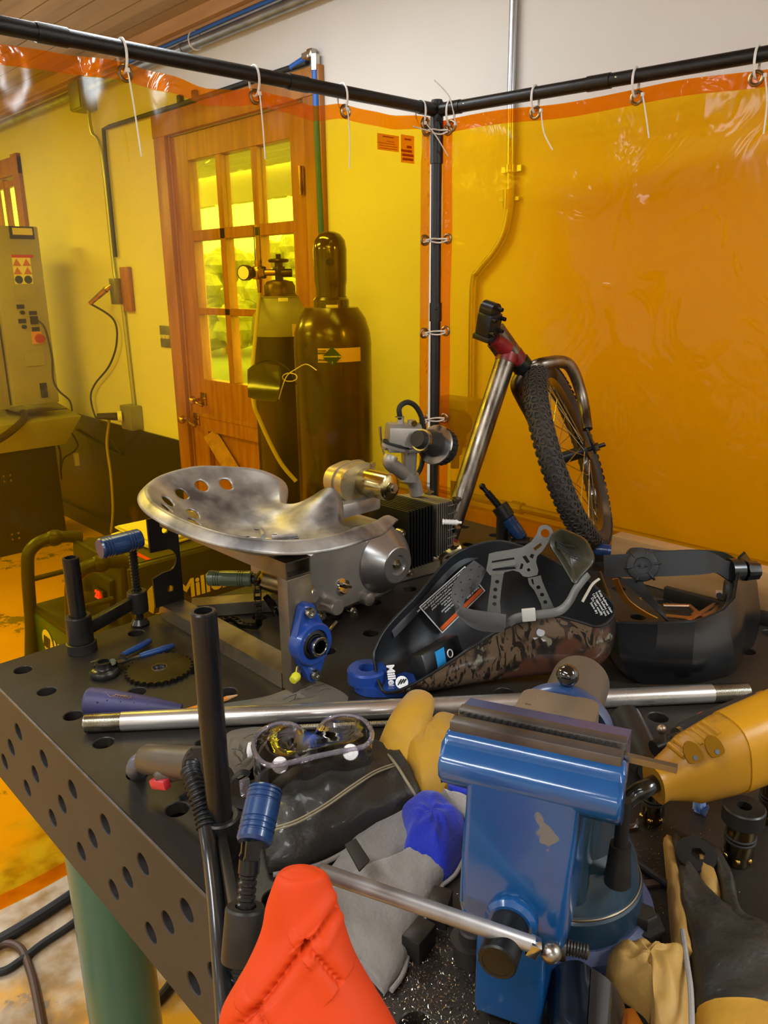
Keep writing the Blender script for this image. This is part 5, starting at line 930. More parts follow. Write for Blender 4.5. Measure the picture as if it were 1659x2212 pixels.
# roller chain hanging beside the engine and lying on the table
ch = empty('roller_chain', 'oily dark roller chain hanging by the engine and lying on the table', 'chain', G(560, 1350)); m_ch = mat('chain_steel', '#3a352c', 0.35, 0.9, '#1d1a17', 40)
cp = [dep(x, y, 1.36) for x, y in ((556, 1262), (557, 1300), (560, 1325))] + [G(x, y, 0.01) for x, y in ((556, 1352), (540, 1352), (522, 1350), (510, 1340), (494, 1336), (478, 1342), (468, 1346))]; path = smooth_path(cp, 24); acc = 0; last = path[0]; k = 0
cp2 = [dep(x, y, 1.37) for x, y in ((575, 1290), (592, 1312), (598, 1340))]
for path in (path, smooth_path(cp2, 24)):
    last = path[0]; k = 0
    for p in path[1:]:
        if (p - last).length >= 0.0112:
            d = (p - last).normalized(); s = V((0, 0, 1)).cross(d); s = s.normalized() if s.length > 0.3 else V((0.7, -0.7, 0)); m_ = (p + last) / 2; w = 0.0055 if k % 2 else 0.0042; mb = MB()
            for q in (-1, 1):
                Lk = frame(m_ + s * w * q - s * 0.0006, d, d.cross(s) * -1, s); mb.plate([(0.0056 + 0.004 * cos(t * pi / 6 - pi / 2), 0.004 * sin(t * pi / 6 - pi / 2)) for t in range(7)] + [(-0.0056 + 0.004 * cos(t * pi / 6 + pi / 2), 0.004 * sin(t * pi / 6 + pi / 2)) for t in range(7)], 0.0012, L=Lk)
            mb.cyl(last - s * 0.0045, last + s * 0.0045, 0.0034, seg=10); mb.build('link', m_ch, ch, ang=30); last = p; k += 1

# ================================================================ BICYCLE FRAME TUBE, FORK AND WHEEL
m_raw = mat('scraped_tube', '#8a8174', 0.33, 0.95, '#5a5046', 6, (0.35, 0.62), rvar=0.12, stretch=(6, 6, 0.8)); m_red = mat('red_paint', '#8c1c22', 0.35, 0.1, '#5a1a18', 30)
m_tyre = mat('tyre_rubber', '#2c2722', 0.7, 0, '#3a322a', 14, bump=0.2, col3='#6d5a4a', scale3=3, thr3=(0.72, 0.76)); m_rim = mat('black_rim', '#15161a', 0.22, 0.3, coat=0.5)
Ac = V((0.865, -0.282, -0.42)).normalized(); toW = lambda c: V((RC[0][i] * c[0] + RC[1][i] * c[1] + RC[2][i] * c[2] for i in range(3)))
AX = toW(Ac); upW = (V((0, 0, 1)) - AX * AX.z).normalized(); fwW = upW.cross(AX).normalized()
d_ = 1.75
for _ in range(30):
    W0 = CAM + ray(1232, 984) * d_; RW = 214 * d_ / FPX; zb = W0.z - RW * math.sqrt(1 - AX.z ** 2); d_ += (zb - T - 0.004) * 1.5
bk = empty('welded_bicycle', 'scraped bare bicycle tube with stem, fork and small wheel at the back of the table', 'bicycle', (0.896, -0.156, Z))
def wp(a, r, o=0.0): return W0 + (upW * cos(a) + fwW * sin(a)) * r + AX * o
mb = MB(); prr = [(RW - 0.044, -0.014), (RW - 0.044, 0.014), (RW - 0.052, 0.012), (RW - 0.060, 0.006), (RW - 0.060, -0.006), (RW - 0.052, -0.012)]; mb.loft([[wp(2 * pi * i / 96, r, o) for r, o in prr] for i in range(96)], closed=True); wh = mb.build('wheel', m_rim, bk, ang=30)
rt_ = 0.0235; mb = MB(); mb.loft([[wp(2 * pi * i / 96, RW - rt_ + cos(t) * rt_ * 1.0, sin(t) * rt_ * 1.05) for t in [2 * pi * k / 20 for k in range(20)]] for i in range(96)], closed=True)
rnd = random.Random(5)
for i in range(72):
    a = 2 * pi * i / 72
    for j, (ph, sz) in enumerate(((0, 0.0068), (0.62, 0.0060), (-0.62, 0.0060), (1.15, 0.0052), (-1.15, 0.0052))):
        aa = a + (0.0 if j == 0 else pi / 72 if j < 3 else 0); rr = RW - rt_ + cos(ph) * (rt_ + 0.0006); oo = sin(ph) * (rt_ * 1.05 + 0.0006); cP = wp(aa, rr, oo); nn = ((upW * cos(aa) + fwW * sin(aa)) * cos(ph) + AX * sin(ph)).normalized(); tt = (-upW * sin(aa) + fwW * cos(aa)); Lq = frame(cP, tt, nn.cross(tt)); 
        mb.tube([Lq @ V((cos(t * pi / 3) * sz, sin(t * pi / 3) * sz, 0.0008)) for t in range(6)], 0.0017, 4, closed=True)
mb.build('tyre', m_tyre, wh, ang=60)
mb = MB(); mb.cyl(W0 - AX * 0.048, W0 + AX * 0.042, 0.014); 
for s in (-0.046, 0.040): mb.cyl(W0 + AX * (s - 0.003), W0 + AX * (s + 0.003), 0.023)
mb.build('hub', MS['black_paint'], wh); mb = MB(); mb.cyl(W0 - AX * 0.066, W0 + AX * 0.082, 0.0048); mb.build('axle', MS['dark_oxide'], wh)
for s in (-1, 1): mb = MB(); mb.cyl(W0 + AX * 0.060 * s, W0 + AX * 0.068 * s, 0.0095, seg=6); mb.build('axle_nut', MS['zinc'], wh)
m_sp = mat('spoke_steel', '#b8ab90', 0.25, 1.0)
for i in range(36):
    a = 2 * pi * i / 36; s = 1 if i % 2 else -1; da = 0.95 * (1 if (i // 2) % 2 else -1); mb = MB(); mb.cyl(wp(a + da, 0.020, 0.041 * s - 0.003), wp(a, RW - 0.060, 0.003 * s), 0.0010, seg=6); mb.cyl(wp(a, RW - 0.068, 0.003 * s), wp(a, RW - 0.058, 0.003 * s), 0.0020, seg=6); mb.build('spoke', m_sp, wh)
# down tube, head tube, fork
cd = depth_of(wp(0, RW)) - 0.03; dbb = depth_of(V((0.896, -0.156, Z + 0.03))); BBp = dep(962, 1180, dbb); HD = dep(1098, 762, cd - 0.02)
mb = MB(); mb.cyl(BBp, HD, 0.0215, 0.0225, 36); mb.build('down_tube', m_raw, bk)
h0, h1 = dep(1072, 712, cd - 0.045), dep(1124, 785, cd); mb = MB(); mb.cyl(h0, h1, 0.0195, 0.0195, 32); mb.build('head_tube', m_raw, bk); hd = (h1 - h0).normalized()
mb = MB(); mb.cyl(h1 - hd * 0.006, h1 + hd * 0.012, 0.0235); mb.cyl(h1 + hd * 0.012, h1 + hd * 0.03, 0.018, 0.02); mb.build('headset', MS['dark_oxide'], bk)
mb = MB(); q = dep(1068, 732, cd - 0.06); mb.cyl(q, dep(1092, 752, cd - 0.03), 0.014, 0.02); mb.build('red_gusset', m_red, bk)
def band(c, d, r, l, n):
    mb = MB(); mb.tube([c + d * (l * k / 6) for k in range(7)], [r + 0.0008 + 0.0006 * (k % 2) for k in range(7)], 24); return mb.build(n, m_red, bk)
dt = (HD - BBp).normalized(); band(HD - dt * 0.022, dt, 0.0226, 0.022, 'red_paint_patch'); band(BBp + dt * 0.012, dt, 0.0217, 0.010, 'red_paint_patch'); band(h1 - hd * 0.03, hd, 0.0196, 0.022, 'red_paint_patch')
# stem block with four bolts
sc_ = dep(1056, 700, cd - 0.065); sx = (dep(1072, 694, cd - 0.05) - dep(1036, 702, cd - 0.085)).normalized(); Ls = frame(sc_, sx, (dep(1054, 660, cd - .1) - dep(1062, 735, cd - .04)).normalized()); mb = MB(Ls)
mb.box((0, 0, 0), (0.042, 0.052, 0.040), bev=0.006); mb.cyl((0.0, 0.030, -0.018), (0.0, 0.030, 0.014), 0.018); stn = mb.build('stem', mat('stem_anodised', '#26282b', 0.3, 0.6), bk, ang=30); mb = MB(Ls); mb.box((0, -0.028, 0.0), (0.046, 0.012, 0.044), bev=0.002); mb.build('stem_cap', MS['black_plastic'], stn)
for x, y in ((-0.015, 0.016), (0.015, 0.016), (-0.015, -0.012), (0.013, -0.010), (0.0, 0.038)): mb = MB(Ls); mb.lathe([(0, 0), (0.0045, 0), (0.0045, 0.012), (0.0022, 0.012), (0.0022, 0.009), (0, 0.009)], (x, y, 0.018), (0, 0, 1), 14); mb.build('bolt', MS['dark_oxide'], stn)
mb = MB(); q = dep(1066, 738, cd - 0.03); mb.lathe([(0.013, 0), (0.016, 0), (0.016, 0.03), (0.013, 0.03)], q, (h1 - h0), 24, closed=True); mb.build('open_tube_end', m_raw, bk)
cr = h1 + hd * 0.026
for s, pp, nm in ((1, [cr + AX * 0.006, cr + AX * 0.038 + upW * 0.004, wp(0.10, RW - 0.03, 0.060), wp(0.35, RW - 0.10, 0.062), W0 + AX * 0.056 + upW * 0.045], 'n'), (-1, [cr - AX * 0.006, cr - AX * 0.03 - upW * 0.02, wp(0.0, RW - 0.07, -0.060), wp(0.15, RW - 0.12, -0.058), W0 - AX * 0.056 + upW * 0.045], 'f')):
    pts = smooth_path(pp, 8); n = len(pts); mb = MB(); mb.tube(pts, [0.0165 - 0.005 * k / n for k in range(n)], 20); mb.build('fork_blade', m_raw, bk)
    e0 = W0 + AX * 0.056 * s; mb = MB(); mb.box(e0 + upW * 0.018, (0.006, 0.020, 0.062), frame((0, 0, 0), AX, fwW, upW), 0.002); mb.build('dropout', MS['dark_oxide'], bk)
mb = MB(); mb.tube([BBp + V((-0.03, 0.012, -0.024)), BBp + V((0.0, 0.0, -0.012)), BBp + V((0.028, -0.018, -0.006))], [0.017, 0.021, 0.016], 14); mb.build('bottom_joint', mat('weld_gold', '#9f8a4a', 0.4, 0.9, '#b8aea0', 30, bump=0.6, bscale=120), bk)
q = BBp + V((-0.012, -0.014, -0.022)); mb = MB(); mb.lathe([(0.011, 0), (0.0155, 0), (0.0155, 0.028), (0.011, 0.028)], q + V((0, 0.006, 0)), (-0.45, -0.9, 0.1), 24, closed=True); mb.build('bracket_shell', m_tube, bk)
mb = MB(); mb.box(BBp + V((-0.01, 0.02, -0.034)), (0.09, 0.05, 0.022), MX.Rotation(-0.4, 3, 'Z'), 0.003); mb.build('foot_plate', m_tube, bk)
# ================================================================ SOFT AND TRACED SHAPES
def soft(mb, secs, n=14, per=6, p=0.7, wr=0.0, seed=0, bow=0.0, cap=True):
    """puffy strip: sections (A, B, height); A and B are the two edges resting on something"""
    A = smooth_path([s[0] for s in secs], per); B = smooth_path([s[1] for s in secs], per); H = smooth_path([V((s[2], 0, 0)) for s in secs], per); rs = []
    m = len(A); rn = random.Random(seed); ph = [rn.random() * 6 for _ in range(6)]
    for i in range(m):
        a, b = A[i], B[i]; c = (a + b) / 2; d = (a - b) / 2; h = max(H[i].x, 0.001); w = d.length; ring = []
        for k in range(n + 1):
            t = pi * k / n; ct = cos(t); x = (abs(ct) ** 0.85) * (1 if ct > 0 else -1); z = h * max(sin(t), 0) ** p
            if wr and 0 < k < n: z += wr * sin(t) * (sin(9 * i / m * 3 + 4 * t + ph[0]) + 0.6 * sin(21 * i / m * 2 - 7 * t + ph[1]) + 0.5 * sin(13 * t + 17 * i / m + ph[2]))
            ring.append(c + d * x + V((0, 0, z)))
        for k in range(n - 1, 0, -1):
            t = pi * k / n; ring.append(c + d * cos(t) * 0.93 + V((0, 0, -0.0)) + V((0, 0, 0.0)))
        rs.append(ring)
    return mb.loft(rs, cap, cap)
def pillow(mb, outline, h, rings=10, p=0.6, wr=0.0, seed=0, c=None):
    outline = smooth_path(outline, 6, True); c = c or sum(outline, V((0, 0, 0))) / len(outline); rn = random.Random(seed); ph = [rn.random() * 6 for _ in range(4)]; rs = []; n = len(outline)
    for j in range(rings + 1):
        r = 1 - j / rings; r = max(r, 0.02); z = h * (1 - r ** 2.4) ** p
        rs.append([c + (q - c) * r + V((0, 0, z + (wr * 3 * r * (1 - r) * (sin(4 * 2 * pi * k / n + 7 * r + ph[0]) + sin(7 * 2 * pi * k / n - 11 * r + ph[1])) if r < 1 else 0))) for k, q in enumerate(outline)])
    rs = [[q + V((0, 0, -0.0005)) for q in [c + (o - c) * 0.02 for o in outline]]] + [[q for q in outline]] + rs[1:]
    return mb.loft(rs)
def traced(mb, pts, P, n, th, holes=(), back=0.0):
    """outline seen at pixels pts, standing on the plane through P with normal n, given a thickness"""
    n = V(n).normalized(); x = V((0, 0, 1)).cross(n); x = x.normalized() if x.length > 0.05 else V((1, 0, 0)); L = frame(P, x, n.cross(x)); Li = L.inverted()
    f = lambda q: (lambda w: (w.x, w.y))(Li @ onplane(q[0], q[1], P, n))
    return mb.plate([f(q) for q in pts], th, [[f(q) for q in h] for h in holes], L=L @ MX.Translation((0, 0, -th - back)))
def facing(P): return (CAM - V(P)).normalized()

# ================================================================ CAMOUFLAGE HELMET, LYING OPEN
def camo():
    m = mat('camouflage_print', '#5a4836', 0.3, 0, '#241d17', 14, (0.47, 0.53), 8, (1, 1, 1), 0, 80, coat=0.5, col3='#6f6a58', scale3=28, thr3=(0.60, 0.63)); nt = m.node_tree; b = nt.nodes['Principled BSDF']
    src = b.inputs['Base Color'].links[0].from_socket; tc = nt.nodes.new('ShaderNodeTexCoord'); mp = nt.nodes.new('ShaderNodeMapping'); mp.inputs['Rotation'].default_value = (0.4, 0.7, 0.6); mp.inputs['Scale'].default_value = (60, 9, 20)
    nt.links.new(tc.outputs['Object'], mp.inputs['Vector']); n = nt.nodes.new('ShaderNodeTexNoise'); n.inputs['Scale'].default_value = 1.4; n.inputs['Detail'].default_value = 6; n.inputs['Distortion'].default_value = 2.5; nt.links.new(mp.outputs[0], n.inputs['Vector'])
    r = nt.nodes.new('ShaderNodeMapRange'); r.inputs['From Min'].default_value = 0.52; r.inputs['From Max'].default_value = 0.56; nt.links.new(n.outputs['Fac'], r.inputs['Value'])
    mx = nt.nodes.new('ShaderNodeMix'); mx.data_type = 'RGBA'; nt.links.new(r.outputs[0], mx.inputs['Factor']); nt.links.new(src, mx.inputs[6]); mx.inputs[7].default_value = lin('#1d1812')
    n2 = nt.nodes.new('ShaderNodeTexNoise'); n2.inputs['Scale'].default_value = 11; n2.inputs['Detail'].default_value = 3; nt.links.new(tc.outputs['Object'], n2.inputs['Vector']); r2 = nt.nodes.new('ShaderNodeMapRange'); r2.inputs['From Min'].default_value = 0.56; r2.inputs['From Max'].default_value = 0.60; nt.links.new(n2.outputs['Fac'], r2.inputs['Value'])
    m2 = nt.nodes.new('ShaderNodeMix'); m2.data_type = 'RGBA'; nt.links.new(r2.outputs[0], m2.inputs['Factor']); nt.links.new(mx.outputs[2], m2.inputs[6]); m2.inputs[7].default_value = lin('#4c2f22'); nt.links.new(m2.outputs[2], b.inputs['Base Color']); return m
m_shell = mat('shell_black', '#1b1c1e', 0.5, 0, '#202226', 6); m_gp = mat('grey_nylon', '#55544f', 0.45, 0, '#605f59', 20); m_foam = mat('grey_foam', '#3c3a3a', 0.95, 0, '#454343', 30, bump=0.4, bscale=300, sheen=0.3)
m_orange = mat('label_orange', '#d85a20', 0.5)
rim = [(808, 1425, .045), (812, 1398, .06), (838, 1352, .085), (905, 1282, .12), (969, 1208, .165), (1020, 1180, .18), (1077, 1169, .19), (1134, 1183, .187), (1200, 1215, .17), (1262, 1250, .16), (1310, 1290, .14), (1327, 1313, .128), (1318, 1338, .118), (1290, 1353, .112), (1250, 1342, .118), (1202, 1331, .122), (1150, 1336, .115), (1084, 1360, .098), (1016, 1400, .076), (966, 1434, .058), (891, 1478, .032), (840, 1497, .014), (820, 1480, .020)]
RP = smooth_path([G(*q) for q in rim], 5, True); hm = empty('welding_helmet', 'camouflage welding helmet lying open, its black inside and grey headgear showing', 'helmet', G(1050, 1480))
k0, k1 = V((0.445, -0.485, T + 0.001)), V((0.655, -0.655, T + 0.018)); kd = k1 - k0
def keel(P): t = min(max((P - k0).dot(kd) / kd.length_squared, 0.04), 0.96); return k0 + kd * t + V((0, 0, 0.010 * (2 * t - 1) ** 4))
def shell_grid(RP, inset, nv=14):
    n = len(RP); cen = sum(RP, V((0, 0, 0))) / n
    def f(u, v_):
        P = RP[int(round(u * n)) % n]; K = keel(P); o = (P - K); o.z = 0; on = o.normalized() if o.length > 1e-4 else V((1, 0, 0)); Pp = P - on * inset + V((0, 0, 0)); Kp = K + V((0, 0, inset)); C = V((P.x, P.y, K.z + (P.z - K.z) * 0.25)) + on * (0.016 * (P.z - T) / 0.12 - inset); C2 = K + (C - K) * 0.62; C2.z = K.z + inset
        t = v_; q = Pp * (1 - t) ** 3 + C * 3 * t * (1 - t) ** 2 + C2 * 3 * t * t * (1 - t) + Kp * t ** 3; q.z = max(q.z, T + 0.0008 + inset); return q
    return f, n
f, n = shell_grid(RP, 0.0); mb = MB(); mb.grid(lambda u, v_: f(u, v_ * 0.985), n, 16, cu=True); mb.build('shell', camo(), hm, ang=180)
f2, n = shell_grid(RP, 0.0028); mb = MB(); mb.grid(lambda u, v_: f2(u, v_ * 0.985), n, 16, cu=True); mb.build('inner_shell', m_shell, hm, ang=180)
mb = MB(); mb.tube(RP, 0.0022, 8, closed=True); mb.build('rim_bead', MS['black_plastic'], hm)
far = [G(x, y, h - 0.004) for x, y, h in rim[2:9]]; far2 = [G(x + 14, y + 26, h - 0.022) for x, y, h in rim[2:9]]; A_ = smooth_path(far, 6); B_ = smooth_path(far2, 6); mb = MB(); mb.grid(lambda u, v_: A_[int(round(u * (len(A_) - 1)))].lerp(B_[int(round(u * (len(A_) - 1)))], v_) + V((0, 0, 0.004 * sin(pi * v_))), len(A_) - 1, 4); mb.build('rim_flange', m_shell, hm)
# warning sheet inside the far wall
fr_ = lambda t, s: None
IG = [f2(i / n, j / 40 * 0.985) for i in range(n) for j in range(41)]
def pxof(P): q = P - CAM; z = q.dot(V(RC[2])); return 829.5 + FPX * q.dot(V(RC[0])) / z, 1106 + FPX * q.dot(V(RC[1])) / z, z
IP = [(pxof(P), P) for P in IG]
def on_inner(px, py):
    c = sorted(((a[0] - px) ** 2 + (a[1] - py) ** 2, -a[2], k) for k, (a, P) in enumerate(IP))[:14]; zm = max(-x[1] for x in c); c = [x for x in c if zm + x[1] < 0.05]
    w = [1 / (x[0] + 4) for x in c]; z = sum(w_ * -x[1] for w_, x in zip(w, c)) / sum(w); return dep(px, py, z)
Q4 = [(905, 1311), (955, 1368), (1048, 1276), (1004, 1223)]
def qpx(u, v_): return tuple(Q4[0][k] * (1 - u) * (1 - v_) + Q4[1][k] * (1 - u) * v_ + Q4[2][k] * u * v_ + Q4[3][k] * u * (1 - v_) for k in (0, 1))
cor = [on_inner(*q) for q in Q4]; nq_ = (cor[3] - cor[0]).cross(cor[1] - cor[0]).normalized(); nq_ = nq_ if nq_.dot(facing(cor[0])) > 0 else -nq_
mid_ = [on_inner(*qpx(u, v_)) for u in (0, .25, .5, .75, 1) for v_ in (0, .25, .5, .75, 1)]; c4 = sum(cor, V((0, 0, 0))) / 4; lift = max((m - c4).dot(nq_) for m in mid_) + 0.002
def qp(u, v_, o=0.0): x, y = qpx(u, v_); return onplane(x, y, c4 + nq_ * (lift + o), nq_)
def qpatch(nm, u0, u1, v0, v1, o, m_, par): mb = MB(); mb.grid(lambda u, v_: qp(u0 + (u1 - u0) * u, v0 + (v1 - v0) * v_, o), 4, 4, 0.0006); return mb.build(nm, m_, par)
wsh = qpatch('warning_sheet', 0, 1, 0, 1, 0, MS['white'], hm); qpatch('sheet_black', 0.02, 0.98, 0.03, 0.97, 0.001, MS['ink'], wsh); qpatch('sheet_orange', 0.03, 0.97, 0.84, 0.95, 0.0018, m_orange, wsh)
lines = ['Read and understand all instructions and labels before use', 'Do not use this helmet with a damaged shell or lens', 'Lens must meet the required protection level', 'Replace cover lenses when scratched or pitted', 'Wear safety glasses under the helmet', 'Inspect the helmet before every use', 'Keep the sensors clean and unobstructed', 'Do not weld overhead with this helmet', 'Store in a dry place', 'Follow all labels']
for i, s_ in enumerate(lines):
    p0_, p1_ = qp(0.04, 0.08 + 0.078 * i, 0.0022), qp(0.96, 0.08 + 0.078 * i, 0.0022); text('print', s_, (qp(0, 1) - qp(0, 0)).length * 0.072, frame(p1_, p0_ - p1_, None, nq_), MS['white'], wsh, th=0.0004, align='LEFT')
# vertical print on the ear flap, maker's mark at the chin
pe = G(1293, 1306, 0.135); Le = frame(pe, V((0.25, -0.5, -0.85)), facing(pe).cross(V((0.25, -0.5, -0.85))))
for i, s_ in enumerate(['Keep helmet clean', 'Inspect before use', 'Use approved lens', 'Do not modify', 'Store dry']): text('flap_print', s_, 0.0052, Le @ MX.Translation((0, 0.011 - 0.0048 * i, 0.004)), MS['white'], hm, th=0.0003)
pl = G(845, 1462, 0.026); Ll = frame(pl + facing(pl) * 0.004, (dep(850, 1478, 1.2) - dep(846, 1443, 1.2)).normalized(), None, facing(pl)); text('maker_name', 'Miller', 0.0160, Ll, MS['white'], hm, bold=0.0006); mb = MB(); q = G(868, 1474, 0.026); nq = facing(q); mb.cyl(q + nq * 0.003, q + nq * 0.004, 0.0095, seg=30); ld_ = mb.build('maker_disc', MS['white'], hm)
for k in (-1, 0, 1): mb = MB(); mb.tube([q + nq * 0.0047 + V((0.003, -0.002, 0.0)) * k + V((0.002, -0.002, 0.0055)), q + nq * 0.0047 + V((0.003, -0.002, 0.0)) * k - V((0.002, -0.002, 0.0055))], 0.0010, 6); mb.build('disc_bar', MS['ink'], ld_)
# lens cassette with a blue button panel
c1 = G(965, 1418, 0.055); mb = MB(); La = frame(c1, (G(1010, 1395, .05) - G(935, 1440, .05)).normalized(), (-0.2, 0.35, 0.9)); mb.box((0, 0, -0.012), (0.10, 0.045, 0.03), La.to_3x3(), 0) if False else None
mb = MB(La); mb.box((0, 0, -0.02), (0.095, 0.042, 0.03), bev=0.005); mb.build('lens_cassette', MS['black_plastic'], hm); mb = MB(La); mb.plate([(-0.022, -0.014), (-0.002, -0.014), (0.004, 0.014), (-0.018, 0.014)], 0.001, L=MX.Translation((0, 0, -0.0045))); mb.build('button_panel', mat('panel_blue', '#2a8fd0', 0.4), hm); mb = MB(La); mb.tube([V((0.014 + 0.006 * cos(t * pi / 8), 0.0 + 0.006 * sin(t * pi / 8), -0.004)) for t in range(16)], 0.001, 6, closed=True); mb.build('button_ring', MS['white_plastic'], hm)
# headgear
dH = 1.245; nH = facing(dep(1110, 1220, dH))
def hg(name, pts, d, th, holes=(), m=m_gp, tilt=(0, 0, 0)):
    x0 = sum(p[0] for p in pts) / len(pts); y0 = sum(p[1] for p in pts) / len(pts); P = dep(x0, y0, d); mb = MB(); traced(mb, pts, P, facing(P) + V(tilt), th, holes); return mb.build(name, m, hm, ang=40)
pc = lambda x, y, r, k=12, ry=None: [(x + r * cos(2 * pi * i / k), y + (ry or r) * sin(2 * pi * i / k)) for i in range(k)]
brk = [(1054, 1212), (1056, 1196), (1072, 1192), (1098, 1188), (1128, 1182), (1148, 1170), (1160, 1152), (1163, 1140), (1171, 1134), (1182, 1134), (1191, 1140), (1195, 1150), (1190, 1163), (1180, 1178), (1172, 1190), (1160, 1202), (1158, 1214), (1163, 1232), (1161, 1242), (1142, 1247), (1130, 1245), (1122, 1236), (1108, 1232), (1090, 1236), (1084, 1246), (1058, 1242), (1050, 1232)]
hg('upper_band', brk, 1.235, 0.0035, [pc(1177.5, 1152, 9.5), [(1152, 1184), (1168, 1172), (1171, 1178), (1156, 1190)], [(1128, 1202), (1136, 1200), (1145, 1214), (1138, 1217)], [(1147, 1196), (1154, 1198), (1151, 1207), (1144, 1203)], [(1122, 1230), (1126, 1216), (1131, 1219), (1128, 1229)], pc(1142, 1231, 4, 6), [(1062, 1216), (1062, 1212), (1110, 1204), (1112, 1208)], [(1064, 1233), (1064, 1228), (1112, 1224), (1115, 1229)]])
hg('slider', [(1062, 1220), (1112, 1210), (1114, 1220), (1064, 1229)], 1.228, 0.003)
hg('top_strap', [(1062, 1240), (1088, 1240), (1083, 1270), (1080, 1300), (1082, 1330), (1052, 1326), (1056, 1290), (1060, 1262)], 1.215, 0.0025, [pc(1074, 1257, 4.6), pc(1070, 1274, 4.6), pc(1069, 1290, 4.6), pc(1068, 1305, 4.6)], tilt=(0, 0, -0.3))
hg('top_strap', [(1140, 1250), (1168, 1244), (1172, 1258), (1186, 1290), (1196, 1312), (1204, 1318), (1172, 1322), (1168, 1304), (1154, 1275), (1143, 1262)], 1.205, 0.0025, [pc(1163, 1269, 4.6), pc(1171, 1285, 4.6), pc(1178, 1301, 4.6), [(1147, 1252), (1151, 1250), (1154, 1264), (1150, 1262)]], tilt=(0, 0, -0.3))
lowb = [dep(x, y, d) for x, y, d in ((1098, 1347, 1.185), (1118, 1334, 1.18), (1160, 1328, 1.175), (1205, 1321, 1.175), (1228, 1302, 1.185), (1246, 1270, 1.195), (1270, 1240, 1.21))]; pb_ = smooth_path(lowb, 6); mb = MB(); mb.tube(pb_, 0.0065, 8, flat=0.3, ref=facing(pb_[0])); mb.build('lower_band', m_gp, hm)
mb = MB(); mb.box(dep(1142, 1328, 1.172), (0.02, 0.02, 0.005), frame((0, 0, 0), (0.7, -0.7, 0.1), (0, 0, 1)), 0.001); mb.build('band_buckle', mat('pale_nylon', '#b7b3aa', 0.4), hm)
# foam brow pad: a curved strip
up_ = [dep(x, y, d) for x, y, d in ((1024, 1210, 1.235), (1000, 1232, 1.235), (980, 1262, 1.225), (975, 1290, 1.21), (985, 1312, 1.195), (1015, 1322, 1.185), (1050, 1328, 1.18), (1092, 1336, 1.175))]; dn_ = [dep(x, y, d) for x, y, d in ((1052, 1232, 1.255), (1036, 1262, 1.25), (1020, 1280, 1.245), (1003, 1300, 1.225), (1005, 1330, 1.205), (1030, 1350, 1.195), (1060, 1356, 1.19), (1090, 1356, 1.18))]
ua, da_ = smooth_path(up_, 6), smooth_path(dn_, 6); mb = MB(); mb.grid(lambda u, v_: ua[int(round(u * (len(ua) - 1)))].lerp(da_[int(round(u * (len(ua) - 1)))], v_) + facing(dep(1020, 1290, 1.2)) * (0.010 * sin(pi * v_)), len(ua) - 1, 10, 0.007); bp_ = mb.build('brow_pad', m_foam, hm, ang=60)
mb = MB(); [mb.ball(ua[i].lerp(da_[i], v_) + facing(ua[i]) * (0.010 * sin(pi * v_) + 0.0003), 0.0013, seg=8) for i in range(1, 22, 3) for v_ in ((0.25, 0.75) if (i // 3) % 2 else (0.5,))]; mb.build('perforations', MS['ink'], bp_)
# rear ratchet pad, olive tinted
rp = [(1186, 1168), (1194, 1152), (1208, 1142), (1222, 1144), (1262, 1162), (1280, 1190), (1284, 1216), (1258, 1246), (1246, 1262), (1238, 1262), (1228, 1246), (1208, 1212), (1190, 1184)]
Pr = dep(1235, 1205, 1.20); fz = facing(Pr); out3 = [onplane(x, y, Pr, fz) for x, y in rp]; mb = MB(); cR_ = sum(out3, V((0, 0, 0))) / len(out3); sr = smooth_path(out3, 4, True)
mb.loft([[q - fz * 0.022 for q in sr], [q for q in sr], [cR_ + (q - cR_) * 0.94 + fz * 0.006 for q in sr], [cR_ + (q - cR_) * 0.80 + fz * 0.004 for q in sr], [cR_ + (q - cR_) * 0.45 - fz * 0.010 for q in sr], [cR_ + (q - cR_) * 0.03 - fz * 0.013 for q in sr]]); rpd = mb.build('rear_pad', mat('olive_plastic', '#35321f', 0.35, 0, '#24251a', 10, coat=0.15), hm, ang=40)
for k in range(3): mb = MB(); mb.tube(smooth_path([onplane(1196 + 6 * k, 1166 + 7 * k, Pr, fz) + fz * 0.003, onplane(1215 + 5 * k, 1176 + 9 * k, Pr, fz), onplane(1240 + 2 * k, 1180 + 12 * k, Pr, fz) - fz * 0.002]), 0.0012, 6); mb.build('moulded_rib', MS['ink'], rpd)
mb = MB(); mb.tube(smooth_path([dep(x, y, 1.17) for x, y in ((1295, 1250), (1280, 1262), (1268, 1282), (1258, 1300))]), 0.003, 8, flat=0.5); mb.build('band_end', mat('pale_nylon2', '#a8a49a', 0.4), hm)
# side adjustment knob on the camouflage
kp = G(1168, 1366, 0.088); nk = facing(kp); mb = MB(); star = []
for i in range(20): a = 2 * pi * i / 20; r = 0.0145 if i % 4 in (0, 1) else 0.0085; star.append((r * cos(a), r * sin(a)))
kx = V((0, 0, 1)).cross(nk).normalized(); Lk = frame(kp + nk * 0.004, kx, nk.cross(kx)); mb.plate(star, 0.010, L=Lk, holes=[]); mb.cyl(Lk @ V((0, 0, 0.009)), Lk @ V((0, 0, 0.014)), 0.008, 0.006); mb.cyl(Lk @ V((0, 0, -0.012)), Lk @ V((0, 0, 0)), 0.011); mb.build('adjusting_knob', mat('grey_knob', '#8f9091', 0.35), hm, ang=30)
mb = MB(); q = dep(1150, 1352, depth_of(kp) - 0.004); mb.cyl(q, q + facing(q) * 0.006, 0.0125, 0.0115); mb.build('tension_cap', mat('grey_knob2', '#9b9ca0', 0.3), hm)

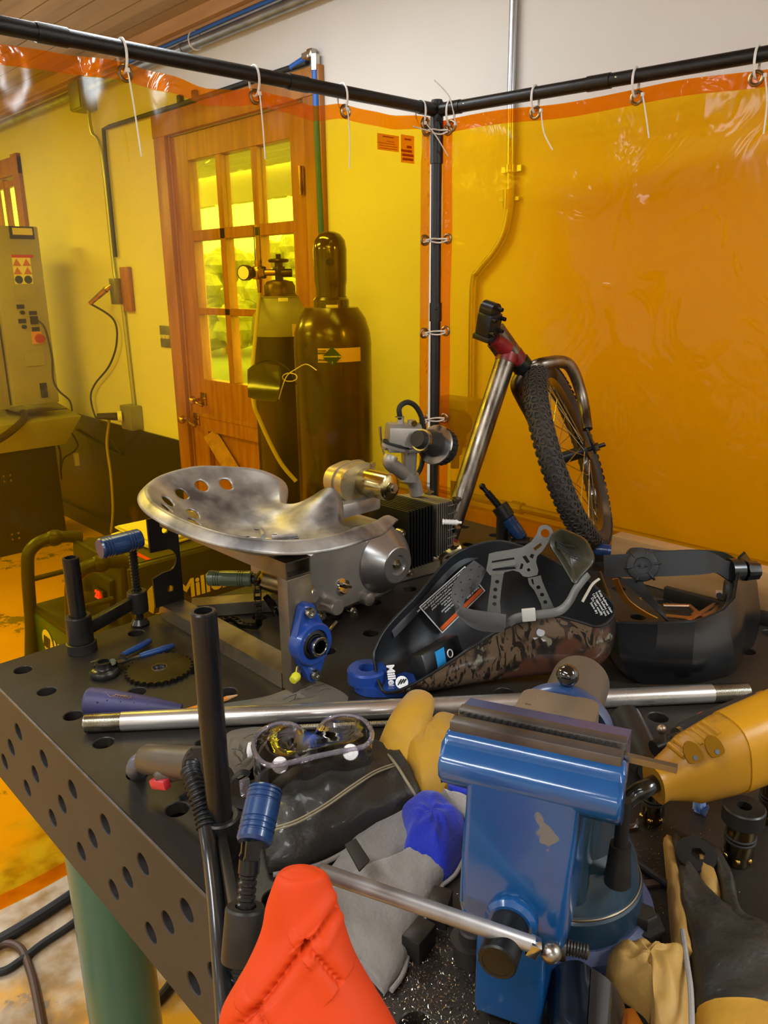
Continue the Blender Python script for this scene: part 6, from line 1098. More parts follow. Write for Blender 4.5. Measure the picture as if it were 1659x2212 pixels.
# ================================================================ BLACK HELMET
hb = empty('welding_helmet', 'plain black faceted welding helmet standing beside the camouflage one, knob to the front', 'helmet', G(1490, 1460)); m_hb = mat('gloss_black', '#101113', 0.28, 0, '#131416', 10, coat=0.3)
TP = [dep(1296, 1236, 1.42), dep(1316, 1290, 1.33), dep(1318, 1338, 1.24), dep(1334, 1345, 1.205), dep(1420, 1347, 1.19), dep(1500, 1342, 1.195), dep(1520, 1336, 1.205), dep(1560, 1318, 1.225), dep(1584, 1292, 1.245), dep(1592, 1240, 1.265), dep(1596, 1205, 1.28), dep(1607, 1194, 1.29), dep(1620, 1212, 1.31), dep(1632, 1260, 1.34)]
BT = [V((0.80, -0.62, T)), V((0.755, -0.665, T)), G(1372, 1474), G(1388, 1478), G(1440, 1478), G(1496, 1476), G(1512, 1474), G(1550, 1466), G(1568, 1462), G(1585, 1452), G(1592, 1440), G(1600, 1425), G(1604, 1410), V((0.97, -0.80, T))]
cb2 = sum(BT, V((0, 0, 0))) / len(BT)
def hbf(u, v_):
    i = min(int(u * 13 + 1e-6), 13); P, Q = TP[i], BT[i]; o = (P - V((cb2.x, cb2.y, P.z))); o.z = 0; o = o.normalized() if o.length > 1e-3 else V((0, -1, 0)); return P.lerp(Q + V((0, 0, 0.002)), v_) + o * (0.020 * sin(pi * v_) * (0.35 + (v_)))
mb = MB(); mb.grid(hbf, 13, 10, 0.003); mb.build('shell', m_hb, hb, ang=14)
mb = MB(); mb.tube([p + V((0, 0, 0.0005)) for p in TP], 0.0020, 6); mb.build('rim_bead', m_hb, hb)
# ribbon of the headband
def ribbon(name, top, bot, th, m, par): a, b = smooth_path(top, 6), smooth_path(bot, 6); mb = MB(); mb.grid(lambda u, v_: a[int(round(u * (len(a) - 1)))].lerp(b[int(round(u * (len(a) - 1)))], v_), len(a) - 1, 3, th); return mb.build(name, m, par, ang=50)
ribbon('headband', [dep(*q) for q in ((1304, 1199, 1.255), (1400, 1194, 1.235), (1508, 1189, 1.245), (1540, 1196, 1.26), (1570, 1212, 1.275), (1592, 1210, 1.285))], [dep(*q) for q in ((1306, 1246, 1.255), (1400, 1246, 1.235), (1510, 1241, 1.245), (1545, 1238, 1.26), (1572, 1254, 1.275), (1592, 1253, 1.285))], 0.003, MS['matte_black'], hb)
ribbon('rear_band', [dep(*q) for q in ((1352, 1194, 1.33), (1362, 1184, 1.36), (1385, 1183, 1.38), (1405, 1186, 1.38), (1440, 1189, 1.40), (1500, 1187, 1.40), (1560, 1192, 1.36), (1590, 1206, 1.31))], [dep(*q) for q in ((1354, 1206, 1.33), (1365, 1202, 1.36), (1388, 1202, 1.38), (1408, 1206, 1.38), (1440, 1206, 1.40), (1500, 1200, 1.40), (1560, 1206, 1.36), (1590, 1222, 1.31))], 0.002, MS['matte_black'], hb)
kc = dep(1388, 1222, 1.225); nk = facing(kc); mb = MB(); mb.lathe([(0, 0.0), (0.0245, 0.0), (0.023, 0.010), (0.017, 0.013), (0.013, 0.013), (0.0125, 0.010), (0, 0.010)], kc, nk, 40); kn = mb.build('ratchet_knob', MS['matte_black'], hb)
kx = V((0, 0, 1)).cross(nk).normalized(); ky = nk.cross(kx)
for i in range(6): a = i * pi / 3 + 0.25; d = kx * cos(a) + ky * sin(a); mb = MB(); mb.tube([kc + nk * 0.012 + d * 0.013, kc + nk * 0.011 + d * 0.022, kc + nk * 0.002 + d * 0.0265], 0.0022, 8); mb.build('knob_rib', MS['matte_black'], kn)
mb = MB(); mb.cyl(kc + nk * 0.0105 - kx * 0.007, kc + nk * 0.0105 + kx * 0.007, 0.0016); mb.cyl(kc + nk * 0.010, kc + nk * 0.013, 0.003); mb.build('knob_hub', MS['ink'], kn)
a = dep(1574, 1231, 1.282); b = dep(1600, 1230, 1.285); mb = MB(); mb.cyl(a, b, 0.0185); mb.build('pivot_drum', m_hb, hb); b2 = dep(1609, 1232, 1.288); b3 = dep(1636, 1232, 1.29); mb = MB(); dd = (b3 - b2).normalized(); u_ = V((0, 0, 1)); w_ = dd.cross(u_).normalized(); rr = lambda k, s: s * (1.0 if k % 3 else 0.88)
mb.loft([[p + (u_ * cos(2 * pi * k / 18) + w_ * sin(2 * pi * k / 18)) * rr(k, s) for k in range(18)] for p, s in ((b2, 0.0175), (b2.lerp(b3, .2), 0.0165), (b3, 0.0150))]); mb.build('pivot_knob', m_hb, hb, ang=30)
m_yst = mat('yellow_strap', '#8f7a22', 0.3, 0, '#a8641e', 12, coat=0.4)
ribbon('crown_strap', [dep(*q) for q in ((1322, 1252, 1.30), (1332, 1275, 1.31), (1352, 1305, 1.32), (1380, 1325, 1.32), (1410, 1338, 1.31))], [dep(*q) for q in ((1334, 1250, 1.29), (1343, 1272, 1.30), (1360, 1298, 1.31), (1390, 1320, 1.31), (1420, 1336, 1.30))], 0.002, m_yst, hb)
ribbon('inner_strap', [dep(*q) for q in ((1342, 1250, 1.36), (1380, 1285, 1.36), (1440, 1338, 1.34))], [dep(*q) for q in ((1390, 1250, 1.36), (1395, 1268, 1.36), (1446, 1342, 1.34))], 0.003, MS['matte_black'], hb)
mb = MB(); mb.tube(smooth_path([dep(1580, 1256, 1.285), dep(1578, 1285, 1.27), dep(1565, 1315, 1.25), dep(1548, 1328, 1.235)]), 0.0035, 8, flat=0.5); mb.build('side_strap', MS['matte_black'], hb)

# ================================================================ BENCH VISE
m_vb = mat('vise_blue', '#0d4275', 0.24, 0.0, '#0e4a80', 10, (0.35, 0.65), coat=0.7, bump=0.2, bscale=45, bdist=0.003, col3='#5d5f60', scale3=22, thr3=(0.69, 0.70)); m_jaw = mat('jaw_steel', '#6b6763', 0.4, 0.85, '#4c4845', 18, bump=0.1); m_vd = mat('vise_blue_worn', '#1f406c', 0.3, 0, '#232f4a', 9, (0.4, 0.65), coat=0.4, col3='#7c8a4a', scale3=6, thr3=(0.66, 0.7)); m_tan = mat('worn_anvil', '#7d6c56', 0.5, 0.4, '#6c5c4a', 16, col3='#3c3228', scale3=60, thr3=(0.68, 0.72)); m_vdark = mat('vise_base_blue', '#15323f', 0.35, 0, '#1a2c3c', 6, coat=0.3)
a0 = G(981, 1545, 0.26); b0 = G(1348, 1621, 0.26); uV = (b0 - a0); JW = uV.length; uV.normalize(); LV = frame((a0.x, a0.y, T), uV, None, (0, 0, 1)); vi = empty('bench_vise', 'big blue bench vise bolted to the near right of the table', 'vise', LV @ V((0.08, 0.107, 0)))
def vbox(name, c, d, m, bev=0.003, par=vi): mb = MB(LV); mb.box(c, d, bev=bev); return mb.build(name, m, par, ang=30)
xm = JW / 2
# moving jaw: section swept along x
def sweep(mb, sec, x0, x1): mb.loft([[V((x0, y, z)) for y, z in sec], [V((x1, y, z)) for y, z in sec]])
mb = MB(LV); sec = [(0.0, 0.200), (0.0, 0.252), (-0.012, 0.253), (-0.017, 0.250), (-0.019, 0.244), (-0.031, 0.240), (-0.035, 0.234), (-0.034, 0.222), (-0.028, 0.214), (-0.020, 0.212), (-0.01, 0.200)]
sweep(mb, sec, -0.003, JW + 0.004); bm_ = mb.b; es = [e for e in bm_.edges if len({round((LV.inverted() @ v_.co).x, 3) for v_ in e.verts}) == 1]
bmesh.ops.bevel(bm_, geom=es, offset=0.004, segments=3, profile=0.5, affect='EDGES', clamp_overlap=True)
for x in (0, 1): pass
mb.build('jaw_head', m_vb, vi, ang=40)
mb = MB(LV)
def rr_ring(x0, x1, y0, y1, z, r): 
    o = []
    for cx, cy, a0_ in ((x1 - r, y1 - r, 0), (x0 + r, y1 - r, pi / 2), (x0 + r, y0 + r, pi), (x1 - r, y0 + r, 3 * pi / 2)):
        for k in range(5): a = a0_ + pi / 2 * k / 4; o.append(V((cx + r * cos(a), cy + r * sin(a), z)))
    return o
mb.loft([rr_ring(0.021, 0.111, -0.034, 0.03, 0.226, 0.006), rr_ring(0.021, 0.110, -0.036, 0.03, 0.20, 0.006), rr_ring(0.020, 0.108, -0.042, 0.03, 0.16, 0.007), rr_ring(0.019, 0.108, -0.046, 0.03, 0.115, 0.010), rr_ring(0.021, 0.107, -0.046, 0.03, 0.098, 0.012), rr_ring(0.028, 0.101, -0.042, 0.03, 0.088, 0.012)])
mb.build('moving_body', m_vb, vi, ang=50)
mb = MB(LV); mb.loft([rr_ring(0.036, 0.093, -0.045, 0.05, 0.105, 0.004), rr_ring(0.036, 0.093, -0.047, 0.05, 0.02, 0.004), rr_ring(0.037, 0.092, -0.046, 0.05, 0.014, 0.004)]); mb.build('slide_end', m_vb, vi, ang=50)
vbox('jaw_plate', (xm, -0.006, 0.2525), (JW, 0.0125, 0.017), m_jaw, 0.0012); vbox('jaw_plate', (xm + 0.001, 0.0125, 0.2525), (JW, 0.011, 0.019), m_jaw, 0.0012)
mb = MB(LV); rn = random.Random(2); [mb.box((0.004 + 0.0055 * k, 0.0065, 0.2600), (0.0025, 0.0022, 0.002), MX.Rotation(0.5, 3, 'Z')) for k in range(int(JW / 0.0056))]; mb.build('jaw_serration', m_jaw, vi)
mb = MB(LV); sweep(mb, [(0.018, 0.208), (0.018, 0.252), (0.022, 0.257), (0.046, 0.252), (0.05, 0.235), (0.046, 0.205)], 0.0, JW + 0.001); mb.build('fixed_jaw', m_vd, vi, ang=40)
mb = MB(LV); mb.loft([rr_ring(0.035, 0.105, 0.045, 0.105, z, 0.012) for z in (0.10, 0.234, 0.240)]); mb.build('anvil', m_tan, vi, ang=40)
mb = MB(LV); mb.lathe([(0.0, 0), (0.046, 0), (0.048, 0.004), (0.048, 0.014), (0.044, 0.018), (0.0, 0.018)], (0.070, 0.104, 0.196), (0, 1, 0), 48); mb.build('anvil_collar', m_vd, vi, ang=30)
mb = MB(LV); mb.lathe([(0, 0), (0.030, 0), (0.030, 0.095), (0.027, 0.098), (0, 0.098)], (0.070, 0.118, 0.198), (0.0, 1, 0.0), 40); mb.build('slide_tube', mat('taupe_paint', '#544b40', 0.45, 0.2), vi, ang=40)
kb = dep(1226, 1459, depth_of(LV @ V((0.07, 0.115, 0.25)))); mb = MB(); mb.ball(kb, 0.0105, seg=24); mb.cyl(kb - V((0, 0, 0.018)), kb, 0.004); mb.build('ball_knob', mat('phenolic', '#0d0c0b', 0.08, coat=1.0), vi)
# screw and handle
sc = V((0.0655, -0.044, 0.117)); mb = MB(LV); mb.lathe([(0.019, -0.004), (0.021, 0.0), (0.021, 0.006), (0.0175, 0.009), (0.0148, 0.009), (0.0148, -0.004)], sc, (0, -1, 0), 40, closed=True); mb.build('screw_collar', m_vb, vi)
SL = 0.048; mb = MB(LV); mb.lathe([(0, 0), (0.0150, 0), (0.0150, SL - 0.0015), (0.0137, SL), (0.0115, SL), (0.0113, SL - 0.0006), (0, SL - 0.0006)], sc, (0, -1, 0), 40); mb.build('screw_head', MS['dark_oxide'], vi, ang=30)
hpn = LV @ (sc + V((0, -SL * 0.72, 0))); dh = depth_of(hpn); h1_ = dep(1190, 2058, dh); dirn = (h1_ - hpn).normalized(); h0_ = dep(688, 1881, dh - 0.005); ha = dep(1172, 2051, dh)
mb = MB(); mb.cyl(h0_, dep(1150, 2040, dh), 0.0063, seg=24); hnd = mb.build('handle_bar', mat('handle_steel', '#b5b2b0', 0.38, 0.75, '#7d7975', 14, rvar=0.1), vi); mb = MB(); mb.ball(h1_, 0.0082, seg=24); mb.build('handle_ball', MS['steel'], hnd)
hx = (h1_ - dep(1150, 2040, dh)).normalized(); mb = MB(); mb.box(dep(1152, 2045, dh), (0.009, 0.012, 0.012), frame((0, 0, 0), hx, V((0, 0, 1)).cross(hx)), 0.001); mb.build('handle_collar', MS['bright_steel'], hnd); 
# swivel base
bc = (0.082, 0.107); mb = MB(LV); mb.lathe([(0, 0), (0.086, 0), (0.088, 0.004), (0.086, 0.018), (0.076, 0.024), (0, 0.024)], (bc[0], bc[1], 0), (0, 0, 1), 64); mb.build('base_plate', mat('base_blue_grey', '#283a63', 0.4, 0, '#3a3f58', 8), vi, ang=30)
mb = MB(LV); mb.lathe([(0, 0.022), (0.074, 0.022), (0.073, 0.050), (0.070, 0.054), (0.069, 0.056), (0.066, 0.075), (0.058, 0.092), (0.048, 0.098), (0, 0.098)], (bc[0], bc[1], 0), (0, 0, 1), 64); mb.build('swivel_base', m_vdark, vi, ang=30)
mb = MB(LV); mb.tube([(bc[0] + 0.0705 * cos(2 * pi * k / 64), bc[1] + 0.0705 * sin(2 * pi * k / 64), 0.0535) for k in range(64)], 0.0012, 6, closed=True); mb.build('worn_ring', MS['mill_steel'], vi)
mb = MB(LV); mb.loft([rr_ring(0.03, 0.112, 0.035, 0.16, 0.07, 0.02), rr_ring(0.032, 0.110, 0.03, 0.15, 0.13, 0.015), rr_ring(0.022, 0.115, 0.02, 0.12, 0.20, 0.012)]); mb.build('column', m_vdark, vi, ang=50)
mb = MB(LV); mb.cyl((0.135, 0.06, 0.09), (0.135, 0.06, 0.13), 0.012, 0.009); mb.cyl((0.135, 0.06, 0.13), (0.135, 0.06, 0.175), 0.006); mb.build('lock_bolt', MS['black_steel'], vi)
mb = MB(LV); pr = [(0, 0), (0.011, 0), (0.011, 0.007), (0.006, 0.007)] + [(0.0062 - 0.0008 * (k % 2), 0.008 + 0.0012 * k) for k in range(14)] + [(0, 0.025)]; q = LV.inverted() @ dep(1205, 2042, dh + 0.035); mb.lathe(pr, q, (1, 0.1, 0), 16); mb.build('clamp_bolt', MS['dark_oxide'], vi)
for i, (px, py) in enumerate(((1390, 1985), (1020, 2020))): q = G(px, py, 0.024); mb = MB(); mb.lathe([(0, -0.0235), (0.018, -0.0235), (0.018, -0.006), (0.020, -0.006), (0.020, -0.003), (0.0125, -0.003), (0.0125, 0.007), (0.011, 0.009), (0, 0.009)], q, (0, 0, 1), 6 if i == 0 else 24); mb.build('base_bolt', MS['black_steel'], vi)
# square steel bar held in the jaws
pa_ = LV @ V((JW - 0.03, 0.0035, 0.2515)); pz = LV @ V((JW + 0.035, 0.0035, 0.2515)); qv = dep(1463, 1661, depth_of(LV @ V((JW + 0.045, 0.003, 0.25)))); mb = MB(); ddv = (qv - pa_).normalized(); mb.tube([LV @ V((JW - 0.03, 0.0035, 0.2525)), LV @ V((JW, 0.0035, 0.2525)), qv], 0.0037, 4, ref=V((0, 0, 1)) + uV.cross(V((0, 0, 1)))); o = mb.build('square_steel_bar', MS['steel'], None, ang=20); tag(o, 'short square steel bar clamped in the vise jaws, sticking out to the right', 'steel bar')
# ================================================================ GLOVES
m_blk = mat('black_leather', '#262420', 0.52, 0, '#343128', 7, (0.4, 0.65), bump=0.5, bscale=190, coat=0.15); m_yel = mat('yellow_leather', '#b3850e', 0.6, 0, '#91690f', 9, (0.45, 0.75), bump=0.35, bscale=140, sheen=0.2, col3='#5f4620', scale3=7, thr3=(0.66, 0.78)); m_yel2 = mat('pale_yellow_leather', '#a5803e', 0.6, 0, '#7a5a2c', 12, (0.42, 0.72), bump=0.4, bscale=120, col3='#4a3924', scale3=9, thr3=(0.64, 0.75))
m_blu = mat('blue_suede', '#1226a0', 0.9, 0, '#15206c', 10, (0.5, 0.75), bump=0.6, bscale=320, sheen=0.15); m_gry = mat('grey_suede', '#85807a', 0.95, 0, '#6a645c', 7, (0.4, 0.7), bump=0.6, bscale=260, sheen=0.4, col3='#3e3833', scale3=9, thr3=(0.68, 0.8)); m_stitch = mat('stitching', '#8f8468', 0.8); m_lining = mat('lining', '#8d8780', 0.95, bump=0.5, bscale=400)
def gl(px, py, h=0.0): return G(px, py, 0.0015 + h)
g1 = empty('welding_glove', 'long black leather gauntlet with a yellow palm and thumb, lying left of the vise', 'glove', G(800, 1740))
mb = MB(); soft(mb, [(gl(556, 1778), gl(580, 1888), 0.020), (gl(598, 1712), gl(660, 1876), 0.040), (gl(690, 1674), gl(742, 1838), 0.044), (gl(772, 1632), gl(832, 1782), 0.040), (gl(838, 1632), gl(908, 1742), 0.034)], 18, 8, 0.55, 0.0022, 1); mb.build('gauntlet', m_blk, g1, ang=80)
def over(px, py, h): return G(px, py, h)
seam = [over(x, y, h) for x, y, h in ((592, 1790, .040), (640, 1775, .046), (700, 1742, .048), (760, 1700, .047), (810, 1668, .043), (852, 1652, .037))]
for d in (-0.0022, 0.0022): mb = MB(); mb.tube([p + V((0.4, 1, 0)).normalized() * d for p in smooth_path(seam, 8)], 0.0012, 6); mb.build('stitch_line', m_stitch, g1)
mb = MB(); pillow(mb, [gl(*q) for q in ((836, 1622), (862, 1580), (900, 1572), (935, 1590), (975, 1572), (1010, 1590), (1020, 1690), (965, 1712), (912, 1738), (880, 1690), (850, 1650))], 0.048, 12, 0.5, 0.0015, 3); mb.build('palm', m_yel, g1, ang=80)
mb = MB(); th_ = [over(846, 1668, 0.010), over(858, 1625, 0.022), over(872, 1588, 0.036), over(888, 1553, 0.048), over(900, 1528, 0.050), over(907, 1512, 0.048)]; pts = smooth_path(th_, 6); n = len(pts); mb.tube(pts + [pts[-1] + (pts[-1] - pts[-2]).normalized() * 0.006], [0.026 + 0.004 * sin(pi * i / n) - 0.006 * i / n for i in range(n)] + [0.011], 20, flat=0.75, ref=(0, 0, 1)); mb.build('thumb', m_yel, g1, ang=80)
mb = MB(); mb.tube(smooth_path([over(838, 1630, .034), over(858, 1655, .040), over(880, 1690, .038), over(905, 1730, .018)], 6), 0.0018, 6); mb.build('seam_piping', m_stitch, g1)
mb = MB(); mb.tube(smooth_path([gl(590, 1890, .004), gl(690, 1868, .004), gl(776, 1822, .004), gl(870, 1762, .004), gl(912, 1742, .004), gl(960, 1716, .005)], 6), 0.0028, 8); mb.build('lining_edge', m_lining, g1)
g2 = empty('welding_glove', 'blue and light grey suede glove under the black gauntlet', 'glove', G(860, 1960))
mb = MB(); soft(mb, [(gl(900, 1790, -.001), gl(1000, 1850, -.001), 0.020), (gl(868, 1858, -.001), gl(956, 1910, -.001), 0.022), (gl(800, 1880, -.001), gl(905, 2005, -.001), 0.020), (gl(720, 1925, -.001), gl(872, 2095, -.001), 0.018), (gl(660, 1960, -.001), gl(830, 2150, -.001), 0.010)], 16, 7, 0.5, 0.0014, 5); mb.build('cuff', m_gry, g2, ang=80)
mb = MB(); soft(mb, [(gl(700, 1900, -.001), gl(700, 1960, -.001), 0.006), (gl(770, 1815, -.001), gl(830, 1890, -.001), 0.014), (gl(850, 1770, -.001), gl(880, 1850, -.001), 0.014), (gl(905, 1735, -.001), gl(960, 1830, -.001), 0.010)], 12, 6, 0.5, 0.001, 6); mb.build('cuff_flap', m_gry, g2, ang=80)
mb = MB(); pillow(mb, [gl(*q) for q in ((867, 1765), (905, 1738), (948, 1732), (976, 1765), (1006, 1790), (1004, 1843), (984, 1880), (956, 1908), (925, 1894), (872, 1866), (876, 1825), (868, 1795))], 0.040, 12, 0.5, 0.002, 8); mb.build('hand_back', m_blu, g2, ang=80)
mb = MB(); mb.tube(smooth_path([gl(956, 1912, .003), gl(920, 1985, .002), gl(893, 2020, .002), (gl(872, 2100, .002)), gl(845, 2140, .002)], 6), 0.0024, 8); mb.tube(smooth_path([gl(1004, 1850, .004), gl(984, 1888, .004), gl(956, 1912, .003)], 6), 0.0022, 8); mb.build('edge_piping', m_lining, g2)
mb = MB(); soft(mb, [(gl(955, 1722, .0), gl(980, 1765, .0), 0.018), (gl(1000, 1735, 0), gl(1010, 1790, 0), 0.020), (gl(1040, 1750, 0), gl(1045, 1800, 0), 0.012)], 10, 5, 0.5, 0.001, 9); mb.build('finger', m_gry, g2, ang=80)
mb = MB(); soft(mb, [(gl(965, 1705, 0), gl(975, 1722, 0), 0.012), (gl(1000, 1712, 0), gl(1005, 1735, 0), 0.014), (gl(1040, 1725, 0), gl(1040, 1750, 0), 0.010)], 10, 5, 0.5, 0.001, 9); mb.build('finger', m_blu, g2, ang=80)
# glove at the right edge
g3 = empty('welding_glove', 'black and yellow leather glove at the lower right, fingers pointing away', 'glove', G(1560, 2080))
mb = MB(); soft(mb, [(gl(1448, 1824), gl(1476, 1834), 0.016), (gl(1454, 1890), gl(1512, 1905), 0.022), (gl(1460, 1965), gl(1548, 1975), 0.028), (gl(1474, 2045), gl(1650, 2035), 0.034), (gl(1486, 2120), gl(1760, 2100), 0.038), (gl(1490, 2180), gl(1820, 2190), 0.038), (gl(1492, 2222), gl(1830, 2280), 0.037)], 18, 7, 0.6, 0.0018, 12); mb.build('back', m_blk, g3, ang=80)
mb = MB(); soft(mb, [(gl(1432, 1822), gl(1452, 1826), 0.012), (gl(1438, 1890), gl(1464, 1894), 0.020), (gl(1444, 1975), gl(1476, 1978), 0.022), (gl(1450, 2055), gl(1488, 2058), 0.026), (gl(1444, 2095), gl(1494, 2098), 0.030)], 10, 6, 0.5, 0.001, 13); mb.build('forefinger_side', m_yel2, g3, ang=80)
mb = MB(); soft(mb, [(gl(1488, 1834, .0), gl(1506, 1834, .0), 0.014), (gl(1496, 1880), gl(1528, 1876), 0.023), (gl(1510, 1945), gl(1552, 1938), 0.024), (gl(1526, 1988), gl(1556, 1992), 0.016), (gl(1536, 2000), gl(1548, 2000), 0.006)], 10, 6, 0.5, 0.001, 14); mb.build('middle_finger_side', m_yel2, g3, ang=80)
mb = MB(); soft(mb, [(gl(1504, 1832, .0), gl(1520, 1840, .0), 0.016), (gl(1526, 1876), gl(1556, 1874), 0.025), (gl(1548, 1935), gl(1584, 1940), 0.028), (gl(1556, 1992), gl(1596, 2005), 0.030), (gl(1564, 2040), gl(1640, 2045), 0.032)], 10, 6, 0.5, 0.001, 15); mb.build('middle_finger', m_blk, g3, ang=80)
mb = MB(); pillow(mb, [gl(*q) for q in ((1302, 2110), (1308, 2085), (1335, 2072), (1375, 2082), (1420, 2098), (1450, 2090), (1488, 2088), (1494, 2140), (1496, 2290), (1420, 2290), (1400, 2210), (1356, 2172), (1316, 2150))], 0.044, 12, 0.5, 0.0035, 17); mb.build('palm_and_thumb', m_yel2, g3, ang=80)
mb = MB(); soft(mb, [(gl(1494, 2216), gl(1830, 2278), 0.040), (gl(1494, 2290), gl(1830, 2370), 0.040), (gl(1494, 2340), gl(1830, 2450), 0.030)], 16, 5, 0.6, 0.001, 19); mb.build('cuff', mat('cuff_leather', '#b08228', 0.6, 0, '#9a7020', 10, bump=0.3, bscale=200), g3, ang=80)
mb = MB(); mb.tube(smooth_path([over(1474, 2010, .028), over(1484, 2080, .036), over(1492, 2140, .040), over(1495, 2240, .040)], 6), 0.0024, 8); mb.build('seam_piping', m_lining, g3)

# ================================================================ CLEAR GOGGLES
m_clear = film('clear_plastic', (0.90, 0.89, 0.92, 1), 0.16, 0.03, 0.15, 14); m_clearrim = film('clear_rim', (0.85, 0.82, 0.90, 1), 0.30, 0.08, 0.3, 30, haze=0.24, hazecol=(0.85, 0.8, 0.9, 1))
gg = empty('safety_goggles', 'clear plastic safety goggles with round white vents', 'goggles', G(670, 1690))
gt = [(548, 1618), (553, 1592), (575, 1573), (605, 1563), (635, 1566), (654, 1580), (668, 1592), (682, 1590), (690, 1574), (705, 1556), (732, 1546), (762, 1547), (787, 1557), (802, 1578), (800, 1600), (782, 1614), (740, 1622), (690, 1632), (640, 1644), (595, 1654), (565, 1646)]
TPg = smooth_path([G(x, y, 0.070) for x, y in gt], 4, True); cg = sum(TPg, V((0, 0, 0))) / len(TPg)
mb = MB(); mb.tube(TPg, 0.0032, 8, closed=True); mb.build('lens_rim', m_clearrim, gg); mb = MB(); vs = [mb.v(cg + (p - cg) * 0.985 + V((0, 0, 0.001))) for p in TPg]; cv = mb.v(cg + V((0, 0, 0.004))); [mb.f((vs[i], vs[(i + 1) % len(vs)], cv)) for i in range(len(vs))]; mb.build('lens', m_clear, gg, ang=180)
mb = MB(); rings = []
for j in range(9):
    t = j / 8; z = 0.070 * (1 - t) + 0.002; rings.append([V((cg.x + (p.x - cg.x) * (1 + 0.03 * t), cg.y + (p.y - cg.y) * (1 + 0.10 * t), max(T + z + (0.022 * t * math.exp(-((p - cg).length / 0.05) ** 2)), T + 0.001))) for p in TPg])
mb.loft(rings, False, False); mb.build('frame_skirt', m_clear, gg, ang=180)
mb = MB(); mb.tube([p + V((0, 0, 0.002)) for p in rings[-1]], 0.0018, 6, closed=True); mb.build('skirt_edge', m_clearrim, gg)
dg = depth_of(G(605, 1655, 0.06))
for px, py in ((605, 1653), (757, 1625), (541, 1620)):
    q = dep(px, py, depth_of(G(px, py + 14, 0.056)) - 0.004) if px > 560 else dep(px, py, depth_of(G(px + 4, py, 0.055))); nn = facing(q) if px > 560 else (facing(q) * 0.3 - V(RC[0])).normalized(); u_ = nn.orthogonal().normalized(); w_ = nn.cross(u_); mb = MB(); rg = lambda r, h, a=0: [q + nn * h + (u_ * cos(2 * pi * k / 40) + w_ * sin(2 * pi * k / 40)) * (r * (1 - a * (k % 4 < 2))) for k in range(40)]
    mb.loft([rg(0.0095, -0.002), rg(0.0097, 0.0), rg(0.0088, 0.0025, 0.0), rg(0.0042, 0.0042, 0.10), rg(0.0036, 0.0036), rg(0.0005, 0.0046)]); [mb.tube([q + nn * 0.0034 + (u_ * cos(a) + w_ * sin(a)) * 0.0042, q + nn * 0.0022 + (u_ * cos(a) + w_ * sin(a)) * 0.0090], 0.0006, 4) for a in [k * pi / 5 for k in range(10)]]; mb.build('vent', MS['white_plastic'], gg, ang=25)
mb = MB(); a = [dep(x, y, 0.96) for x, y in ((540, 1672), (522, 1668), (505, 1680), (500, 1690))]; mb.tube(smooth_path(a), 0.006, 8, flat=0.25); mb.build('strap', MS['matte_black'], gg); mb = MB(); mb.box(dep(529, 1700, 0.955), (0.012, 0.006, 0.022), bev=0.001); mb.build('strap_buckle', m_clearrim, gg)
mb = MB(); mb.tube([G(495, 1728, .002), G(550, 1742, .002)], 0.010, 8, flat=0.12, ref=(0, 0, 1)); o = mb.build('strap_end', MS['rubber'], gg)

# ================================================================ SMALL THINGS ON THE TABLE
# big threaded shaft
a, b = G(183, 1562, 0.0140), G(1616, 1494, 0.0140); d = (b - a).normalized(); L_ = (b - a).length; e = empty('threaded_shaft', 'long bright steel shaft with both ends threaded, lying across the table', 'steel shaft', (a + b) / 2 - V((0, 0, 0.014)))
tl, tr = (G(264, 1556, 0.014) - a).length, (b - G(1540, 1500, 0.014)).length; R_ = 0.0136; mb = MB(); mb.cyl(a + d * tl, b - d * tr, R_, seg=48); mb.build('plain_length', mat('shaft_steel', '#dcdad6', 0.27, 0.88, '#b4b0aa', 5, (0.35, 0.7), rvar=0.08), e)
for s_, l_, dd in ((a, tl, d), (b, tr, -d)):
    n = int(l_ / 0.0021); pr = [(0, 0), (R_ * 0.86, 0)]
    for k in range(n): h = 0.001 + (l_ - 0.001) * k / n; q = l_ / n; pr += [(R_ * 0.9, h), (R_ * 0.99, h + q * 0.45), (R_ * 0.99, h + q * 0.6), (R_ * 0.9, h + q * 0.95)]
    mb = MB(); mb.lathe(pr + [(R_, l_), (0, l_)], s_, dd, 40); mb.build('thread', MS['zinc'], e, ang=20)
a, b = G(640, 1572, 0.005), G(900, 1560, 0.005); n = 150; L_ = (b - a).length; pr = [(0, 0)] + [(0.0042 + 0.0008 * (k % 2), L_ * k / n) for k in range(n + 1)] + [(0, L_)]; mb = MB(); mb.lathe(pr, a, b - a, 16); tag(mb.build('threaded_rod', MS['steel'], None, ang=20), 'thin threaded rod lying just in front of the long shaft', 'threaded rod')
# sprocket
c = G(345, 1450, 0.0); e = empty('sprocket', 'flat dark chain sprocket lying on the table left of the tall clamp post', 'sprocket', c); r0 = 0.0545; out = []; NTT = 30
for k in range(NTT):
    a = 2 * pi * k / NTT; s = 2 * pi / NTT
    out += [((r0 - 0.0048) * cos(a), (r0 - 0.0048) * sin(a)), ((r0 - 0.0040) * cos(a + s * 0.22), (r0 - 0.0040) * sin(a + s * 0.22)), (r0 * cos(a + s * 0.42), r0 * sin(a + s * 0.42)), (r0 * cos(a + s * 0.58), r0 * sin(a + s * 0.58)), ((r0 - 0.0040) * cos(a + s * 0.78), (r0 - 0.0040) * sin(a + s * 0.78))]
mb = MB(); mb.plate(out, 0.0065, [circ(0, 0, 0.0125, 32)], L=MX.Translation(c + V((0, 0, 0.0008)))); mb.build('plate', mat('sprocket_steel', '#4c4430', 0.38, 0.85, '#2d2820', 8, rvar=0.1), e, ang=30)
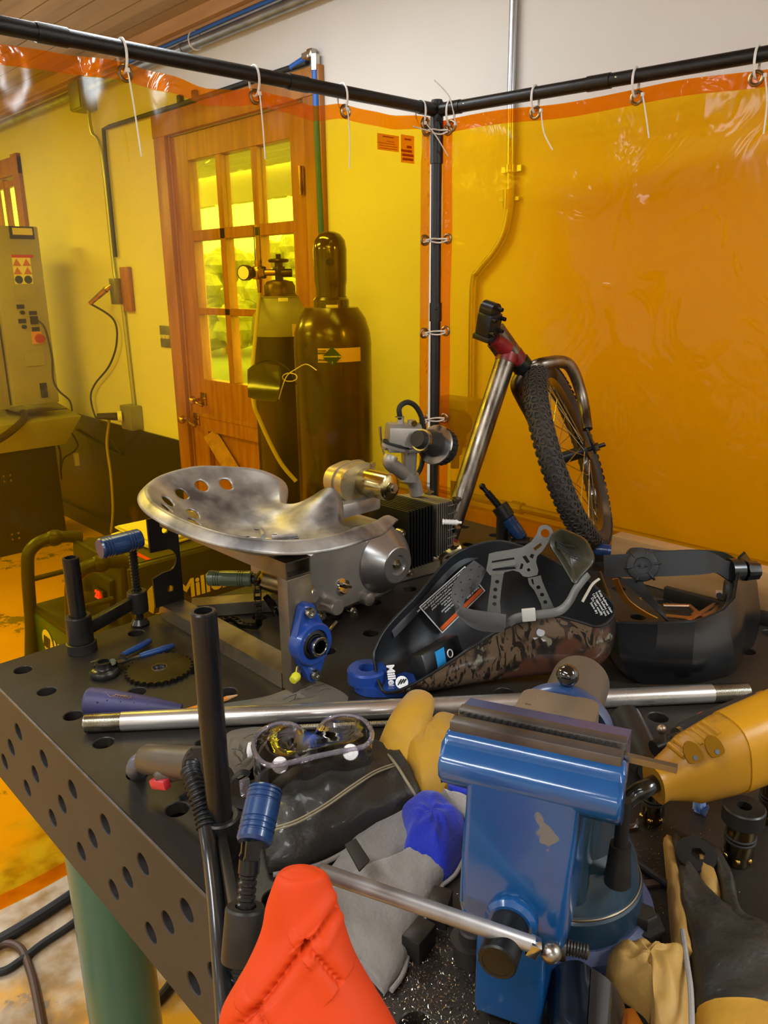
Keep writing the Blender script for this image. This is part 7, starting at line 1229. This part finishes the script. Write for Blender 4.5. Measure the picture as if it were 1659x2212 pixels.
mb = MB(); mb.lathe([(0.0125, 0.0008), (0.0125, 0.0078), (0.0112, 0.0078), (0.0112, 0.0008)], c, (0, 0, 1), 36, closed=True); mb.build('bore', MS['bright_steel'], e)
# flanged nut
c = G(227, 1458); mb = MB(); mb.lathe([(0.009, 0.0006), (0.0225, 0.0006), (0.0235, 0.002), (0.0235, 0.008), (0.0215, 0.011), (0.0145, 0.0125), (0.0125, 0.015), (0.0125, 0.024), (0.009, 0.024)], c, (0, 0, 1), 40, closed=True); tag(mb.build('flanged_bushing', MS['dark_oxide'], None, ang=40), 'small dark flanged steel bushing standing under the plier jaws', 'bushing')
# circlip pliers
e = empty('circlip_pliers', 'small spring-loaded pliers with two blue handles', 'pliers', G(275, 1425)); m_pl = mat('plier_steel', '#3a3a34', 0.35, 0.9, '#6b6b5c', 40); P_ = lambda x, y, h=0.012: G(x, y, h)
for pts, nm in (([(246, 1428), (262, 1420), (268, 1414)], 0), ([(250, 1432), (280, 1424), (305, 1416)], 0), ([(196, 1431), (215, 1426), (246, 1428)], 0), ([(204, 1436), (222, 1434), (250, 1432)], 0)):
    mb = MB(); mb.tube([P_(x, y, 0.016 if x < 260 else 0.010) for x, y in pts], [0.0028, 0.0042, 0.0045] if pts[0][0] < 220 else [0.0055, 0.005, 0.0035], 10, flat=0.6); mb.build('jaw' if pts[0][0] < 220 else 'lever', m_pl, e)
mb = MB(); mb.cyl(P_(243, 1430, 0.010), P_(243, 1430, 0.022), 0.0055); mb.cyl(P_(243, 1430, 0.022), P_(243, 1430, 0.0245), 0.0035, seg=6); mb.build('pivot', m_pl, e)
mb = MB(); mb.spring(P_(258, 1419, .012), P_(273, 1428, .012), 0.004, 0.0009, 6); mb.build('spring', MS['ink'], e)
for p0, p1 in (((266, 1414), (326, 1383)), ((302, 1417), (376, 1394))): a, b = P_(*p0, 0.010), P_(*p1, 0.008); mb = MB(); mb.tube([a, a.lerp(b, 0.15), a.lerp(b, 0.5) + V((0.001, -.001, 0)), a.lerp(b, 0.95), b], [0.0042, 0.0052, 0.0055, 0.0052, 0.003], 12); mb.build('blue_handle', mat('plier_blue', '#1c3f78', 0.35), e)
# purple taper grip
a, b = G(186, 1514, 0.021), G(392, 1534, 0.008); mb = MB(); L_ = (b - a).length; mb.lathe([(0, 0), (0.017, 0), (0.0205, 0.004), (0.0208, 0.02), (0.019, L_ * 0.35), (0.014, L_ * 0.75), (0.0085, L_), (0, L_)], a, b - a, 36); e = empty('tapered_grip', 'violet blue tapered plastic grip lying behind the threaded end of the shaft', 'handle', (a + b) / 2 - V((0, 0, 0.015))); mb.build('body', mat('violet_plastic', '#38345e', 0.5, 0, '#2f2c50', 14), e)
mb = MB(); q = a.lerp(b, 0.12) + facing(a) * 0.0202; mb.ball(q, 0.0026, (1, 1, 0.6), 10); mb.build('hanging_hole', MS['ink'], e); mb = MB(); [mb.ball(a.lerp(b, 0.15 + 0.07 * k) + facing(a) * (0.0196 - 0.0010 * k) + V((0, 0, 0.004 * (k % 2 * 2 - 1))), 0.0011, seg=8) for k in range(8)]; mb.build('dimples', MS['ink'], e)
dd = (b - a).normalized(); nf_ = V((-0.3, -0.25, 0.92)); nf_ = (nf_ - dd * nf_.dot(dd)).normalized(); Lg = frame(a.lerp(b, 0.30) + nf_ * 0.0192, dd, nf_.cross(dd)); mb = MB(); mb.tube([Lg @ V((x, y, 0.0003)) for x, y in ((-0.030, -0.001), (-0.012, 0.004), (-0.002, -0.003), (0.004, 0.002), (0.020, 0.001))], 0.0005, 4); [mb.tube([Lg @ V((0.002 + 0.0045 * k, -0.003, 0)), Lg @ V((0.004 + 0.0045 * k, 0.0035, 0)), Lg @ V((0.005 + 0.0045 * k, -0.002, 0))], 0.0005, 4) for k in range(6)]; mb.build('worn_print', mat('gold_print', '#8a6a3a', 0.5), e)
# pencil
a, b = G(462, 1517, 0.0045), G(518, 1500, 0.0045); dd = (b - a).normalized(); e = empty('pencil', 'orange pencil lying behind the tall clamp post', 'pencil', (a + b) / 2 - V((0, 0, .0045))); mb = MB(); mb.cyl(a - dd * 0.09, b - dd * 0.022, 0.0038, seg=6); mb.build('barrel', mat('pencil_orange', '#d07a1c', 0.4), e, ang=20); mb = MB(); mb.cyl(b - dd * 0.022, b - dd * 0.004, 0.0038, 0.0012); mb.build('sharpened_wood', mat('pencil_wood', '#b98a5a', 0.7), e); mb = MB(); mb.cyl(b - dd * 0.004, b, 0.0012, 0.0003); mb.build('lead', MS['ink'], e)
# crumpled brown paper pieces
m_pap = mat('kraft_paper', '#6a6254', 0.85, 0, '#595246', 5, bump=0.2, bscale=30); m_pap2 = mat('grey_paper', '#56584f', 0.85, 0, '#4a4b44', 5)
def sheet(name, pts, lb, cat, m, base=0.0015, amp=0.004, seed=0, pr=None):
    P = smooth_path([G(x, y, base) for x, y in pts], 3, True); c = sum(P, V((0, 0, 0))) / len(P); e = empty(name, lb, cat, c - V((0, 0, base))); mb = MB(); rings = []
    for j in range(9):
        r = 1 - j / 8.2; rings.append([c + (p - c) * r + V((0, 0, amp * (1 - r) * (1 + sin(40 * p.x * r + seed) * cos(50 * p.y * r + seed)))) for p in P])
    mb.loft([[q - V((0, 0, 0.0008)) for q in rings[0]]] + rings); mb.build('sheet', m, e, ang=25)
    if pr:
        for k, (x0, y0, x1, y1) in enumerate(pr): mb = MB(); mb.tube([G(x0, y0, base + amp * 1.3 + 0.001), G((x0 + x1) / 2, (y0 + y1) / 2 - 2, base + amp * 1.6 + 0.001), G(x1, y1, base + amp * 1.3 + 0.001)], 0.0005, 4); mb.build('printed_line', MS['ink'], e)
    return e
sheet('paper_scrap', [(500, 1530), (560, 1510), (620, 1488), (655, 1468), (690, 1472), (735, 1492), (752, 1512), (700, 1530), (600, 1542)], 'brown printed paper scrap behind the long shaft', 'paper', m_pap, pr=[(612, 1512, 640, 1500), (640, 1500, 636, 1512), (660, 1490, 700, 1478), (625, 1516, 650, 1508), (690, 1492, 715, 1488)])
sheet('paper_scrap', [(500, 1578), (570, 1570), (600, 1590), (560, 1630), (545, 1658), (515, 1682), (500, 1660), (480, 1640), (485, 1600)], 'brown printed paper scrap left of the clear goggles', 'paper', m_pap, seed=3, pr=[(510, 1655, 522, 1650), (500, 1618, 520, 1622), (526, 1596, 548, 1586)])
sheet('paper_scrap', [(440, 1535), (480, 1520), (545, 1510), (600, 1500), (560, 1530), (490, 1545)], 'small grey paper scrap behind the tall clamp post', 'paper', m_pap2, 0.001, 0.001, 5)
# welding torch with its cable
m_tor = mat('torch_bronze', '#54483a', 0.42, 0.1, '#453b30', 10, rvar=0.08)
e = empty('welding_torch', 'worn bronze coloured welding torch with red trigger, its nozzle in a table hole', 'welding torch', V((0.05, -0.4, T)))
c0, c1 = dep(318, 1640, 0.965), dep(424, 1650, 0.905); dd = (c1 - c0).normalized(); mb = MB(); mb.tube([c0 - dd * 0.010, c0 - dd * 0.006, c0, c0.lerp(c1, 0.4), c0.lerp(c1, 0.8), c1, c1 + V((0, 0, 0)), c1 - dd * 0.02], [0.008, 0.014, 0.0180, 0.0185, 0.0190, 0.0200, 0.0172, 0.0165], 32, caps=True); mb.build('handle', m_tor, e, ang=40)
mb = MB(); mb.tube(smooth_path([c0.lerp(c1, 0.1), dep(300, 1645, 0.965), dep(291, 1662, 0.972), V((0.05, -0.4, T - 0.002)), V((0.05, -0.4, T - 0.04))], 6), 0.0105, 20); mb.build('neck', mat('neck_steel', '#5c6068', 0.35, 0.5), e)
mb = MB(); q = dep(350, 1678, 0.93); mb.tube([c0.lerp(c1, 0.25) - V((0, 0, 0.012)), q + V((0, 0, 0.002)), c0.lerp(c1, 0.75) - V((0, 0, 0.016))], [0.010, 0.010, 0.006], 12); mb.build('trigger_guard', m_tor, e); mb = MB(); mb.box(dep(346, 1693, 0.925), (0.030, 0.011, 0.012), frame((0, 0, 0), dd, V((0, 0, 1)).cross(dd)), 0.003); mb.build('trigger', mat('trigger_red', '#b02a30', 0.4), e)
cp = smooth_path([c1 - dd * 0.012, dep(412, 1668, 0.895), dep(428, 1715, 0.875), dep(440, 1755, 0.865), dep(446, 1788, 0.855)], 30); mb = MB(); acc = [0]; 
for i in range(1, len(cp)): acc.append(acc[-1] + (cp[i] - cp[i - 1]).length)
mb.tube(cp, [0.0102 + 0.0016 * sin(2 * pi * s / 0.0056) for s in acc], 24); mb.build('corrugated_sleeve', MS['black_plastic'], e, ang=80)
cb_ = [dep(445, 1786, 0.856), dep(455, 1850, 0.83), dep(466, 1940, 0.78), dep(474, 2030, 0.735), dep(482, 2120, 0.70), dep(490, 2230, 0.66), dep(498, 2400, 0.62)]; mb = MB(); mb.tube(smooth_path(cb_, 8), 0.0088, 20); mb.build('cable', mat('cable_black', '#1a1a1c', 0.3, coat=0.3), e)
mb = MB(); mb.tube([G(388, 1724, .003), G(405, 1714, .004)], 0.003, 6); tag(mb.build('hex_key_end', MS['black_plastic'], None), 'tip of a small black hex key under the torch cable', 'hex key')
# allen key by the frame
mb = MB(); mb.tube(smooth_path([G(700, 1398, .003), G(703, 1380, .006), G(712, 1362, .02), G(728, 1342, .035)], 4), 0.003, 6); tag(mb.build('hex_key', MS['mill_steel'], None), 'bent hex key standing in a table hole right of the blue bearing', 'hex key')
# second blue bearing under the camouflage helmet
c = G(806, 1496); e = empty('flange_bearing', 'second blue flange bearing lying under the chin of the camouflage helmet', 'bearing', c); mb = MB(); mb.plate(sp2([(-0.03, -0.012), (-0.012, -0.03), (0.03, -0.034), (0.07, -0.03), (0.07, 0.0), (0.03, 0.03), (-0.01, 0.03), (-0.03, 0.012)], 4), 0.014, [circ(0.0, -0.020, 0.005)], L=zrot(c + V((0.012, 0.01, 0.001)), -40)); mb.lathe([(0.013, 0.012), (0.031, 0.012), (0.031, 0.030), (0.028, 0.033), (0.013, 0.033)], c + V((0.006, 0.020, 0)), (0, 0, 1), 36, closed=True); mb.build('housing', m_cast, e, ang=40)
# black chamfered rubber block lying on the gloves, steel block by the vise, dark block for a shadow
q = G(768, 1862, 0.052); mb = MB(); mb.hexa([G(744, 1826, .046), G(768, 1812, .046), G(798, 1862, .046), G(776, 1885, .046)], [G(744, 1824, .052), G(768, 1810, .052), G(800, 1858, .055), G(776, 1880, .055)], 0.001); tag(mb.build('rubber_wedge', MS['rubber'], None), 'small black rubber wedge lying across the glove cuffs', 'rubber block')
for px, py, lb, rz in ((950, 1960, 'small dark steel block between the grey cuff and the vise', 0.5), (905, 2030, 'dark square block put in for the shadow beside the vise handle, in front of the first one', 0.2)): c = G(px, py, 0.0125); mb = MB(); mb.box(c, (0.030, 0.020, 0.024), MX.Rotation(rz, 3, 'Z'), 0.0015); tag(mb.build('dark_block', MS['black_steel'], None, ang=30), lb, 'steel block')
# wood board at the back edge, toggle clamp and flat bars
mb = MB(); L_ = zrot(V((1.105, -0.445, T)), -90.0); mb.M = L_; mb.box((0.55, 0.019, 0.0448), (1.1, 0.038, 0.089), bev=0.003); bw = mb.build('pine_plank', wood('pine_two_by_four', '#b58f60', '#a07848', (5, 0.7, 9), 4, 0.6, '#6f4a28')); tag(bw, 'pale pine board standing on edge along the back of the table', 'board')
e = empty('toggle_clamp', 'plated toggle clamp lying behind the black helmet, seen through its headband', 'toggle clamp', G(1520, 1325)); m_cop = mat('copper_plate', '#b78a6a', 0.28, 1.0, '#a99a86', 12); Q = lambda x, y, h: G(x, y, h)
mb = MB(); traced(mb, [(1546, 1275), (1598, 1276), (1596, 1305), (1547, 1304)], Q(1570, 1300, 0.02), facing(Q(1570, 1300, .02)), 0.003); mb.build('base_plate', m_cop, e)
for px in (1554, 1586): q = dep(px, 1287, depth_of(Q(1570, 1300, .02)) - 0.002); mb = MB(); mb.cyl(q, q + facing(q) * 0.008, 0.0065, seg=6); mb.build('bolt', MS['ink'], e)
for pts in ([(1432, 1307), (1490, 1308), (1505, 1322), (1496, 1330)], [(1438, 1330), (1500, 1336)], [(1545, 1305), (1518, 1322), (1482, 1340)], [(1560, 1306), (1540, 1322), (1516, 1334)]): mb = MB(); mb.tube([Q(x, y, 0.02) for x, y in pts], 0.0055, 8, flat=0.5); mb.build('link_arm', m_cop, e)
mb = MB(); mb.cyl(Q(1564, 1275, .05), Q(1596, 1278, .05), 0.020); mb.build('rubber_grip', MS['rubber'], e)
mb = MB(); mb.box(V((1.08, -0.80, T + 0.013)), (0.012, 0.42, 0.024), MX.Rotation(0.06, 3, 'Z'), 0.001); tag(mb.build('flat_bar', MS['black_steel'], None), 'black flat steel bar lying in front of the pine board at the right', 'steel bar')
# grinder
e = empty('angle_grinder', 'yellow corded power grinder lying at the right edge', 'power tool', G(1560, 1700)); m_gr = mat('grinder_yellow', '#a8740c', 0.42, 0, '#8a6216', 10, (0.4, 0.7), bump=0.08, col3='#4a3c22', scale3=14, thr3=(0.66, 0.74)); m_gr2 = mat('grinder_yellow_clean', '#b8800c', 0.38, 0, '#a37412', 8)
dgr = depth_of(G(1406, 1776, 0.06)) - 0.035; A = dep(1412, 1692, dgr + 0.0); Bg = dep(1560, 1632, dgr + 0.02); Cg = dep(1760, 1560, dgr + 0.05); dd = (Bg - A).normalized()
def oct_ring(c, d, w, h, ch=0.3):
    s = V((0, 0, 1)).cross(d).normalized(); u = d.cross(s); o = []
    for q in range(28): a = 2 * pi * q / 28; x, y = cos(a), sin(a); k = (abs(x) ** 3 + abs(y) ** 3) ** (-1 / 3); o.append(c + s * x * k * w + u * y * k * h)
    return o
mb = MB(); mb.loft([oct_ring(A, dd, 0.018, 0.020, 0.55), oct_ring(A + dd * 0.008, dd, 0.017, 0.019, 0.55), oct_ring(A.lerp(Bg, 0.35), dd, 0.022, 0.027, 0.45), oct_ring(A.lerp(Bg, 0.5), dd, 0.026, 0.034, 0.35), oct_ring(Bg, dd, 0.030, 0.040, 0.35), oct_ring(Bg + dd * 0.012, dd, 0.030, 0.041, 0.35)]); hgz = mb.build('rear_housing', m_gr, e, ang=30)
mb = MB(); mb.loft([oct_ring(Bg + dd * 0.010, dd, 0.031, 0.042, 0.4), oct_ring(Bg + dd * 0.10, dd, 0.034, 0.044, 0.4), oct_ring(Cg, dd, 0.034, 0.044, 0.4)]); mb.build('motor_housing', m_gr2, e, ang=30)
for px, py in ((1494, 1625), (1541, 1612)): q = dep(px, py, dgr - 0.020); nn = facing(q); mb = MB(); Lr = frame(q, dd, nn.cross(dd)); mb.plate(sp2([(-0.007, -0.009), (0.007, -0.009), (0.008, 0.004), (0.0, 0.011), (-0.008, 0.004)], 4), 0.0015, L=Lr); mb.build('screw_recess', mat('recess_amber', '#6e4a0a', 0.8, spec=0.05), hgz); mb = MB(); mb.cyl(Lr @ V((0.0, -0.006, 0.001)), Lr @ V((0.0, -0.006, 0.002)), 0.0026); mb.build('screw', MS['dark_oxide'], hgz)
for k in range(7): q = A.lerp(Bg, 0.35 + 0.085 * k); mb = MB(); s_ = V((0, 0, 1)).cross(dd).normalized(); u_ = dd.cross(s_); mb.cyl(q + u_ * (0.028 + 0.0016 * k) - s_ * 0.012, q + u_ * (0.028 + 0.0016 * k) + s_ * 0.012, 0.0028, seg=8); mb.build('grip_ridge', m_gr, hgz)
cp = [A + dd * 0.01, dep(1396, 1702, dgr - 0.01), dep(1370, 1716, dgr - 0.01), dep(1345, 1740, dgr - 0.01), dep(1328, 1775, dgr), dep(1315, 1820, dgr + 0.02), dep(1310, 1860, dgr + 0.05)]; mb = MB(); mb.tube(smooth_path(cp, 8), 0.0088, 18); mb.build('power_cord', mat('cord_black', '#15140f', 0.2, coat=0.5), e)
# black tool grip with bright ring
dz = dgr + 0.10; a, b = dep(1466, 1597, dz), dep(1700, 1505, dz + 0.05); dd = (b - a).normalized(); L_ = (b - a).length; e = empty('tool_grip', 'black rubber tool grip with bright end rings behind the yellow grinder', 'tool handle', G(1560, 1600)); mb = MB(); mb.lathe([(0, 0.004), (0.0135, 0.004), (0.0165, 0.012), (0.0185, 0.05), (0.0185, L_ * 0.72)], a, dd, 32); mb.build('grip', MS['matte_black'], e)
mb = MB(); mb.lathe([(0.006, 0), (0.0135, 0), (0.014, 0.004), (0.006, 0.005)], a, dd, 32, closed=True); mb.build('front_ring', MS['bright_steel'], e); mb = MB(); mb.lathe([(0.01, L_ * 0.72), (0.0175, L_ * 0.72), (0.0178, L_ * 0.72 + 0.012), (0.01, L_ * 0.72 + 0.012)], a, dd, 32, closed=True); mb.build('rear_ring', MS['bright_steel'], e)
mb = MB(); mb.tube([a, a - dd * 0.008, a - dd * 0.010, a - dd * 0.014, a - dd * 0.016, a - dd * 0.034], [0.0085, 0.0085, 0.0095, 0.0085, 0.0095, 0.0095], 20); mb.build('spindle', MS['dark_oxide'], e); q = a - dd * 0.026; mb = MB(); mb.cyl(q + V((0, 0, 0.022)), q - V((-0.006, 0.012, 0.035)), 0.0035); mb.ball(q + V((0, 0, 0.022)), 0.0055); mb.build('cross_pin', MS['mill_steel'], e)
mb = MB(); q = dep(1523, 1553, dz + 0.02); mb.ball(q, 0.012, (1.4, 0.9, 0.5)); mb.build('orange_button', mat('button_orange', '#e2502a', 0.4), e)
# dark pipe under them, and the collar it points at
a, b = G(1352, 1552, 0.024), G(1408, 1668, 0.024); mb = MB(); pipe(mb, a, b, 0.021, 0.004); tag(mb.build('dark_pipe', MS['black_steel'], None), 'dark steel pipe lying right behind the vise jaws', 'pipe')
# ball-lock bolts
def lock_bolt(px, py, hh, rc, lb, rs=0.0135):
    c = G(px, py); e = empty('ball_lock_bolt', lb, 'fixture bolt', c, 'ball lock bolts standing at the right'); m_sh = mat('burnished', '#a08a5c', 0.16, 1.0, '#6a5a3e', 6)
    mb = MB(); mb.lathe([(0, 0.0005), (rs * 0.8, 0.0005), (rs * 0.92, 0.004), (rs * 0.92, 0.012), (rs, 0.014), (rs, 0.030), (rs * 0.86, 0.031), (rs * 0.86, 0.033), (rs, 0.034), (rs, hh)], c, (0, 0, 1), 32); mb.build('shank', m_sh, e)
    mb = MB(); [mb.tube([c + V((cos(t * pi / 10) * rs, sin(t * pi / 10) * rs, z)) for t in range(20)], 0.0014, 6, closed=True) for z in (0.030, 0.0345)]; mb.build('o_rings', MS['rubber'], e)
    mb = MB(); [mb.ball(c + V((cos(a), sin(a), 0)) * rs * 0.85 + V((0, 0, 0.010)), 0.0036, seg=12) for a in [RAD(200 + 60 * k) for k in range(6)]]; mb.build('lock_balls', m_brass, e)
    mb = MB(); mb.lathe([(0, hh), (rc - 0.001, hh), (rc, hh + 0.001), (rc, hh + 0.017), (rc - 0.0015, hh + 0.0185), (0.0075, hh + 0.0185), (0.0075, hh + 0.006), (0, hh + 0.006)], c, (0, 0, 1), 36); mb.build('head', MS['black_steel'], e, ang=40)
lock_bolt(1406, 1776, 0.062, 0.019, 'ball lock bolt nearest the vise, partly behind the yellow grinder'); lock_bolt(1592, 1862, 0.052, 0.0215, 'ball lock bolt below the yellow grinder, whole head and shank visible', 0.0150); lock_bolt(1662, 1772, 0.060, 0.019, 'ball lock bolt cut by the right edge of the picture')
c = G(1502, 1850, 0.024); mb = MB(); nn = V((-0.15, -0.25, 1)).normalized(); mb.plate(circ(0, 0, 0.0205, 36), 0.005, [circ(0.002, 0, 0.0075, 6)], L=frame(c, V((0.7, -0.7, 0)), None, nn)); mb.cyl(c - V((0, 0, 0.0225)), c, 0.012); tag(mb.build('bolt_head', MS['black_steel'], None, ang=30), 'round bolt head with a hexagon socket behind the fingers of the right glove', 'bolt')
c = G(1480, 1832, 0.0008); mb = MB(); mb.plate(circ(0, 0, 0.018, 30), 0.003, [circ(0, 0, 0.009, 20)], L=MX.Translation(c)); tag(mb.build('flat_washer', MS['black_steel'], None, ang=30), 'flat washer lying beside the hexagon socket bolt', 'washer')
# scraps
mb = MB(); mb.tube([G(1322, 1762, .004), G(1338, 1790, .003), G(1376, 1782, .004), G(1376, 1772, .012)], 0.004, 4, flat=0.3); tag(mb.build('bent_strip', MS['bright_steel'], None, ang=20), 'bent bright metal strip on the table right of the vise', 'metal scrap')
c = G(1512, 1752, 0.002); mb = MB(); rn = random.Random(4)
for k in range(7): a_ = c + V((rn.uniform(-.006, .006), rn.uniform(-.006, .006), 0)); mb.tube([a_, a_ + V((rn.uniform(-.01, .01), rn.uniform(-.01, .01), 0.014 + rn.random() * 0.014))], [0.004, 0.001], 4, flat=0.3)
tag(mb.build('foil_scrap', mat('blue_foil', '#2a5fb0', 0.3, 0.3, '#a8b8cc', 90), None, ang=20), 'tiny crumpled blue and silver foil scrap on the table', 'scrap')
mb = MB(); mb.tube(smooth_path([G(1340, 1838, .004), G(1380, 1868, .004), G(1436, 1908, .004), (G(1500, 1950, .004))], 5), 0.0042, 10); tag(mb.build('thin_cable', MS['black_plastic'], None), 'thin black cable running from the vise base under the right glove', 'cable')
mb = MB(); mb.box((G(1372, 1890, .002) + G(1436, 1928, .002)) / 2, (0.045, 0.008, 0.003), MX.Rotation(-0.6, 3, 'Z')); tag(mb.build('brown_strip', mat('rust_strip', '#33221a', 0.6), None), 'short rusty strip parallel to the thin cable', 'metal scrap')
# black curved plastic shield in the lower right
e = empty('black_guard', 'glossy black curved plastic guard in front of the vise base', 'guard', G(1270, 2160)); m_sm = mat('smoked_plastic', '#15171b', 0.16, 0, coat=0.6)
A1 = [G(1190, 2110, .030), G(1215, 2085, .045), G(1250, 2080, .05), G(1275, 2095, .05)]; B1 = [G(1190, 2290, .002), G(1200, 2290, .03), G(1240, 2300, .04), G(1265, 2310, .045)]
def curved(nm, A, B, m): a, b = smooth_path(A, 5), smooth_path(B, 5); mb = MB(); mb.grid(lambda u, v_: a[int(round(u * (len(a) - 1)))].lerp(b[int(round(u * (len(b) - 1)))], v_), len(a) - 1, 6, 0.003); return mb.build(nm, m, e, ang=60)
curved('left_face', A1, B1, m_sm); curved('right_face', [G(1275, 2095, .05), G(1310, 2120, .045), G(1335, 2155, .030), G(1346, 2190, .010)], [G(1262, 2300, .045), G(1300, 2310, .040), G(1330, 2300, .02), G(1345, 2290, .002)], m_sm)
mb = MB(); mb.tube([G(1348, 2185, .004), G(1390, 2260, .004)], 0.010, 8, flat=0.3, ref=(0, 0, 1)); o = mb.build('orange_strip', mat('strip_orange', '#c8701c', 0.4)); tag(o, 'orange strip peeking out beside the black guard at the bottom edge', 'strip')
# swarf
rn = random.Random(11); mb = MB()
def chip(p, s):
    a = rn.random() * pi; d = V((cos(a), sin(a), rn.uniform(-.2, .6))) * s; n = V((-sin(a), cos(a), rn.uniform(-.5, .9))) * s * rn.uniform(0.25, 0.7); p = p + V((0, 0, 0.0004 + s * 0.4)); vs = [mb.v(p - d), mb.v(p + n), mb.v(p + d * rn.uniform(0.5, 1))]; mb.f(vs)
for k in range(3200): x, y = rn.gauss(950, 95), rn.gauss(2110, 75); p = G(x, y, 0); (chip(p, rn.uniform(0.0004, 0.0019)) if 0.01 < p.x and p.y < -0.75 else None)
for k in range(900): p = G(rn.gauss(1400, 80), rn.gauss(1880, 110), 0); chip(p, rn.uniform(0.0004, 0.0013))
for k in range(450): p = V((rn.uniform(0.02, 1.0), rn.uniform(-1.1, 0.0), T)); chip(p, rn.uniform(0.0003, 0.0010))
for k in range(60): p = G(rn.gauss(1400, 25), rn.gauss(1290, 12), 0); chip(p, rn.uniform(0.001, 0.004))
sw = mb.build('metal_swarf', mat('swarf', '#d8d2c8', 0.25, 1.0, '#a89880', 300), None, ang=1, fix=False); tag(sw, 'fine bright metal chips scattered over the table round the vise', 'metal chips', kind='stuff')
# ================================================================ ORANGE SLEEVE
m_or2 = mat('orange_nylon', '#c63a08', 0.6, 0, '#bf380a', 6, bump=0.15, bscale=60, spec=0.25); e = empty('jacket_sleeve', 'bright orange quilted jacket sleeve rising from the bottom edge over the vise handle', 'jacket', dep(655, 2400, 0.50))
ctr = smooth_path([V((x, y, r)) for x, y, r in ((650, 1884, 42), (650, 1893, 57), (651, 1950, 74), (658, 2010, 92), (656, 2080, 122), (655, 2150, 158), (662, 2230, 196), (670, 2320, 230), (680, 2420, 250))], 10)
dS = 0.50; X_, Y_, Z_ = V(RC[0]), -V(RC[1]), -V(RC[2])
def slv(u, v_):
    i = v_ * (len(ctr) - 1); k = min(int(i), len(ctr) - 2); c = ctr[k].lerp(ctr[k + 1], i - k); a = 2 * pi * u; P = dep(c.x, c.y, dS + 0.05 * 0); R = c.z * dS / FPX
    g = 0; y = c.y; x = c.x + cos(a) * c.z
    for (x0, y0, x1, y1, dep_, w) in ((745, 1940, 662, 2008, 0.0042, 5.5), (662, 2008, 560, 2130, 0.0048, 6), (560, 2130, 470, 2225, 0.0045, 6.5), (668, 2000, 735, 2075, 0.0030, 5), (585, 2130, 650, 2240, 0.0034, 5.5)):
        if sin(a) > 0:
            L2 = (x1 - x0) ** 2 + (y1 - y0) ** 2; t = ((x - x0) * (x1 - x0) + (y - y0) * (y1 - y0)) / L2
            if -0.1 < t < 1.1: dd_ = math.hypot(x - x0 - t * (x1 - x0), y - y0 - t * (y1 - y0)); g += dep_ * math.exp(-(dd_ / w) ** 2) * (1 + 0.22 * sin(t * 44)) - 0.0018 * math.exp(-((dd_ - 22) / 15) ** 2)
    R2 = R + 0.0007 * sin(3 * a + v_ * 11) + 0.0005 * sin(2 * a - v_ * 17) - g
    return P + X_ * cos(a) * R2 + Z_ * sin(a) * R2 * 0.8
mb = MB(); mb.grid(lambda u, v_: slv(u, v_), 260, 260, cu=True); P0_ = [slv(k / 260, 0) for k in range(260)]; cc_ = sum(P0_, V((0, 0, 0))) / 260 + Y_ * 0.004; tv = mb.v(cc_); [mb.f((mb.v(P0_[k]), mb.v(P0_[(k + 1) % 260]), tv)) for k in range(260)]; bmesh.ops.remove_doubles(mb.b, verts=mb.b.verts[:], dist=1e-6)
mb.build('sleeve', m_or2, e, ang=180)
